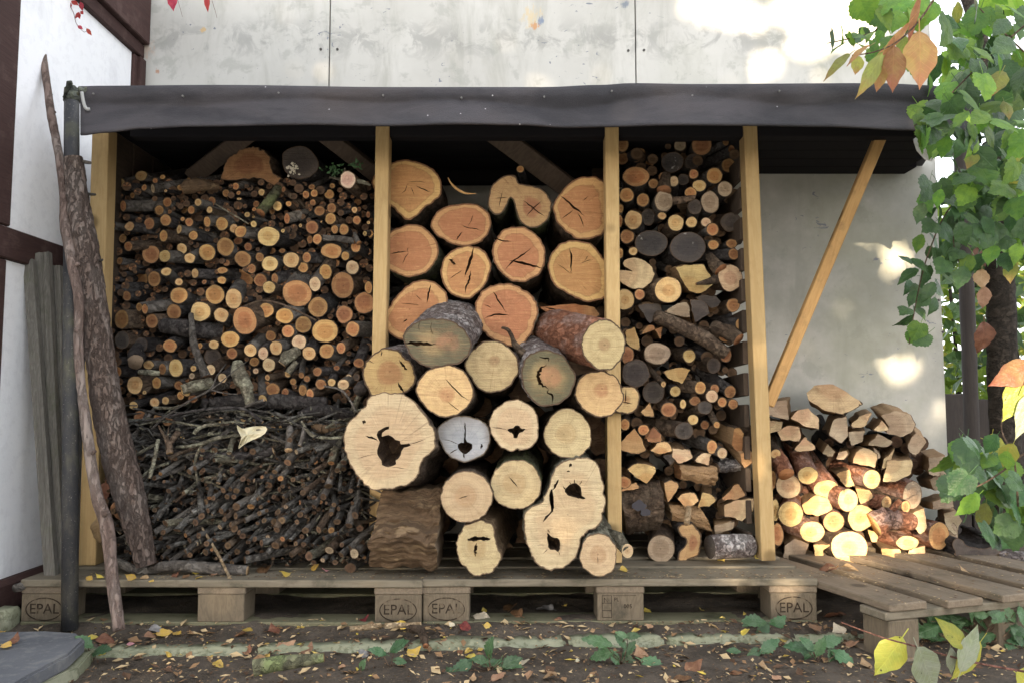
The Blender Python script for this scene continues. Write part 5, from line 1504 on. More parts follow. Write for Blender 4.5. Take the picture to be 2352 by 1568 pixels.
# ---- brushwood: thin twigs, their cut ends towards the viewer
def twig(u, v, r, Y, ax, az, L, cutm, barkm):
    c = at(u, v, Y); R_ = r / 1811 * (Y + 2.41); n = 9
    vv = [Vector((0, 0, 0))]; rho = [0.0]; ed = [R_]
    d = Vector((ax, 1, az)).normalized()
    x = Vector((1, 0, 0)) - d * d.x
    x.normalize(); y = d.cross(x)
    tx, ty = U(-.4, .4), U(-.4, .4)
    bx, bz = U(-.35, .35), U(-.35, .35)
    for s_, rr in ((0, 1), (0, 1), (.18, 1.0), (.45, 1.0), (1, .95)):
        for k in range(n):
            t = 2 * pi * k / n; e = x * cos(t) + y * sin(t)
            p = e * R_ * rr * (1 + .1 * noise.noise((cos(t) * 2 + u, sin(t) * 2, s_ * 6 + v))) + d * (L * s_ + (0 if s_ else R_ * (tx * cos(t) + ty * sin(t)))) + Vector((bx, 0, bz)) * s_ * s_ * L
            vv.append(p); rho.append(1.0 if s_ == 0 else 1); ed.append(0.0)
    ff = [(0, 1 + k, 1 + (k + 1) % n) for k in range(n)]; mi = [0] * n
    for i in range(1, 4):
        for k in range(n): ff.append((1 + i * n + k, 1 + i * n + (k + 1) % n, 1 + (i + 1) * n + (k + 1) % n, 1 + (i + 1) * n + k)); mi.append(1)
    return vv, ff, mi, rho, ed, c
TW = []
def twig_field():
    # measured ends first (Z coordinates: x y r ax az), then jittered ones between them
    meas = '''1175 430 26 .1 .2;1205 585 24 .1 .5;1105 580 22 .05 .6;1290 578 22 .2 0;1255 495 20 0 .3;690 585 20 .3 .1;805 600 16 0 .1;1000 640 20 -.3 .5;1135 630 20 0 .2;1185 630 20 0 .2;1030 640 18 0 .2;1315 705 30 .15 .8;1205 705 30 .6 .5;1090 738 26 .3 .5;870 750 22 1.2 .3;990 735 20 .6 .6;1020 765 14 .4 .8;1380 755 18 .1 0;1435 735 14 0 .1;1390 705 14 0 .1;1520 745 20 .5 .2;1580 705 20 .8 .5;1630 745 20 .7 .5;1690 765 22 .8 .6;1795 705 22 .4 .9;1865 630 24 .2 .5;1905 550 30 .15 .9;1710 600 22 .7 .6;1745 395 18 .9 .7;1855 345 16 .3 .6;1925 375 28 .0 1;1970 430 22 .1 .6;2020 370 24 .1 .4;1595 370 30 .2 .6;1660 290 22 .8 .4;1495 440 22 .6 .5;1540 490 24 .2 .6;1635 500 18 .7 .3;1800 440 22 .6 .4;1550 810 28 .1 .1;1510 880 26 0 .7;1415 810 18 .1 0;1365 830 16 .2 .1;1115 800 20 .6 .6;1200 775 24 .6 .4;1270 810 20 .8 .4;1160 840 20 .8 .3;895 825 26 .3 .5;755 885 26 .5 .9;665 830 26 1.2 .1;1665 820 20 .2 0;1730 885 26 .5 .4;1830 880 26 .35 .9;1925 885 26 -.3 .5;2060 850 28 -.05 1;1080 860 24 .3 .5;1190 870 28 0 0;920 925 22 .2 .1;905 985 18 .1 .1;980 985 22 .2 .1;850 960 24 .8 .5;1140 1000 28 .1 .2;1040 955 18 1 .3;1225 900 20 .9 .2;1295 975 18 .2 .5;1395 980 26 1 .3;1500 1000 32 .3 .3;1555 950 24 .6 .6;1610 960 18 .3 .6;1440 1055 22 .7 1;1655 985 18 .1 .1;1715 990 20 .1 .3;1870 945 18 .9 .3;2070 1020 24 .7 .8;1910 1035 36 .2 .2;1755 1080 36 .5 .1;1620 1070 22 .7 .4;1860 1110 20 .1 0;2000 1070 26 .4 .4;2100 1060 40 .1 .1;2070 1170 40 .3 .2;1270 1110 28 1.4 .1;1170 1130 20 .1 0;970 1050 28 .1 .1;820 1045 20 .9 .9;700 1120 20 1.1 .8;640 1090 16 .7 .8;1020 1030 16 .3 0;1290 1050 16 .3 0;1345 950 20 1.0 .2;605 800 16 .2 .9;570 830 14 .2 .9;690 1010 16 .6 .2;580 900 22 1.2 .7;650 900 20 .7 .4;1970 820 28 .0 .5;2105 770 26 .0 .6;1945 690 20 0 .2;1980 720 20 .5 .2;1925 760 18 0 .7;1470 480 16 .8 .3;1400 480 16 1 .1;1610 200 20 .1 .5;1800 280 22 .9 .4'''
    for e in meas.split(';'):
        x, y, r, ax, az = (float(k) for k in e.split())
        u, v = px('Z', x, y); ax *= .75; az *= .8; TW.append((u, v, r * .3027, .10 + (v - 1000) / 300 * -.03 + U(-.015, .015), ax, az, U(.22, .34)))
    for tr in range(9000):
        if len(TW) >= 300: break
        u = U(243, 846); v = U(1030, 1292)
        r = U(3.0, 6.2) if R() < .75 else U(6, 9)
        if any(hypot(u - t[0], v - t[1]) < (t[2] + r) * .92 for t in TW): continue
        f = (u - 243) / 600
        TW.append((u, v, r, .13 + U(-.03, .05) - (v - 1000) / 300 * .03, U(-.5, .95) if f < .75 else U(-.6, .6), U(-.25, .75), U(.14, .28)))
twig_field()
TG = 'thin twigs of the brushwood bundle'
for (u, v, r, Y, ax, az, L) in TW:
    q = R()
    cm = M['cut_twig'] if q < .78 else M['cut_grey'] if q < .86 else M['cut_brown']
    vv, ff, mi, rho, ed, c = twig(u, v, r, Y, ax, az, L, None, None)
    o = new_obj('twig', mk('twig', vv, ff, [cm, M['twig_bark'] if R() < .6 else M['bark_grey'] if R() < .5 else M['bark_lichen'] if R() < .25 else M['bark_brown']], False, mi, {'rho': rho, 'edge': ed}), None, c)
    tag(o, None, 'twig', TG)
    reg(o, u, v, r, 'twig end', 'grey' if .78 < q < .86 else 'brown', 'twig')
def twig_rest():
    vv = []; ff = []; mi = []; rho = []; ed = []
    for i in range(520):
        u = U(236, 850); v = U(1005, 1300)
        a = twig(u, v, U(3, 6.5), U(.16, .26), U(-.3, 1.0), U(-.1, .8), U(.15, .3), None, None)
        b = len(vv); vv += [p + a[5] for p in a[0]]; ff += [tuple(k + b for k in f) for f in a[1]]; mi += a[2]; rho += a[3]; ed += a[4]
    for i in range(230):          # twigs lying across, at the top of the bundle and at its left
        u = U(236, 840); v = U(935, 1075) if R() < .7 else U(1075, 1290)
        Y = U(.14, .24); p = at(u, v, Y); L = U(.06, .22); t = U(-.5, .5)
        pts = [p, p + Vector((cos(t) * L * .5, U(-.02, .02), sin(t) * L * .5 + U(-.01, .01))), p + Vector((cos(t) * L, U(-.04, .04), sin(t) * L))]
        m = MB(); m.tube(pts, [U(.002, .006), U(.002, .006), .002], 6)
        b = len(vv); vv += [Vector(q) for q in m.v]; ff += [tuple(k + b for k in f) for f in m.f]; mi += [random.choice((1, 1, 2))] * len(m.f); rho += [1] * len(m.v); ed += [.01] * len(m.v)
    for i in range(420):          # broken side shoots, bark shreds and bits of dead leaf caught between the twigs
        p = at(U(240, 846), U(940, 1296), U(.085, .17)); L = U(.008, .035)
        d = Vector((U(-1, 1), U(-.7, .3), U(-.6, 1))).normalized() * L
        k = d.cross(Vector((0, 1, .2))).normalized() * U(.0012, .0028)
        b = len(vv); vv += [p - k, p + k, p + d * .6 + k + Vector((0, 0, U(-.004, .004))), p + d, p + d * .55 - k]; ff.append((b, b + 1, b + 2, b + 3, b + 4))
        mi.append(random.choice((1, 2, 2, 3))); rho += [1] * 5; ed += [.01] * 5
    o = new_obj('brushwood', mk('brushwood', vv, ff, [M['cut_twig'], M['twig_bark'], M['bark_lichen'], M['bark_brown']], False, mi, {'rho': rho, 'edge': ed}))
    tag(o, 'tangle of thinner twigs filling the inside of the brushwood bundle', 'brushwood', kind='stuff')
twig_rest()

# ---- tops of the left stack
big2 = 'logs lying on top of the left stack'
def top_log(label, short, S, pts, pith, Y, axis, cut, bark, **k):
    o = poly_log('log', label, 'log', big2, S, pts, pith, Y, axis, .3, M[cut], M[bark], **k)
    u, v = px(S, *pith); reg(o, u, v, 20, 'log', '', 'left', short)
    return o
top_log('dark knobbly log with a worn yellowish top, left of two on the stack', 'knobbly top log', 'A', [(985, 420), (1000, 330), (1050, 230), (1140, 170), (1250, 150), (1330, 190), (1385, 240), (1370, 300), (1400, 360), (1455, 400), (1460, 460), (1380, 450), (1280, 400), (1150, 420)], (1200, 300), .33, (.1, .1), 'cut_brown', 'bark_brown', rough=.1, jag=.01)
top_log('round dark log with a white fungus patch on top of the left stack', 'white patched log', 'A', [(1480, 290), (1490, 200), (1560, 150), (1650, 145), (1730, 190), (1780, 270), (1775, 340), (1700, 400), (1600, 410), (1520, 370)], (1630, 270), .33, (.05, 0), 'cut_black', 'bark_black', rough=.06)
o = REG[-1]['o']
m = MB()
for i in range(26):
    x, y = 1575 + random.gauss(0, 26), 325 + random.gauss(0, 30)
    p = at(*px('A', x, y), .327 - .003 * R()); r = U(.002, .006)
    n = 7; vv = [p + Vector((r * cos(k * 2 * pi / n) * U(.7, 1.3), U(-.001, .0), r * sin(k * 2 * pi / n) * U(.7, 1.3))) for k in range(n)]
    m.add(vv + [p - Vector((0, .003, 0))], [(k, (k + 1) % n, n) for k in range(n)])
q = m.build('fungus', NT('fungus_white').fin((0.6, 0.56, 0.45), .9, .2)); q.parent = o; q.location = -o.location
u, v = px('A', 2023, 420)
o = round_log('log', 'pale pink fresh-cut log with green sprigs on top of the left stack', 'log', big2, u, v, 70 * .2775, 75 * .2775, .21, (.1, .05), .3, M['cut_pink'], M['bark_brown'], 0, .04, 26)
reg(o, u, v, 20, 'log', '', 'left', 'pale pink log')
for pts, rr in (([(2085, 430), (2150, 440), (2210, 465)], (18, 18, 8)), ([(1960, 420), (1910, 405), (1870, 400)], (12, 11, 10)), ([(1995, 360), (1998, 335), (2000, 325)], (9, 8, 7))):
    q = lean('side_branch', None, None, [(*px('A', x, y), .22, r * .2775) for (x, y), r in zip(pts, rr)], M['bark_lichen'], 8, 8, cap_mat=M['cut_pale'])
    l = q.location.copy(); q.parent = o; q.location = l - o.location
m = MB()
for i in range(70):
    x = random.gauss(1905, 45) if R() < .6 else random.gauss(2090, 28); y = random.gauss(345, 26) if x < 2000 else random.gauss(300, 14)
    p = at(*px('A', x, y), .25 + U(-.02, .03)); d = Vector((U(-1, 1), U(-.6, .3), U(-.6, 1))).normalized() * U(.008, .016); s_ = d.cross(Vector((0, 1, 0))).normalized() * .0022
    m.add([p - s_, p + d * .5 - s_ * 1.3 + Vector((0, -.001, 0)), p + d, p + d * .5 + s_ * 1.3, p + s_], [(0, 1, 2, 3, 4)])
M['needle'] = NT('needle_green').fin((0.035, 0.085, 0.03), .6, .3)
q = m.build('sprig', M['needle']); q['kind'] = 'stuff'; q.parent = o; q.location = -o.location
# ------------------------------------------------------------------ third bay: mixed firewood
YT = YP + .09
G3 = 'firewood stacked in the narrow third bay'
D1 = '''
130 175 52 65 d 1.5
315 100 45 45 d 2.2
480 110 58 55 d 2.2
615 180 52 55 g 1.8
800 175 82 90 d 1.5 | big reddish brown log end in the dark under the roof, third bay | reddish log end under the roof
990 60 62 60 d 2.2
1000 155 32 32 d 1.4 -.9 -.3
1050 220 32 42 d 1.4 -.9 -.3
280 245 45 40 d 2.2
550 325 90 85 f 1.4
720 320 65 65 k 1.6
360 330 38 40 d 2
1025 350 60 60 d 1.3
130 290 50 60 d 2
120 60 50 50 d 2.4
700 40 60 50 d 2.4
420 55 50 40 d 2.4
245 445 112 88 o .4 | wide orange oval log end with a dark stain, upper third bay | wide oval log end
478 448 48 42 d .5
562 485 42 50 p .2
390 505 44 42 d .3
730 425 42 45 o .5
645 470 48 50 k .9
778 522 60 52 y .1
905 438 70 68 o .2
995 550 66 66 g .1
705 580 50 46 o .2
165 600 62 64 o .3
302 645 55 58 d .2
478 650 80 88 g -.1 | grey log end with stubs growing from its side, upper third bay | grey log with stubs
870 660 80 95 g .3
740 700 58 62 k .3
115 715 24 42 o .5
222 812 78 80 y .1
462 775 40 34 y .2
350 785 60 70 k .9
580 835 70 75 y .1
712 830 48 48 y .1
835 830 45 42 p .2
890 890 55 55 o 0
112 820 22 55 o .4
170 950 60 62 d .3
375 1005 140 108 f .2 | big blackened weathered log end, left of two in the third bay | left blackened log end
680 1040 150 128 f .1 | big blackened log end spotted with white fungus, right of two | fungus spotted log end
897 1020 50 42 o .3
1050 1010 50 40 d .4
1068 1098 52 50 d .2 -1 .1
220 1075 40 38 y .2
115 1090 22 48 o .4
515 1400 115 112 y 0 -.3 .05 | round yellow log end with a thin vertical crack in the third bay | cracked yellow log end
275 1438 46 48 o .1
1040 1300 108 112 p 0 -.2 .2 | pale log end with knobbly bark against the fourth post | knobbly pale log end
150 1480 80 90 y .1
1045 830 90 80 k .8 .6 .2
'''
D2 = '''
505 700 135 110 g .1 0 -.1 | dead log end with a loose ring of bark around it | dead ringed log
830 725 68 68 y .2
1190 530 62 58 o .1 -.7 .3
1355 405 60 62 o .3 -.4 .2
1275 215 70 70 d .5
290 900 140 138 k .3 | large blackened log end with a short vertical crack | large black cracked log end
690 1082 56 56 y .1
945 1045 62 66 o .1 -.6 .1
1090 1055 50 48 d .2
1060 1130 64 66 p 0
1245 1085 60 66 d .2 -.5 .6
1165 1190 48 52 o .1
1275 1210 52 55 d .2
890 1180 58 50 d .4
990 1245 76 68 k 0 0 -.2
770 1210 34 50 y .1
625 1265 82 75 d .2
470 1090 110 110 k .7
180 1415 52 62 o .1
370 1470 60 58 o 0
870 1368 55 54 y .1
780 1480 100 90 k 0 -.5 .1 | dark brown log end with a crack to its right edge, lower third bay | dark brown cracked log end
1110 1420 38 38 o 0 -.2 .8
990 1420 46 46 d .6
1080 820 70 80 k .4
1200 710 60 80 d .4
570 1010 30 34 y -.1 -.5 .8
210 720 60 100 d .25
'''
D3 = '''
980 310 50 68 o .1
1075 368 52 54 p 0 -.3 .2
160 640 70 60 o .3
505 1260 130 130 g 0 | broad brown-grey log end with dark heart on the deck of the third bay | broad log end on the deck
'''
table('D1', 'third', D1, YT, .075, .42, ['bark_brown', 'bark_black', 'bark_grey'], 'log', 'log', G3, (-.1, .3, -.1, .2), 'log end')
table('D2', 'third', D2, YT, .07, .42, ['bark_brown', 'bark_black', 'bark_brown'], 'log', 'log', G3, (-.1, .3, -.1, .2), 'log end')
table('D3', 'third', D3, YT - .02, .07, .40, ['bark_brown', 'bark_grey'], 'log', 'log', G3, (-.1, .3, -.1, .2), 'log end')
def split(S, bay, group, txt, Y0, step, L, barkm='bark_brown'):
    """x,y x,y ... tone depth ax az | label | short : first point is the pith corner"""
    for line in txt.strip().split('\n'):
        q = [s.strip() for s in line.split('|')]
        f = q[0].split()
        pts = [tuple(float(k) for k in e.split(',')) for e in f if ',' in e]
        rest = [e for e in f if ',' not in e]
        t = rest[0]; d = float(rest[1]); ax = (float(rest[2]) if len(rest) > 2 else U(-.12, .12)) + (.34 if bay == 'right' else .14); az = float(rest[3]) if len(rest) > 3 else U(-.1, .1)
        cx_, cy_ = sum(p[0] for p in pts) / len(pts), sum(p[1] for p in pts) / len(pts)
        p0 = pts[0]; pith = (p0[0] * .97 + cx_ * .03, p0[1] * .97 + cy_ * .03)
        o = poly_log('split_log', q[1] if len(q) > 1 else None, 'split log', group, S, pts, pith, Y0 + d * step, (ax, az), L * U(.85, 1.1), M['cut_tan' if t == 'o' else CUT[t][0]], M[barkm], n=36, wedge=True,
                     tilt=(U(-.3, .3), U(-.25, .25)), rough=.10, ns=7, jag=.004, dense=.62)
        u, v = px(S, cx_, cy_)
        reg(o, u, v, 12, 'split log', CUT[t][1], bay, q[2] if len(q) > 2 else None)
split('D1', 'third', G3, '''
105,1232 225,1240 130,1190 160,1140 245,1120 330,1150 400,1200 418,1260 390,1330 320,1375 230,1388 150,1360 110,1320 p 0 | big pale log end with a deep notch cut into its left | notched pale log
690,1415 640,1320 580,1205 700,1185 830,1175 850,1235 870,1265 895,1350 830,1410 770,1432 y 0 -.2 .15 | chunky yellow split log with square edges beside the knobbly pale log | chunky yellow split log
''', YT, .07, .3)
split('D2', 'third', G3, '''
280,430 190,470 200,600 260,640 340,680 315,560 o .2 | ragged orange split log behind the red barked log | ragged orange split log
850,860 720,838 560,880 620,940 770,1005 810,920 o .3
430,1200 330,1295 370,1330 480,1345 o .1 | small clean yellow triangle of split wood below the large black log end | small triangle split log
430,395 310,215 400,195 540,190 580,275 k .2 0 .2 | dark split log with a pale top edge under the cracked yellow log | dark split log
890,385 840,160 960,155 1020,220 1040,300 k .1 | dark grey weathered split face in the middle of the third bay | dark weathered face
760,330 570,280 700,200 800,190 840,240 830,330 g .15
1050,240 900,130 960,110 1090,120 1150,170 1120,230 k .3
560,430 320,520 420,420 470,410 540,560 d .3
380,1560 400,1490 470,1455 540,1500 550,1568 d .1
''', YT, .07, .3)
split('D3', 'third', G3, '''
255,135 125,270 125,345 200,365 300,380 370,350 330,250 o .05 | large orange triangular split log beside the second middle post | large triangle split log
500,378 400,345 470,275 570,258 613,345 y .05 | pale yellow split log shaped like a shallow roof | roof shaped split log
430,130 360,230 390,270 450,272 510,265 505,190 d .2
660,465 615,400 615,325 700,335 770,330 808,405 745,440 p .05
945,480 805,440 840,400 880,370 930,365 978,378 p .1
1245,370 1365,360 1368,460 1290,515 1255,450 o .05 -.3 .4
375,655 270,590 180,520 220,480 270,455 350,465 440,490 452,540 y 0 | yellow fan shaped split log above the sideways bark log | yellow fan split log
570,825 540,700 535,640 600,620 680,645 640,740 o .1
720,860 665,790 700,750 820,735 868,810 800,865 y .1
850,870 900,740 960,745 1035,795 960,868 y .1
1070,790 1170,720 1200,670 1250,660 1320,775 1200,800 1080,808 o .15
130,725 160,680 270,642 325,692 o .2
1165,290 1180,130 1230,125 1275,180 1290,300 1250,385 d .2 -.2 .1
520,400 530,385 630,375 632,450 600,490 k .15
1090,850 1180,810 1360,780 1355,900 1250,1000 1180,960 1100,960 p .25 | pale bent strip of split wood with gnawed holes, lower third bay | pale bent split strip
1000,1080 1010,1040 1200,1000 1200,1070 1010,1130 g .05
''', YT - .01, .06, .3)
o = sideways_block('sideways log with rough brown bark and a dark blue stain', 'D3', [(128, 740), (535, 645), (535, 1118), (210, 1165)], YT - .04, .2, M['bark_brown'], M['cut_grey'], seed=9, amp=.012, group=G3, curve=.9)
reg(o, *px('D3', 330, 900), 30, 'log', '', 'third', 'sideways bark log')
m = MB()
for (x, y, rx, ry) in ((300, 860, 62, 50), (360, 920, 50, 36)):
    vv = [at(*px('D3', x + rx * cos(k * .35) * U(.8, 1.2), y + ry * sin(k * .35) * U(.8, 1.2)), YT - .052) for k in range(18)]
    m.add(vv, [tuple(range(18))])
q = m.build('blue_stain', NT('blue_stain').fin((.055, .052, .06), .85, .2)); q.parent = o; q.location = -o.location
o = sideways_block('short thick orange-brown chunk lying crosswise in the third bay', 'D3', [(690, 488), (1045, 502), (1022, 682), (700, 622)], YT - .03, .12, M['split_wood'], M['cut_brown'], seed=5, amp=.008, group=G3, curve=.5)
reg(o, *px('D3', 860, 580), 20, 'log', '', 'third', 'crosswise chunk')
o = sideways_block('long split log lying crosswise above the deck of the third bay', 'D3', [(590, 860), (880, 875), (1000, 1115), (620, 1010)], YT - .0, .12, M['split_wood'], M['cut_grey'], seed=15, amp=.008, group=G3, curve=.5)
o = sideways_block('piece of gnarled grey bark under the fourth post side', 'D3', [(1050, 470), (1230, 440), (1270, 540), (1060, 560)], YT - .01, .1, M['bark_silver'], M['cut_grey'], seed=25, amp=.012, group=G3)
along('log', 'pale bark log lying sideways at the foot of the fourth post', 'log', G3, 'D3', [(960, 1245, .21, 105), (1060, 1240, .22, 112), (1200, 1235, .23, 112), (1335, 1230, .25, 100)], M['bark_silver'], 'cut_black', 20, 26, .05, 'third', 'pale sideways bark log')
along('log', 'thick mossy brown branch lying diagonally across the third bay', 'branch', G3, 'D2', [(500, 330, .32, 70), (640, 380, .29, 70), (850, 480, .26, 78), (1000, 560, .25, 80), (1130, 650, .25, 72), (1210, 700, .25, 62)], M['bark_brown'], 'cut_brown', 30, 20, .07, 'third', 'diagonal mossy branch')
along('log', 'broken barked log with a torn end beside the fourth post', 'log', G3, 'D2', [(1330, 560, .24, 60), (1220, 480, .27, 75), (1080, 430, .31, 70)], M['bark_brown'], 'cut_brown', 16, 16, .2, 'third')
along('stick', 'whitish flat stick standing up in front of the C shaped log', 'stick', None, 'D3', [(762, 870, .25, 26), (755, 940, .235, 28), (742, 1030, .22, 27)], M['straw'], 'cut_pale', 10, 8, .1, 'third')
for pts, lb in (([(480, 560, .27, 60), (490, 480, .29, 46), (500, 440, .31, 44)], None), ([(560, 650, .26, 34), (640, 640, .25, 30), (740, 620, .25, 20)], None)):
    o = [e for e in REG if e['short'] == 'grey log with stubs'][0]['o']
    q = lean('stub', None, None, [(*px('D1', x, y), Y, r * .272) for x, y, Y, r in pts], M['bark_brown'], 12, 12, bump=.12)
    l = q.location.copy(); q.parent = o; q.location = l - o.location
o = [e for e in REG if e['short'] == 'knobbly pale log end'][0]['o']
for pts in ([(960, 1230, .28, 60), (900, 1170, .30, 50), (860, 1110, .32, 34)], [(920, 1310, .26, 36), (850, 1330, .25, 28), (750, 1350, .24, 10)]):
    q = lean('stub', None, None, [(*px('D1', x, y), Y, r * .272) for x, y, Y, r in pts], M['bark_brown'], 12, 12, bump=.15)
    l = q.location.copy(); q.parent = o; q.location = l - o.location
o = poly_log('log', 'rotten C shaped log standing on the deck of the third bay', 'log', G3, 'D3', [(660, 1060), (720, 1020), (790, 1020), (850, 1080), (882, 1180), (860, 1290), (790, 1360), (710, 1388), (660, 1370), (670, 1290), (720, 1240), (740, 1180), (690, 1140)], (800, 1200), YT - .01, (0, .05), .3, M['cut_rust'], M['bark_black'], jag=.006)
reg(o, *px('D3', 780, 1200), 30, 'log', '', 'third', 'C shaped log')
# ---- dim ends deep behind, so that the gaps read as more wood
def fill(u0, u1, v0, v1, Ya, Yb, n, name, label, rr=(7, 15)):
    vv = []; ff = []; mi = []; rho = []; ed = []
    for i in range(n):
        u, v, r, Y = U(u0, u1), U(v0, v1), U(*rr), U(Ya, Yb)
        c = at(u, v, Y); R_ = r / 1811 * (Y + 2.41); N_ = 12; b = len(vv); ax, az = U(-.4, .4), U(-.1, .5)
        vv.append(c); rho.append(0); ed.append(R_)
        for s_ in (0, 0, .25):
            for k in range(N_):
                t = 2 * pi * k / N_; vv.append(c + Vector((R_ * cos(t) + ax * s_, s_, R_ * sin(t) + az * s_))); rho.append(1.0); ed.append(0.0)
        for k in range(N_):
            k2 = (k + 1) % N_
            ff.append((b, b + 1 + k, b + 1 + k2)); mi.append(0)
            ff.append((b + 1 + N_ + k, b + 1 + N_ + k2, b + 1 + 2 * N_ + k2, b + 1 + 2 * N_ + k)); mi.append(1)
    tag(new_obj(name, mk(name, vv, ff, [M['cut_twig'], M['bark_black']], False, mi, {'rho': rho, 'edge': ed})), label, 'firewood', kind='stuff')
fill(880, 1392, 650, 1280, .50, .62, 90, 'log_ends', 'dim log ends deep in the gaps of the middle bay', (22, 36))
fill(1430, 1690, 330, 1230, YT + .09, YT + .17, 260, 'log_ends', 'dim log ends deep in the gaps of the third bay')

# ------------------------------------------------------------------ right bay: loose heap on the turned pallet
YE = .46
GE = 'firewood heaped in the open right bay'
E_ = '''
190 655 38 36 y -.4 .2 .3
265 785 52 48 o -.5 -.5 .8
280 885 88 90 p 0
420 810 72 65 y -.2 .1 .5
548 905 95 68 y -.3 0 .4
705 985 72 85 y -1.0 -.3 .1 | round log end jutting out in the sunny middle of the right heap | jutting round log
875 835 65 70 y -.2 -.3 .1
800 1112 103 95 y -.3 0 0 | large round log end half in the shadow of the jutting one | shadowed round log
980 1005 42 52 y -.2 -.8 .1
1120 1030 38 45 o -.2 -.6 .2
1165 950 75 105 g .2 -.2 .2 | grey ringed log end on the right slope of the heap | grey ringed log
295 1085 88 95 y -.1
185 1060 35 80 y .1
605 1140 75 75 o -.1
450 1210 92 75 y -.4 -.2 .1
200 1230 45 80 o .1
715 1325 130 120 y -.6 0 0 | biggest log end of the right heap, brightly lit at the bottom | biggest sunlit log
1355 1240 85 100 o .1 -.3 .05 | orange pine log end at the lower right of the heap | orange pine log
1130 1290 85 52 y 0 -.2 0
168 840 25 70 d .2
1440 1230 50 90 g .5
'''
table('E', 'right', E_, YE, .075, .34, ['bark_red', 'bark_brown', 'bark_red'], 'log', 'log', GE, (.2, .45, -.1, .15), 'log end')
split('E', 'right', GE, '''
600,155 480,165 420,220 440,270 530,340 660,375 800,300 690,220 p -.1 | fan shaped split log crowning the right heap | fan shaped split log
270,270 125,290 128,380 200,395 280,412 g .1 | grey-pink split log beside the fourth post, left end of the top row | grey-pink split log
130,415 240,430 222,490 135,512 p .1
270,455 210,500 240,560 300,560 365,572 350,460 p 0
350,340 430,335 500,400 500,480 390,455 290,400 p .05 | long pale split log under the fan shaped one | long pale split log
695,390 600,408 550,515 590,555 640,575 695,520 g 0
880,360 790,385 730,450 750,478 840,452 p .1
950,412 890,490 940,500 997,482 p 0
1000,460 940,380 1040,348 1140,380 1182,450 1150,505 1080,532 980,505 g .1 | broad split log with a dark crack at the top right of the heap | broad cracked split log
830,490 700,500 712,606 800,560 g .1
920,510 855,592 930,600 1000,610 1042,572 g .1
1190,505 1128,590 1150,640 1192,682 1272,572 g 0 .1 .1 | upright split log at the right shoulder of the heap | upright split log
400,535 325,642 410,640 482,622 p 0
560,585 522,652 600,682 628,640 g 0
640,640 625,690 690,700 720,660 690,635 g .1
740,720 760,640 800,608 900,650 882,748 p .05
890,612 900,700 960,688 930,640 g .1
990,705 960,855 1060,852 1152,800 1156,696 p -.1 | pale triangular split log in the middle of the right slope | pale triangular split log
1040,618 1000,740 940,775 960,700 p .05
1280,682 1395,672 1342,820 1272,800 g .3
1290,840 1380,770 1440,800 1420,910 1330,915 g .3
1250,1040 1130,1090 1160,1160 1215,1236 1270,1180 p 0
1310,1000 1450,950 1470,1040 1310,1052 g .2
760,900 860,908 905,968 800,1015 y -.1
400,1000 470,950 560,970 600,1050 490,1100 400,1080 380,1020 y -.5 | brightly sunlit split log left of the jutting round log | sunlit split log
620,800 720,765 770,890 700,892 660,850 y 0
850,1200 920,1210 915,1290 870,1280 y -.1
590,1300 450,1300 460,1420 530,1440 520,1340 y -.3
430,1300 320,1255 240,1310 230,1400 380,1420 g -.1 | grey split log with a bluish mould patch at the foot of the fourth post | mouldy grey split log
945,1330 1090,1340 1110,1420 1040,1440 950,1410 y -.1
1260,1310 1130,1340 1120,1430 1200,1450 1250,1400 p -.05
1480,1060 1390,1080 1400,1180 1470,1240 1515,1130 g .5
''', YE, .075, .28)
along('log', 'red barked log lying crosswise with a short upright stub', 'log', GE, 'E', [(890, 1160, .42, 78), (980, 1120, .42, 78), (1080, 1130, .42, 70), (1165, 1140, .43, 55)], M['bark_red'], 'cut_yellow', 20, 18, .14, 'right', 'red crosswise log')
o = REG[-1]['o']
q = lean('stub', None, None, [(*px('E', x, y), Y, r * .3216) for x, y, Y, r in ((1010, 1080, .42, 32), (1040, 1030, .41, 24), (1080, 985, .40, 17))], M['bark_red'], 10, 10)
l = q.location.copy(); q.parent = o; q.location = l - o.location
along('log', 'reddish barked log slanting down beside the fourth post', 'log', GE, 'E', [(265, 800, .40, 55), (225, 730, .44, 60), (180, 650, .50, 56)], M['bark_red'], 'cut_orange', 14, 16, .1, 'right')
# hollow dark stump piece
vv = []; ff = []; Q = []
outer = [(1455, 1290), (1480, 1380), (1560, 1430), (1680, 1430), (1770, 1380), (1795, 1310), (1770, 1240)]
inner = [(1745, 1250), (1740, 1300), (1690, 1330), (1620, 1325), (1560, 1310), (1500, 1260)]
o = poly_log('log', 'dark hollowed half log shaped like a bowl at the right end of the heap', 'log', GE, 'E', [(x, y) for x, y in outer + inner], (1620, 1375), .42, (.1, 0), .25, M['cut_black'], M['bark_black'], smooth=True, jag=.008, rough=.1)
reg(o, *px('E', 1620, 1375), 40, 'log', '', 'right', 'dark hollow half log')
fill(1775, 2120, 1010, 1270, YE + .08, YE + .18, 110, 'log_ends', 'dim log ends inside the right heap', (10, 18))
along('log', 'smooth grey log lying on the ground at the far right', 'log', None, 'E', [(1760, 1395, .5, 50), (1880, 1400, .5, 52), (2050, 1410, .5, 50)], M['bark_silver'], 'cut_grey', 14, 16, .03, 'right')
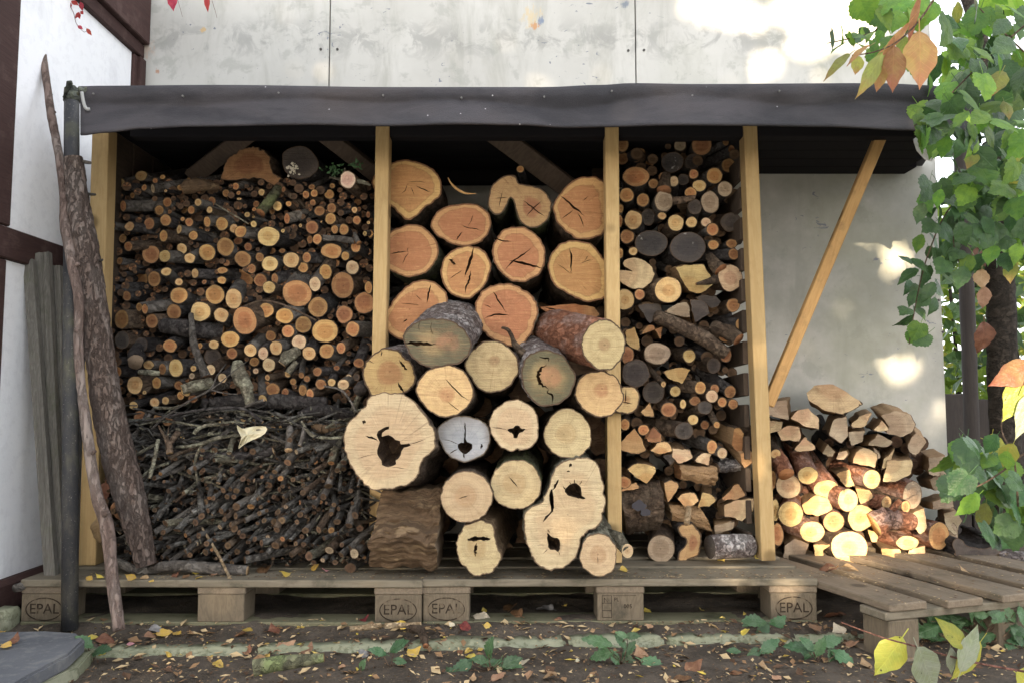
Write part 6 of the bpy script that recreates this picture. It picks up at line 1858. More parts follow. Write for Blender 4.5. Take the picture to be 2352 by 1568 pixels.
# ------------------------------------------------------------------ sun patches to place: foliage is left open along these rays
SPOTS = []
def spot(u, v, Y, ru, rv=None):
    p = at(u, v, Y); k = (Y + 2.41) / 1811
    SPOTS.append((Y, p.x, p.z, ru * k, (rv or ru) * k))
spot(2060, 588, YB, 36, 30); spot(2036, 632, YB, 16, 8); spot(2066, 852, YB, 36, 26); spot(2040, 838, YB, 20, 18); spot(2170, 945, YB, 15)
spot(1990, 548, YB, 20, 16)
spot(1948, 1256, .42, 66, 58); spot(1890, 1165, .43, 52, 40); spot(1892, 1118, .43, 42, 26); spot(1985, 1190, .42, 40, 34); spot(1955, 1150, .40, 38, 34); spot(2000, 1100, .43, 26, 22); spot(2080, 1245, .42, 60, 30); spot(2105, 1180, .43, 30, 40)
spot(1995, 1090, .43, 28, 30); spot(1860, 1220, .42, 26, 22); spot(2060, 1130, .43, 22, 18); spot(1940, 1060, .45, 22, 18)
spot(1900, 30, YB, 130, 62); spot(1690, 40, YB, 70, 30); spot(1760, 145, YB, 30, 30); spot(1960, 60, YB, 80, 60); spot(1620, 20, YB, 60, 30); spot(1850, 110, YB, 36, 30); spot(1895, 188, YB, 8, 6)
spot(1148, 188, YB, 5, 5); spot(1180, 165, YB, 4, 4); spot(1222, 186, YB, 4, 4)
spot(1430, 250, -.05, 8, 8); spot(1690, 1318, .0, 34, 16); spot(1810, 1345, .0, 22, 20); spot(1730, 1060, .2, 12, 34); spot(1625, 1300, .05, 40, 8)
def in_sun_gap(q, grow=.02):
    for (Y, X, Z, rx, rz) in SPOTS:
        if q.y < Y and ((q.x + SUN_A * (Y - q.y) - X) / (rx + grow)) ** 2 + ((q.z - SUN_B * (Y - q.y) - Z) / (rz + grow)) ** 2 < 1: return True
    return False
# ------------------------------------------------------------------ leaves
M['leaf_vine'] = leaf_mat('leaf_vine', (0.13, 0.235, 0.035), (0.085, 0.18, 0.035), trans=.45)
M['leaf_light'] = leaf_mat('leaf_light', (0.20, 0.36, 0.045), (0.13, 0.27, 0.04), trans=.5)
M['leaf_dark'] = leaf_mat('leaf_dark', (0.062, 0.13, 0.04), (0.042, 0.095, 0.034), trans=.25, rough=.35)
M['leaf_orange'] = leaf_mat('leaf_orange', (0.38, 0.24, 0.085), (0.33, 0.165, 0.07), (0.42, 0.17, 0.10), trans=.4)
M['leaf_olive'] = leaf_mat('leaf_olive', (0.30, 0.33, 0.07), (0.24, 0.25, 0.07), (0.38, 0.20, 0.08), trans=.4)
M['leaf_yellow'] = leaf_mat('leaf_yellow', (0.36, 0.34, 0.055), (0.28, 0.30, 0.05), trans=.35, spots=(.06, .05, .02))
M['leaf_greygreen'] = leaf_mat('leaf_greygreen', (0.21, 0.24, 0.14), (0.24, 0.26, 0.19), trans=.25, spots=(.06, .06, .04))
M['leaf_holly'] = leaf_mat('leaf_holly', (0.040, 0.098, 0.034), (0.07, 0.125, 0.062), trans=.12, rough=.3)
M['leaf_red'] = leaf_mat('leaf_red', (0.48, 0.06, 0.06), (0.38, 0.035, 0.05), trans=.4)
M['dry_yellow'] = leaf_mat('dry_yellow', (0.66, 0.47, 0.07), (0.58, 0.42, 0.13), trans=.25, vein=.12)
M['dry_brown'] = leaf_mat('dry_brown', (0.21, 0.105, 0.055), (0.14, 0.065, 0.035), trans=.15, rough=.6)
M['dry_tan'] = leaf_mat('dry_tan', (0.40, 0.26, 0.15), (0.33, 0.20, 0.11), trans=.2, rough=.6)
M['dry_white'] = leaf_mat('dry_white', (0.62, 0.55, 0.40), (0.55, 0.50, 0.36), trans=.2, rough=.6)
M['dry_pink'] = leaf_mat('dry_pink', (0.62, 0.30, 0.31), (0.55, 0.25, 0.27), trans=.2, rough=.6)
M['dry_red'] = leaf_mat('dry_red', (0.24, 0.04, 0.035), (0.15, 0.025, 0.03), trans=.2, rough=.6)
M['dry_grey'] = leaf_mat('dry_grey', (0.25, 0.24, 0.23), (0.17, 0.16, 0.16), trans=.1, rough=.6)
M['stem'] = bark_mat('stem', (0.10, 0.07, 0.05), (0.18, 0.12, 0.08), s=80)
M['stem_red'] = bark_mat('stem_red', (0.15, 0.07, 0.055), (0.24, 0.12, 0.09), s=80)
M['trunk'] = bark_mat('trunk', (0.030, 0.025, 0.020), (0.055, 0.045, 0.036), s=40)

def leaf_mesh(name, prof, mat, fold=.12, curl=.15, tooth=0.0, nst=11, seed=0, wave=.02):
    """prof: half width along the blade, 0..1"""
    vv = []; ff = []
    rows = []
    for i in range(nst + 1):
        f = i / nst
        w_ = 0
        for (a, b), (c, d) in zip(prof, prof[1:]):
            if a <= f <= c: g = (f - a) / (c - a); w_ = b + (d - b) * (g * g * (3 - 2 * g) if c - a > .12 else g)
        if tooth and 0 < i < nst: w_ *= 1 + tooth * (1 if i % 2 else -1)
        zc = -curl * f * f
        row = []
        for s_ in (-1, -.5, 0, .5, 1):
            z = zc + fold * abs(s_) * w_ - .35 * curl * s_ * s_ * w_ + wave * noise.noise((s_ * 1.5 + seed, f * 3, seed))
            row.append(len(vv)); vv.append((s_ * w_, f - (.03 * abs(s_) if tooth else 0), z))
        rows.append(row)
    for i in range(nst):
        for k in range(4): ff.append((rows[i][k], rows[i][k + 1], rows[i + 1][k + 1], rows[i + 1][k]))
    # stalk
    b = len(vv); t = .012
    vv += [(-t, -.22, 0.03), (t, -.22, 0.03), (t, .02, 0.006), (-t, .02, 0.006)]; ff.append((b, b + 1, b + 2, b + 3))
    return mk(name, vv, ff, mat, True)
def lobed_mesh(name, mat, seed=0, lob=.16):
    vv = [(0, .36, 0.02)]; n = 40
    for k in range(n):
        t = -pi / 2 + 2 * pi * (k + .5) / n
        tt = t - pi / 2                     # 0 at the tip
        r = .44 + lob * (max(0, cos(tt)) ** 6 + .75 * max(0, cos(tt - 1.05)) ** 7 + .75 * max(0, cos(tt + 1.05)) ** 7) + .14 * max(0, cos(tt)) ** 20 - .20 * max(0, cos(tt - pi)) ** 6
        r *= 1 + .045 * (1 if k % 2 else -1)
        x, y = r * cos(t), .36 + r * sin(t)
        z = .10 * abs(x) - .30 * (x * x + (y - .36) ** 2) + .05 * noise.noise((x * 2 + seed, y * 2, seed))
        vv.append((x, y, z))
    ff = [(0, 1 + k, 1 + (k + 1) % n) for k in range(n)]
    b = len(vv); t = .012
    vv += [(-t, -.35, .03), (t, -.35, .03), (t, .2, .02), (-t, .2, .02)]; ff.append((b, b + 1, b + 2, b + 3))
    return mk(name, vv, ff, mat, True)
OV = [(0, .02), (.08, .17), (.35, .33), (.55, .31), (.8, .15), (.92, .045), (1, .004)]
NAR = [(0, .02), (.1, .08), (.4, .14), (.7, .10), (1, .005)]
HOL = [(0, .02), (.12, .14), (.4, .25), (.7, .2), (.9, .09), (1, .005)]
CRK = [(0, .02), (.15, .2), (.4, .3), (.75, .2), (1, .01)]
L_ = {}
for k, mn in (('vine', 'leaf_vine'), ('light', 'leaf_light'), ('dark', 'leaf_dark')):
    L_[k] = [leaf_mesh('leaf', OV, M[mn], .14, .2, .055, 14, 3, .05), leaf_mesh('leaf', OV, M[mn], .3, .35, .055, 14, 8, .06), lobed_mesh('leaf', M[mn], 1), lobed_mesh('leaf', M[mn], 5, .12)]
for k, mn in (('orange', 'leaf_orange'), ('olive', 'leaf_olive'), ('yellow', 'leaf_yellow'), ('greygreen', 'leaf_greygreen'), ('red', 'leaf_red')):
    L_[k] = [leaf_mesh('leaf', OV, M[mn], .12, .14, 0, 16, 2, .04), leaf_mesh('leaf', NAR, M[mn], .5, .3, 0, 16, 5, .05)]
L_['holly'] = [leaf_mesh('leaf', HOL, M['leaf_holly'], .25, .2, .13, 12, 4, .05), leaf_mesh('leaf', HOL, M['leaf_holly'], .1, .3, .13, 12, 9, .07)]
for k in ('yellow', 'brown', 'tan', 'white', 'pink', 'red', 'grey'):
    m_ = M['dry_' + k]
    L_['dry_' + k] = [leaf_mesh('fallen_leaf', CRK, m_, .12, .1, .04, 12, 3, .10), leaf_mesh('fallen_leaf', CRK, m_, .5, .45, .04, 12, 7, .16), leaf_mesh('fallen_leaf', OV, m_, -.25, -.3, .03, 12, 11, .14)]
def orient(t, n):
    t = Vector(t).normalized(); n = Vector(n); n = (n - t * n.dot(t)).normalized(); x = t.cross(n)
    return Matrix((x, t, n)).transposed()
def put_leaf(me, parent, pos, t, n, size, wide=1.0, name='leaf'):
    o = bpy.data.objects.new(name, me); COL.objects.link(o)
    if parent is not None: o.parent = parent; o.location = Vector(pos) - parent.location
    else: o.location = pos
    o.rotation_euler = orient(t, n).to_euler(); o.scale = (size * wide, size, size)
    return o
def stem_of(parent, pts, r0, r1, mat, n=6, name='stem'):
    P = spline([tuple(p) for p in pts], max(8, 5 * len(pts)))
    m = MB(); N_ = len(P)
    m.tube(P, [r0 + (r1 - r0) * i / (N_ - 1) for i in range(N_)], n, bump=.1, fr=40)
    o = m.build(name, mat, parent, True)
    return o
# ---- the vine hanging at the right
vine = thing('climbing_vine', 'green leafy vine hanging down at the right edge in front of the shed', 'vine', at(2300, 1290, .3))
REGION = ((2060, 22, 85, 26, 11, -.6, -.45, 60, 84, .0, .95), (1975, 88, 72, 22, 10, -.4, -.3, 42, 54, .2, .6), (2060, 110, 60, 40, 10, -.35, -.2, 50, 66, .2, .5),
    (2270, 60, 95, 75, 28, -.5, .1, 58, 88, .25, .5), (2250, 190, 115, 90, 42, -.5, .2, 50, 84, .45, .3), (2190, 285, 100, 55, 26, -.4, 0, 50, 76, .45, .3),
    (2285, 390, 90, 110, 42, -.4, .2, 50, 80, .75, .06), (2205, 470, 100, 70, 24, -.3, .1, 46, 70, .75, .05), (2150, 600, 75, 70, 15, -.1, .2, 44, 60, .9, .0), (2240, 550, 70, 65, 13, -.2, .2, 44, 64, .8, 0),
    (2112, 705, 36, 75, 11, .1, .3, 38, 52, .85, 0), (2325, 540, 30, 80, 9, -.3, 0, 50, 70, .5, .3), (2250, 1085, 85, 75, 24, -.5, -.1, 54, 76, .6, .08), (2290, 1170, 75, 75, 20, -.5, 0, 54, 76, .75, .04), (2325, 250, 40, 210, 15, -.5, .1, 56, 84, .5, .2))
sp = []; rest = []
for (cx, cy, rx, ry, n, y0, y1, s0, s1, mixd, mixl) in REGION:
    k = 0; tries = 0
    while k < n and tries < 4000:
        tries += 1
        a = U(0, 2 * pi); r = sqrt(R()); u, v, Y = cx + rx * r * cos(a), cy + ry * r * sin(a), U(y0, y1)
        sz = U(s0, s1)
        if in_sun_gap(at(u, v, Y), .03): continue
        if any(hypot(u - e[0], v - e[1]) < .30 * (sz + e[3]) * .8 for e in sp): 
            if tries < 2500: continue
        sp.append((u, v, Y, sz, mixd, mixl)); k += 1
    for i in range(int(n * .55)):
        a = U(0, 2 * pi); r = sqrt(R()); u, v = cx + rx * .9 * r * cos(a), cy + ry * .9 * r * sin(a)
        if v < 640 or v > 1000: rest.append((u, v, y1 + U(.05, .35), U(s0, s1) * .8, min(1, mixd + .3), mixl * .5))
def leaf_pose(u, v, Y, s_):
    p = at(u, v, Y); sz = s_ / 1811 * (Y + 2.41) * .98
    t = Vector((U(-.9, .7), U(-.6, .3), U(-1.2, -.1))); n_ = Vector((U(-.9, .9), U(-1.2, -.15), U(-.2, 1.2)))
    return p - t.normalized() * sz * .4, t, n_, sz
for (u, v, Y, s_, md, ml) in sp[:300]:
    q = R(); k = 'dark' if q < md else 'light' if q < md + ml else 'vine'
    if R() < .05: k = 'yellow' if R() < .5 else 'olive'
    put_leaf(random.choice(L_[k][:1] if k in ('yellow', 'olive') else L_[k]), vine, *leaf_pose(u, v, Y, s_), U(.85, 1.1))
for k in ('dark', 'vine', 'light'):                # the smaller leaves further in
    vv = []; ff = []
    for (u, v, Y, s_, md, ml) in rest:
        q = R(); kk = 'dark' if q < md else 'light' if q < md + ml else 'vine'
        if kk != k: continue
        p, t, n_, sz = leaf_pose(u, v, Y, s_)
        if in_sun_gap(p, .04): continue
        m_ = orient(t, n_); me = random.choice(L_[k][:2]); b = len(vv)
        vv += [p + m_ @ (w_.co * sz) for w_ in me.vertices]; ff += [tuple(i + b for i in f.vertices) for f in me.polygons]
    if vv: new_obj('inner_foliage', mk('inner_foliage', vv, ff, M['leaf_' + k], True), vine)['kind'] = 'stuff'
for pts in ([(2352, 60, -.2), (2250, 150, -.2), (2160, 240, -.25), (2100, 290, -.3)], [(2352, 330, 0), (2260, 420, 0), (2180, 480, .05), (2130, 590, .1), (2105, 690, .15), (2088, 790, .2)], [(2230, 640, .1), (2190, 560, .1), (2215, 430, 0)],
            [(2352, 1040, -.3), (2290, 1090, -.3), (2225, 1120, -.3), (2170, 1090, -.3)], [(2340, 1200, -.2), (2330, 1060, -.25), (2300, 980, -.2), (2320, 900, -.2)], [(2025, 0, -.5), (2018, 60, -.4), (1990, 80, -.35), (1900, 100, -.35)],
            [(2352, 120, -.1), (2290, 60, -.1), (2250, 20, -.1)], [(2352, 470, -.1), (2300, 430, -.1), (2260, 350, -.1)]):
    stem_of(vine, [at(*p) for p in pts], .0028, .0016, M['stem'])
# withered leaves on the trunk
for (u, v, s_) in ((2260, 770, 70), (2262, 690, 50), (2245, 600, 48), (2255, 650, 50)):
    put_leaf(random.choice(L_['dry_tan'] + L_['dry_brown']), vine, at(u, v - 30, .3), (U(-.2, .2), 0, -1), (U(-.3, .3), -1, .2), s_ / 1811 * 2.7, 1.1)
# ---- dogwood twig with big autumn leaves, top
DT = (1720.7, 0, .2684)
def dpx(x, y): return DT[0] + x * DT[2], DT[1] + y * DT[2]
YD = -1.15
dog = thing('dogwood_branch', 'thin branch with large orange and olive autumn leaves hanging in at the upper right', 'branch', at(*dpx(1430, 210), YD))
stem_of(dog, [at(*dpx(x, y), YD) for x, y in ((1640, -90), (1580, 0), (1430, 210), (1250, 370), (1060, 450), (880, 475))], .0022, .0009, M['stem'])
def two_point(kind, idx, parent, base, tip, Y, wpx, conv, nrm=(0, -1, .25), dY=0.0):
    a = at(*conv(*base), Y); b = at(*conv(*tip), Y + dY); L = (b - a).length
    half = {0: .33, 1: .14}[idx]
    k = conv(0, 0); kk = conv(1, 0)[0] - k[0]
    wid = wpx * kk / 1811 * (Y + 2.41)
    return put_leaf(L_[kind][idx], parent, a, b - a, nrm, L, wid / (2 * half * L))
for kind, i, b, t, wd, nr, dy in (('orange', 0, (1455, 270), (1492, 745), 310, (0, -1, .2), 0), ('orange', 0, (1238, 395), (1238, 785), 205, (-.25, -1, .2), .01), ('olive', 0, (1140, 450), (948, 838), 150, (.5, -1, .3), .0), ('orange', 0, (1150, 560), (1086, 802), 110, (-.3, -1, .2), .03),
                                 ('orange', 1, (1365, 198), (1098, 545), 80, (.6, -.7, .5), .0), ('orange', 1, (1462, -20), (1355, 325), 70, (-.6, -1, 0), 0), ('olive', 1, (860, 470), (660, 612), 85, (.2, -.8, .8), -.02), ('orange', 1, (1035, 395), (830, 490), 75, (.1, -.5, 1), -.01), ('olive', 0, (940, 482), (915, 645), 120, (.1, -1, .3), .01)):
    two_point(kind, i, dog, b, t, YD, wd, dpx, nr, dy)
D3P = (1542.6, 1186.6, .344)
def epx(x, y): return D3P[0] + x * D3P[2], D3P[1] + y * D3P[2]
YD2 = -1.12
dog2 = thing('dogwood_branch', 'low branch with speckled yellow-green leaves reaching in at the lower right corner', 'branch', at(*epx(1640, 870), YD2))
stem_of(dog2, [at(*epx(x, y), YD2) for x, y in ((2500, 1060), (2352, 1030), (1980, 960), (1640, 865), (1400, 800), (1130, 700))], .0022, .0010, M['stem_red'])
for kind, b, t, wd, nr in (('yellow', (1540, 800), (1368, 1072), 200, (.1, -1, .3)), ('greygreen', (1640, 868), (1790, 1180), 230, (.1, -1, .5)), ('yellow', (1975, 885), (1785, 670), 130, (.2, -1, .3)), ('greygreen', (1930, 1030), (2055, 720), 120, (-.3, -1, .2)),
                           ('yellow', (2060, 830), (1890, 1110), 140, (.4, -1, .3)), ('greygreen', (1860, 870), (1890, 1060), 110, (.5, -1, .3)), ('yellow', (2300, 1040), (2420, 1130), 150, (0, -1, .4))):
    two_point(kind, 0, dog2, b, t, YD2 + U(-.02, .02), wd, epx, nr)
dog3 = thing('dogwood_branch', 'cluster of large yellow and orange leaves cut off by the right edge', 'branch', at(2360, 880, -1.2))
def vpx(x, y): return x, y
stem_of(dog3, [at(2420, 800, -1.2), at(2375, 850, -1.2), at(2355, 900, -1.2)], .002, .001, M['stem'])
for kind, b, t, wd in (('orange', (2385, 835), (2277, 882), 62), ('yellow', (2370, 850), (2310, 968), 66), ('greygreen', (2375, 890), (2340, 1012), 46)):
    two_point(kind, 0, dog3, b, t, -1.2 + U(-.03, .03), wd, vpx)
# ---- red creeper, top left
cre = thing('creeper_tendril', 'thin tendril of red creeper leaves hanging down over the white house wall', 'creeper', at(172, 10, .3))
def c5(x, y): return x * .2647, y * .2647
stem_of(cre, [at(*c5(x, y), .32) for x, y in ((600, -40), (610, 50), (640, 120), (665, 210), (730, 280), (762, 250))], .0014, .0007, M['stem_red'])
for b, t, w_ in (((600, 15), (545, 20), 28), ((605, 20), (590, 90), 38), ((620, 10), (680, 45), 34), ((700, 20), (712, 95), 34), ((690, 110), (645, 160), 40), ((700, 100), (722, 125), 26), ((680, 115), (690, 165), 30), ((675, 225), (718, 255), 26), ((752, 250), (792, 308), 28)):
    two_point('red', 0, cre, b, t, .32, w_ * 1.3, c5, (U(-.3, .3), -1, .2))
for (x, y, lab) in ((1500, 95, 'red creeper leaf cut by the upper frame edge on the panel wall, left one'), (1800, 105, 'red creeper leaf cut by the upper frame edge on the panel wall, right one')):
    u, v = c5(x, y)
    o = thing('creeper_leaf', lab, 'leaf', at(u, v - 30, .70))
    put_leaf(L_['red'][0], o, at(u - 2, v - 40, .70), (.1, -.1, -1), (0, -1, .2), .075, .85 if x < 1600 else .5)
    stem_of(o, [at(u + 6, v - 40, .70), at(u + 16, v - 8, .70), at(u + 22, v + 14, .70)], .0009, .0006, M['stem_red'])

# ------------------------------------------------------------------ right background
def bark_post(name, label, cat, pts, mat, group=None): return lean(name, label, cat, pts, mat, 16, 30, group, .05)
bark_post('fence_post', 'dark upright fence post just right of the panel wall', 'post', [(2205, 330, 1.0, 15), (2222, 700, 1.0, 16), (2236, 1130, 1.0, 16)], M['dark_fence'])
tr = thing('tree', 'dark vine covered tree trunk behind the hanging leaves at the right', 'tree', at(2318, 1230, .55))
q = lean('trunk', None, None, [(2290, 330, .6, 30), (2296, 600, .58, 30), (2305, 900, .56, 31), (2318, 1230, .55, 36)], M['trunk'], 18, 60, bump=.12); q.parent = tr; q.location = (0, 0, 0)
q = lean('branch', None, None, [(2200, -60, .8, 12), (2260, 120, .7, 16), (2290, 330, .6, 22)], M['trunk'], 12, 20, bump=.12); l = q.location.copy(); q.parent = tr; q.location = l - tr.location
def leaf_cloud(n, c, r, size, mat, seed=0, flat=1.0):
    vv = []; ff = []; k = 0
    while k < n:
        p = Vector((U(-1, 1), U(-1, 1), U(-1, 1)))
        if p.length > 1 or noise.noise(p * 2.2 + Vector((seed, 0, 0))) < -.12: continue
        k += 1
        q = Vector(c) + Vector((p.x * r[0], p.y * r[1], p.z * r[2]))
        t = Vector((U(-1, 1), U(-1, 1), U(-1, .4))).normalized(); n_ = Vector((U(-1, 1), U(-1, 1), U(-.3, 1)))
        m_ = orient(t, n_); s_ = size * U(.6, 1.3); b = len(vv)
        for x, y, z in ((0, 0, 0), (-.3, .4, .04), (0, 1, -.05), (.3, .4, .04)): vv.append(q + m_ @ Vector((x * s_, y * s_, z * s_)))
        ff += [(b, b + 3, b + 2, b + 1)]
    return mk('foliage', vv, ff, mat)
M['far_leaf'] = leaf_mat('far_leaf', (0.16, 0.25, 0.03), (0.10, 0.19, 0.025), trans=.5, vein=0)
M['far_leaf_yellow'] = leaf_mat('far_leaf_yellow', (0.34, 0.32, 0.05), (0.24, 0.28, 0.04), trans=.5, vein=0)
def shrub(label, base, c, r, n, size, mat):
    t = thing('shrub', label, 'shrub', base)
    o = new_obj('foliage', leaf_cloud(n, c, r, size, M[mat], base[0]), t); o['kind'] = 'stuff'
    for k in range(3):
        m = MB(); m.tube(spline([tuple(base), tuple(Vector(base).lerp(Vector(c), .6) + Vector((U(-.2, .2), 0, 0))), tuple(Vector(c) + Vector((U(-.4, .4), U(-.2, .2), r[2] * .6)))], 10), [.03, .028, .025, .022, .02, .018, .015, .012, .01, .006], 7)
        m.build('branch', M['trunk'], t)
shrub('sunny yellow-green shrub glimpsed far behind the fence post', (3.7, 4.2, -.05), (3.7, 4.2, 1.2), (.9, .6, 1.3), 1500, .12, 'far_leaf')
shrub('bright yellow shrub glimpsed behind the dark tree trunk', (5.1, 5.0, -.05), (5.1, 5.0, 1.6), (1.1, .7, 1.6), 1500, .14, 'far_leaf_yellow')
shrub('tall green shrub behind the vine at the right edge of the picture', (4.6, 3.6, -.05), (4.6, 3.6, 2.3), (.9, .6, .9), 900, .12, 'far_leaf')
shrub('dark evergreen shrub between the fence post and the trunk', (3.05, 2.4, -.02), (3.05, 2.4, 1.25), (.75, .35, 1.15), 1000, .11, 'leaf_dark')
fn = thing('board_fence', 'low dark board fence in the shade at the lower right', 'fence', (2.2, 1.35, -.03))
for k in range(13):
    lbox('fence_board', fn, (-.33 + k * .118, U(-.006, .006), .36 + U(-.02, .02)), (.108, .02, .75), M['dark_fence'])
for z in (.15, .6): lbox('rail', fn, (.35, .034, z), (1.6, .04, .06), M['dark_fence'])

# ------------------------------------------------------------------ seedlings on the soil
def seedling(label, base, leaves, group='evergreen seedlings on the soil', conv=None, mesh='holly', cat='seedling', name='seedling'):
    u, v = base; g = at_z(u, v, -.016)
    t = thing(name, label, cat, g, group)
    for (lu, lv, size, ang) in leaves:
        Y = g.y + U(-.04, .03)
        p = at(lu, lv, Y); sz = size / 1811 * (Y + 2.41)
        a = radians(ang)
        tv = Vector((cos(a), U(-.5, .1), sin(a) * .7 + U(-.1, .1)))
        put_leaf(random.choice(L_[mesh]), t, p - tv.normalized() * sz * .45, tv, (U(-.4, .4), -.75, U(.5, 1.1)), sz, U(1, 1.25))
        stem_of(t, [g, g.lerp(p, .6) + Vector((0, 0, .008)), p - tv.normalized() * sz * .45], .0013, .0008, M['stem'], 5)
    return t
def b1(x, y): return x * .328, 1246 + y * .328
def b2(x, y): return 771 + x * .328, 1246 + y * .328
def sl(conv, *L): return [(*conv(x, y), s * .34, a) for x, y, s, a in L]
seedling('bright green seedling beside the dark slate slab', b1(645, 840), sl(b1, (500, 770, 130, 170), (600, 690, 140, 120), (700, 750, 170, 40), (650, 850, 130, 300), (560, 905, 60, 200)))
seedling('small seedling with three upright leaves right of the mossy stick', b2(380, 880), sl(b2, (305, 755, 120, 140), (425, 715, 150, 60), (445, 822, 90, 0)))
seedling('tiny seedling with one round leaf right of the mossy stick tip', b2(175, 930), sl(b2, (180, 860, 90, 80), (165, 965, 70, 250)))
seedling('dark seedling with one tall leaf in the middle of the soil', b2(1080, 900), sl(b2, (1070, 745, 190, 88), (1015, 815, 120, 160), (890, 860, 170, 200), (775, 915, 150, 215), (1080, 835, 120, 20), (1225, 830, 150, 30), (1130, 880, 140, 250), (1215, 920, 150, 280), (1285, 885, 150, 330)))
seedling('large seedling with bluish glossy leaves right of the middle of the soil', b2(2000, 860), sl(b2, (1845, 680, 200, 150), (1865, 775, 170, 200), (2000, 690, 110, 120), (2055, 740, 120, 60), (2045, 850, 180, 280), (2235, 860, 200, 330), (2075, 645, 100, 30), (2010, 640, 90, 140), (1960, 800, 110, 300)))
seedling('bluish seedling below the right corner block of the pallets', epx(650, 800), sl(epx, (560, 690, 180, 160), (610, 760, 140, 230), (700, 715, 140, 60), (660, 765, 130, 330), (520, 700, 100, 190)))
seedling('wide bluish seedling in front of the turned pallet', epx(980, 980), sl(epx, (860, 860, 180, 150), (940, 930, 190, 270), (1060, 820, 170, 30), (1150, 930, 170, 330), (1085, 960, 190, 280), (990, 870, 140, 80), (920, 850, 120, 120)))
seedling('dark low seedling left of the wide bluish seedling', epx(600, 930), sl(epx, (650, 860, 150, 50), (560, 900, 120, 200), (420, 890, 100, 170), (720, 1000, 150, 330)))
iv = []
for i in range(60):
    x, y = U(1620, 2352), U(640, 980)
    if x < 1900 and y > 900: continue
    iv.append((x, y, U(110, 180), U(0, 360)))
g = seedling('mass of dark blue-green ivy under the turned pallet at the right', epx(2050, 860), sl(epx, *iv), None, None, 'holly', 'ivy', 'ivy_plant')
seedling('small dark sprig of ivy on the pallet edge between the big logs', px('C6', 1420, 1390), [(*px('C6', x, y), s_ * .32, a) for x, y, s_, a in ((1380, 1340, 110, 160), (1420, 1270, 130, 80), (1450, 1380, 120, 320), (1400, 1400, 100, 220), (1490, 1340, 90, 20))], None, None, 'dark', 'ivy', 'ivy_sprig')
put = REG  # noqa

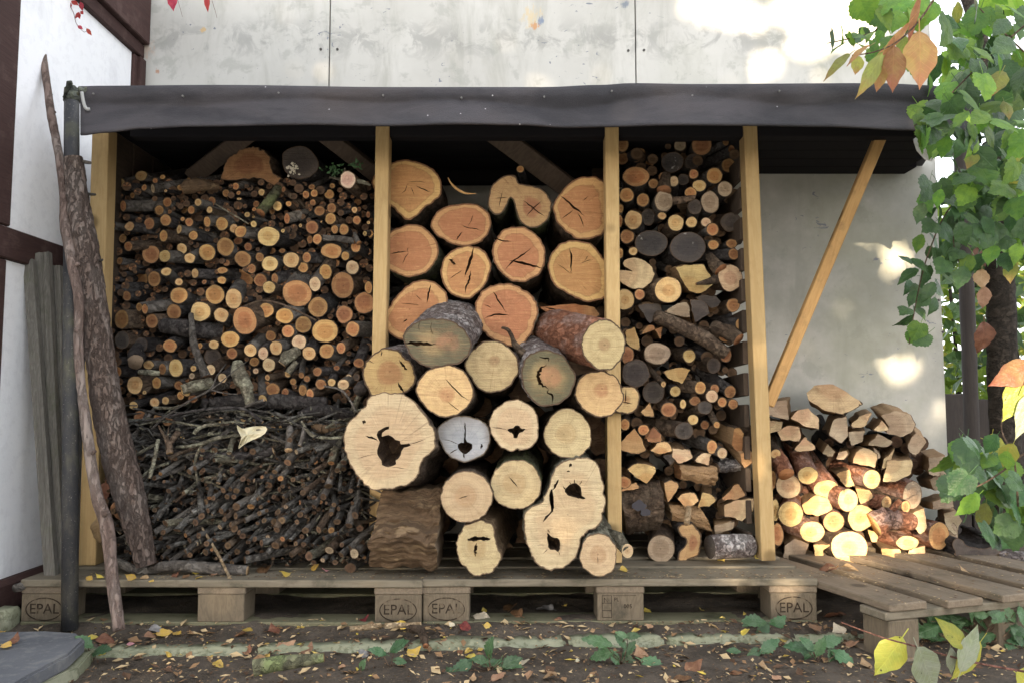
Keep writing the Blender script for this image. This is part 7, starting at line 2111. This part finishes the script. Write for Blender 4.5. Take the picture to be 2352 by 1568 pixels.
# ------------------------------------------------------------------ fallen leaves, each on its own
FL = []
for conv, txt in ((b1, '''625 255 y 60 d;700 245 y 55 d;920 252 y 66 d;1060 272 y 40 d;1375 212 y 42 d;1395 243 y 45 d;1500 222 t 50 d;1230 225 b 70 d;1300 240 b 50 d;1850 190 b 130 d|big curled brown leaf on the pallet edge below the brushwood|big curled brown leaf;1995 228 y 80 d;2205 182 y 62 d;2280 200 p 50 d;1015 245 t 50 d
640 668 y 62 k;720 684 b 110 k;845 764 y 80 g;925 738 p 105 g|pink fallen leaf resting on a yellow one by the kerb|pink fallen leaf;465 870 y 76 g;440 955 b 62 g;515 948 t 50 g;1050 655 t 84 k;1140 640 y 90 k;1180 790 y 62 g;1240 640 y 70 k;1330 638 t 70 k;1475 796 y 50 g;1520 850 y 76 g;1730 617 y 80 k;1880 735 y 95 g;1990 752 t 115 g;2150 768 t 100 g;2100 607 y 70 k;1920 628 b 100 k;1690 642 b 80 k;1860 800 y 80 g;1090 610 g 90 k;780 725 t 70 k;40 725 y 90 s;100 692 b 80 s;1730 770 b 70 g;20 630 y 50 s;1180 880 t 50 g;1560 770 t 50 g'''),
                  (b2, '''190 555 r 72 k|dark red leaf by the left pallet foot|dark red leaf;235 612 y 60 k;470 588 y 92 k;540 626 y 52 k;660 606 t 72 k;430 522 b 190 k|large brown leaf leaning against a stamped pallet block|large leaning brown leaf;600 500 b 80 k;815 580 w 42 k;900 590 r 76 k|bright red leaf on the ground between the pallet blocks|bright red leaf;1030 538 w 115 k|whitish crumpled leaf on the ground beside the bright red leaf|whitish crumpled leaf;1060 585 y 52 k;1240 512 b 175 k|large light brown leaf lying in the gap under the middle pallet|large light brown leaf;1220 458 b 140 k;1470 462 g 130 k;1040 480 y 42 k;935 755 y 56 g;930 716 t 44 g;790 727 y 72 g;730 722 t 80 g;590 722 b 84 g;540 782 y 90 g;1150 672 y 56 g;1220 702 t 80 g;1350 942 t 84 g;1500 952 t 130 g;1130 952 t 105 g;950 800 y 70 g;2140 800 t 100 g;2020 192 y 70 d;2185 482 y 70 k;2200 588 t 60 k;960 957 t 60 g;195 787 g 84 g;330 742 t 70 g;1300 850 w 80 g;1700 830 w 50 g;1600 440 y 60 k;480 740 t 60 g;1010 750 y 40 g;40 870 t 60 g;1800 620 t 60 k;1560 550 b 70 k;870 770 b 60 g'''),
                  (epx, '''340 687 y 52 g;490 777 y 66 g;745 832 y 60 g;500 672 y 56 g;205 622 y 50 k;930 676 w 112 g;1085 665 b 160 g|big curled brown leaf in front of the turned pallet|big brown leaf by the turned pallet;1120 772 w 100 g;960 747 t 92 g;610 1006 t 72 g;140 1026 b 120 g;570 268 y 50 d;330 298 y 60 d;1300 1000 t 90 g;1200 860 t 80 g;1260 820 b 80 g;1500 950 t 90 g;60 1090 b 110 g;420 1050 b 80 g;840 640 t 60 g;1080 350 t 70 d;200 1040 y 40 g;1050 350 b 110 e;1180 340 t 90 e;1960 370 t 70 e;700 1080 t 70 g;360 830 t 60 g''')):
    for e in txt.replace('\n', ';').split(';'):
        q = e.split('|'); f = q[0].split()
        if len(f) < 5: continue
        u, v = conv(float(f[0]), float(f[1])); hue = {'y': 'yellow', 't': 'tan', 'b': 'brown', 'w': 'white', 'p': 'pink', 'r': 'red', 'g': 'grey'}[f[2]]
        s_ = float(f[3]) * .33
        z = {'d': .149, 'k': .006, 'g': -.011, 's': .060, 'e': ZC + .006}[f[4]]
        p = at_z(u, v, z)
        if f[4] in 'kg' and p.y > -.05: p = at_z(u, v, .017)
        d = p.y + 2.41; sz = s_ / 1811 * d * 1.15
        a = U(0, 2 * pi); tv = Vector((cos(a), sin(a), U(-.05, .3))); nv = Vector((U(-.5, .5), U(-.9, .0), 1))
        me = random.choice(L_['dry_' + hue])
        o = put_leaf(me, None, p + Vector((0, 0, sz * .13)) - tv.normalized() * sz * .4, tv, nv, sz, U(1.0, 1.4), 'fallen_leaf')
        tag(o, q[1] if len(q) > 1 else None, 'leaf', 'fallen leaves')
        reg(o, u, v, 8, 'leaf', hue, 'floor', q[2] if len(q) > 2 else None)
for (u, v, Y, s_, k, lab) in ((265, 1170, .10, 48, 'dry_brown', 'brown dead leaf caught behind the long pole and the thick branch'), (243, 1128, .12, 50, 'dry_brown', 'rust brown dead leaf caught above another beside the pole'), (228, 1215, .1, 60, 'dry_tan', 'withered tan leaf hanging behind the foot of the pole'),
                              (325, 815, .24, 18, 'dry_white', 'tiny curled white leaf hanging in the left stack'), (2000, 0, 0, 0, '', '')):
    if s_:
        tag(put_leaf(L_[k][1], None, at(u, v - s_ * .4, Y), (U(-.2, .2), -.1, -1), (U(-.4, .4), -1, .2), s_ / 1811 * 2.5, 1.1, 'dead_leaf'), lab, 'leaf')
# pale crumpled leaf on the brushwood
out = [(1200, 60, .10), (1246, 128, .085), (1300, 98, .09), (1360, 96, .085), (1447, 88, .10), (1438, 150, .09), (1350, 192, .075), (1292, 212, .08), (1242, 250, .085), (1214, 278, .10), (1226, 222, .085), (1252, 180, .08), (1216, 140, .09)]
c = at(*px('Z', 1292, 158), .065)
mid = [at(*px('Z', 1292 + (x - 1292) * .55, 158 + (y - 158) * .55), Y - .02 * ((i % 3) - 1) - .012 * noise.noise((i * 1.7, 3, 1))) for i, (x, y, Y) in enumerate(out)]
vv = [c] + mid + [at(*px('Z', x, y), Y) for x, y, Y in out]; n = len(out)
ff = [(0, 1 + k, 1 + (k + 1) % n) for k in range(n)] + [(1 + k, 1 + n + k, 1 + n + (k + 1) % n, 1 + (k + 1) % n) for k in range(n)]
o = new_obj('dry_leaf', mk('dry_leaf', [p - c for p in vv], ff, M['dry_white'], False), None, c)
tag(o, 'pale cream crumpled leaf lying on top of the brushwood', 'leaf'); m_ = o.modifiers.new('round', 'SUBSURF'); m_.levels = 1; m_.render_levels = 1
reg(o, *px('Z', 1300, 160), 30, 'leaf', '', 'twig', 'pale crumpled leaf')
# sticks on the ground
ms = lean('stick', 'thick mossy stick lying on the soil in front of the kerb', 'stick', [(*b1(1775, 878), -.46, 18), (*b1(1900, 850), -.45, 17), (*b1(2080, 828), -.43, 14), (*b1(2270, 802), -.42, 9)], M['bark_moss'], 16, 30, 'sticks lying on the ground', .1)
reg(ms, *b1(1990, 840), 14, 'stick', '', 'floor', 'mossy stick')
lean('stick', 'twisted dark root-like stick crossing the kerb in the middle', 'stick', [(*b2(510, 600), -.10, 8), (*b2(580, 605), -.13, 11), (*b2(615, 650), -.17, 11), (*b2(630, 720), -.22, 7)], M['bark_brown'], 10, 20, 'sticks lying on the ground', .15)
lean('stick', 'straight tan stick lying on the kerb below a stamped block', 'stick', [(*b2(100, 602), -.10, 6), (*b2(330, 580), -.09, 7), (*b2(600, 572), -.08, 6)], M['straw'], 8, 16, 'sticks lying on the ground', .1)
lean('stick', 'thin grey stick on the ground under the left pallet', 'stick', [(*b1(550, 600), -.03, 5), (*b1(680, 575), .0, 5), (*b1(790, 556), .03, 4)], M['bark_lichen'], 8, 14, 'sticks lying on the ground', .1)
# ------------------------------------------------------------------ loose litter that nobody could count
def litter():
    vv = []; ff = []; mi = []
    for i in range(9000):
        x = U(-1.4, 2.2); y = -U(.0, 1) ** 1.3 * 1.05 + .02
        k = y - (-0.155 + 0.07 * (x + .5))
        z = (-.010 if k < -.02 else -.001) + .017 * max(0, min(1, (y + .075) / .06)) + U(0, .006)
        L = U(.002, .008) if R() < .85 else U(.008, .02); W_ = L * U(.2, .7); a = U(0, 2 * pi)
        m_ = Matrix.Rotation(a, 3, 'Z') @ Matrix.Rotation(U(-.6, .6), 3, 'X') @ Matrix.Rotation(U(-.5, .5), 3, 'Y')
        b = len(vv)
        for (p, q, r) in ((-1, 0, 0), (0, -1, .3), (1, 0, 0), (0, 1, .3)): vv.append(Vector((x, y, z)) + m_ @ Vector((p * L, q * W_, r * W_)))
        ff.append((b, b + 1, b + 2, b + 3)); h = R(); mi.append(0 if h < .40 else 1 if h < .72 else 2 if h < .95 else 3)
    for i in range(1500):         # sawdust and crumbs on the pallet decks
        if R() < .5: x, y, z = U(-1.3, 1.05), abs(random.gauss(0, .06)) + .002, .1475
        else:
            a_ = fl + Vector((U(.02, .75) , U(.0, .9), 0)); x, y, z = a_.x, a_.y, ZC + .003
        L = U(.002, .007); a = U(0, 6.3); b = len(vv); W_ = L * U(.3, .7)
        for (p, q, r) in ((-1, 0, 0), (0, -1, .3), (1, 0, 0), (0, 1, .3)): vv.append(Vector((x + p * L * cos(a) - q * W_ * sin(a), y + p * L * sin(a) + q * W_ * cos(a), z + r * W_ + .001)))
        ff.append((b, b + 1, b + 2, b + 3)); h = R(); mi.append(0 if h < .4 else 1 if h < .75 else 2)
    o = new_obj('wood_litter', mk('wood_litter', vv, ff, [M['litter_light'], M['litter_mid'], M['litter_dark'], M['dry_yellow']], False, mi))
    tag(o, 'wood chips, sawdust and crumbs of dead leaf strewn over the soil', 'litter', kind='stuff')
M['litter_light'] = NT('litter_light').fin((.44, .33, .19), .9, .1)
M['litter_mid'] = NT('litter_mid').fin((.22, .135, .075), .9, .1)
M['litter_dark'] = NT('litter_dark').fin((.085, .052, .034), .9, .1)
litter()
# ------------------------------------------------------------------ unseen tree, shaped to block the low sun except at the spots
def sun_tree():
    D = 9.5
    s = Vector((SUN_A, 1, -SUN_B))
    spots = SPOTS
    P0 = Vector((.2, .4, .95)) - s * D
    vv = []; ff = []
    n = 0
    for i in range(26000):
        y = P0.y + U(-.6, .6)
        k = (.4 - y)
        xs_, zs = U(-2.3, 3.2), U(-.25, 2.75)              # where its shadow falls at y = .4
        q = Vector((xs_ - SUN_A * k, y, zs + SUN_B * k))
        hit = False
        for (Y, X, Z, rx, rz) in spots:
            px_ = q.x + SUN_A * (Y - q.y); pz = q.z - SUN_B * (Y - q.y)
            if ((px_ - X) / (rx + .02)) ** 2 + ((pz - Z) / (rz + .02)) ** 2 < 1: hit = True; break
        if hit: continue
        t = Vector((U(-1, 1), U(-.3, .3), U(-1, .5))).normalized(); n_ = Vector((U(-.6, .6), 1, U(-.6, .6)))
        m_ = orient(t, n_); s_ = U(.08, .14); b = len(vv)
        for x, yy, z in ((0, -.5, 0), (-.34, -.05, .03), (0, .5, -.04), (.34, -.05, .03)): vv.append(q + m_ @ Vector((x * s_, yy * s_, z * s_)))
        ff.append((b, b + 1, b + 2, b + 3))
    for i in range(9000):         # more crown higher up, added to block the low sky
        y = P0.y + U(-1.2, .6)
        q = Vector((P0.x + U(-6, 3.2), y, U(4.35, 7.4)))
        if abs(q.x - P0.x) > 6.3 - .5 * (q.z - 3.9): continue
        t = Vector((U(-1, 1), U(-.3, .3), U(-1, .5))).normalized(); m_ = orient(t, Vector((U(-.6, .6), 1, U(-.6, .6)))); s_ = U(.14, .24); b = len(vv)
        for x, yy, z in ((0, -.5, 0), (-.34, -.05, .03), (0, .5, -.04), (.34, -.05, .03)): vv.append(q + m_ @ Vector((x * s_, yy * s_, z * s_)))
        ff.append((b, b + 1, b + 2, b + 3))
    base = (P0.x - .3, P0.y, -.05)
    t = thing('unseen_shade_tree', 'dense broad unseen tree across from the woodshed, shaped to block the low sun', 'tree', base)
    o = new_obj('crown', mk('crown', vv, ff, M['leaf_dark']), t); o['kind'] = 'stuff'
    m = MB(); m.tube([base, (base[0], base[1], 1.4), (base[0] + .1, base[1] + .3, 3.6)], [.16, .12, .05], 12, bump=.1)
    m.build('trunk', M['trunk'], t, True)
sun_tree()
# ------------------------------------------------------------------ labels for the pieces that have no label of their own: by the nearest landmark
def direction(du, dv):
    a = math.degrees(atan2(-dv, du)) % 360
    return ['right of', 'up and right of', 'above', 'up and left of', 'left of', 'down and left of', 'below', 'down and right of'][int(((a + 22.5) % 360) // 45)]
ORD = ['nearest', 'second', 'third', 'fourth', 'fifth', 'sixth']
EXTRA = {'left': [(882, 560, 'first middle post'), (240, 560, 'left front post')], 'third': [(1405, 700, 'second middle post'), (1735, 700, 'fourth post')], 'right': [(1755, 1100, 'fourth post')],
         'twig': [(895, 1015, 'huge hollow log'), (305, 1150, 'thick bark branch'), (926, 1220, 'square chunk')], 'mid': [],
         'floor': [(912, 1392, 'second stamped block from the left'), (1018, 1392, 'third stamped block from the left'), (1408, 1390, 'block with the printed table'), (1800, 1385, 'rightmost stamped block'), (510, 1395, 'plain middle block of the left pallet'), (90, 1417, 'leftmost stamped block'), (130, 1490, 'slate slab'), (274, 1440, 'foot of the long pole')]}
for bay in ('left', 'third', 'right', 'twig', 'floor', 'mid'):
    E = [e for e in REG if e['bay'] == bay]
    anch = [(e['u'], e['v'], e['short'], e['o'].name) for e in E if e['short']] + [(a, b, c, '') for a, b, c in EXTRA[bay]]
    for e in E:
        if e['o'].get('label') or e['o'].get('kind'): continue
        best = None
        for (au, av, nm, on) in sorted(anch, key=lambda a: hypot(a[0] - e['u'], a[1] - e['v']))[:5]:
            d = direction(e['u'] - au, e['v'] - av); de = hypot(e['u'] - au, e['v'] - av)
            rank = sum(1 for f in E if f is not e and f['o'].name != on and f['kind'] == e['kind'] and f['hue'] == e['hue'] and direction(f['u'] - au, f['v'] - av) == d and hypot(f['u'] - au, f['v'] - av) < de)
            if best is None or rank < best[0]: best = (rank, d, nm)
            if rank == 0: break
        rank, d, nm = best
        kd = e['kind']
        adj = {'leaf': 'fallen ' + e['hue'] + ' leaf'}.get(kd, e['hue'] + ' ' + kd)
        if rank < 6: s_ = '%s %s %s the %s' % (ORD[rank], adj, d, nm)
        else: s_ = 'thin %s among many %s the %s' % (kd, d, nm)
        e['o']['label'] = s_
for o in list(COL.objects):
    if o.get('label') is None and o.parent is None and o.get('category') and o.get('group'): o['label'] = 'thin twig end in the brushwood bundle'
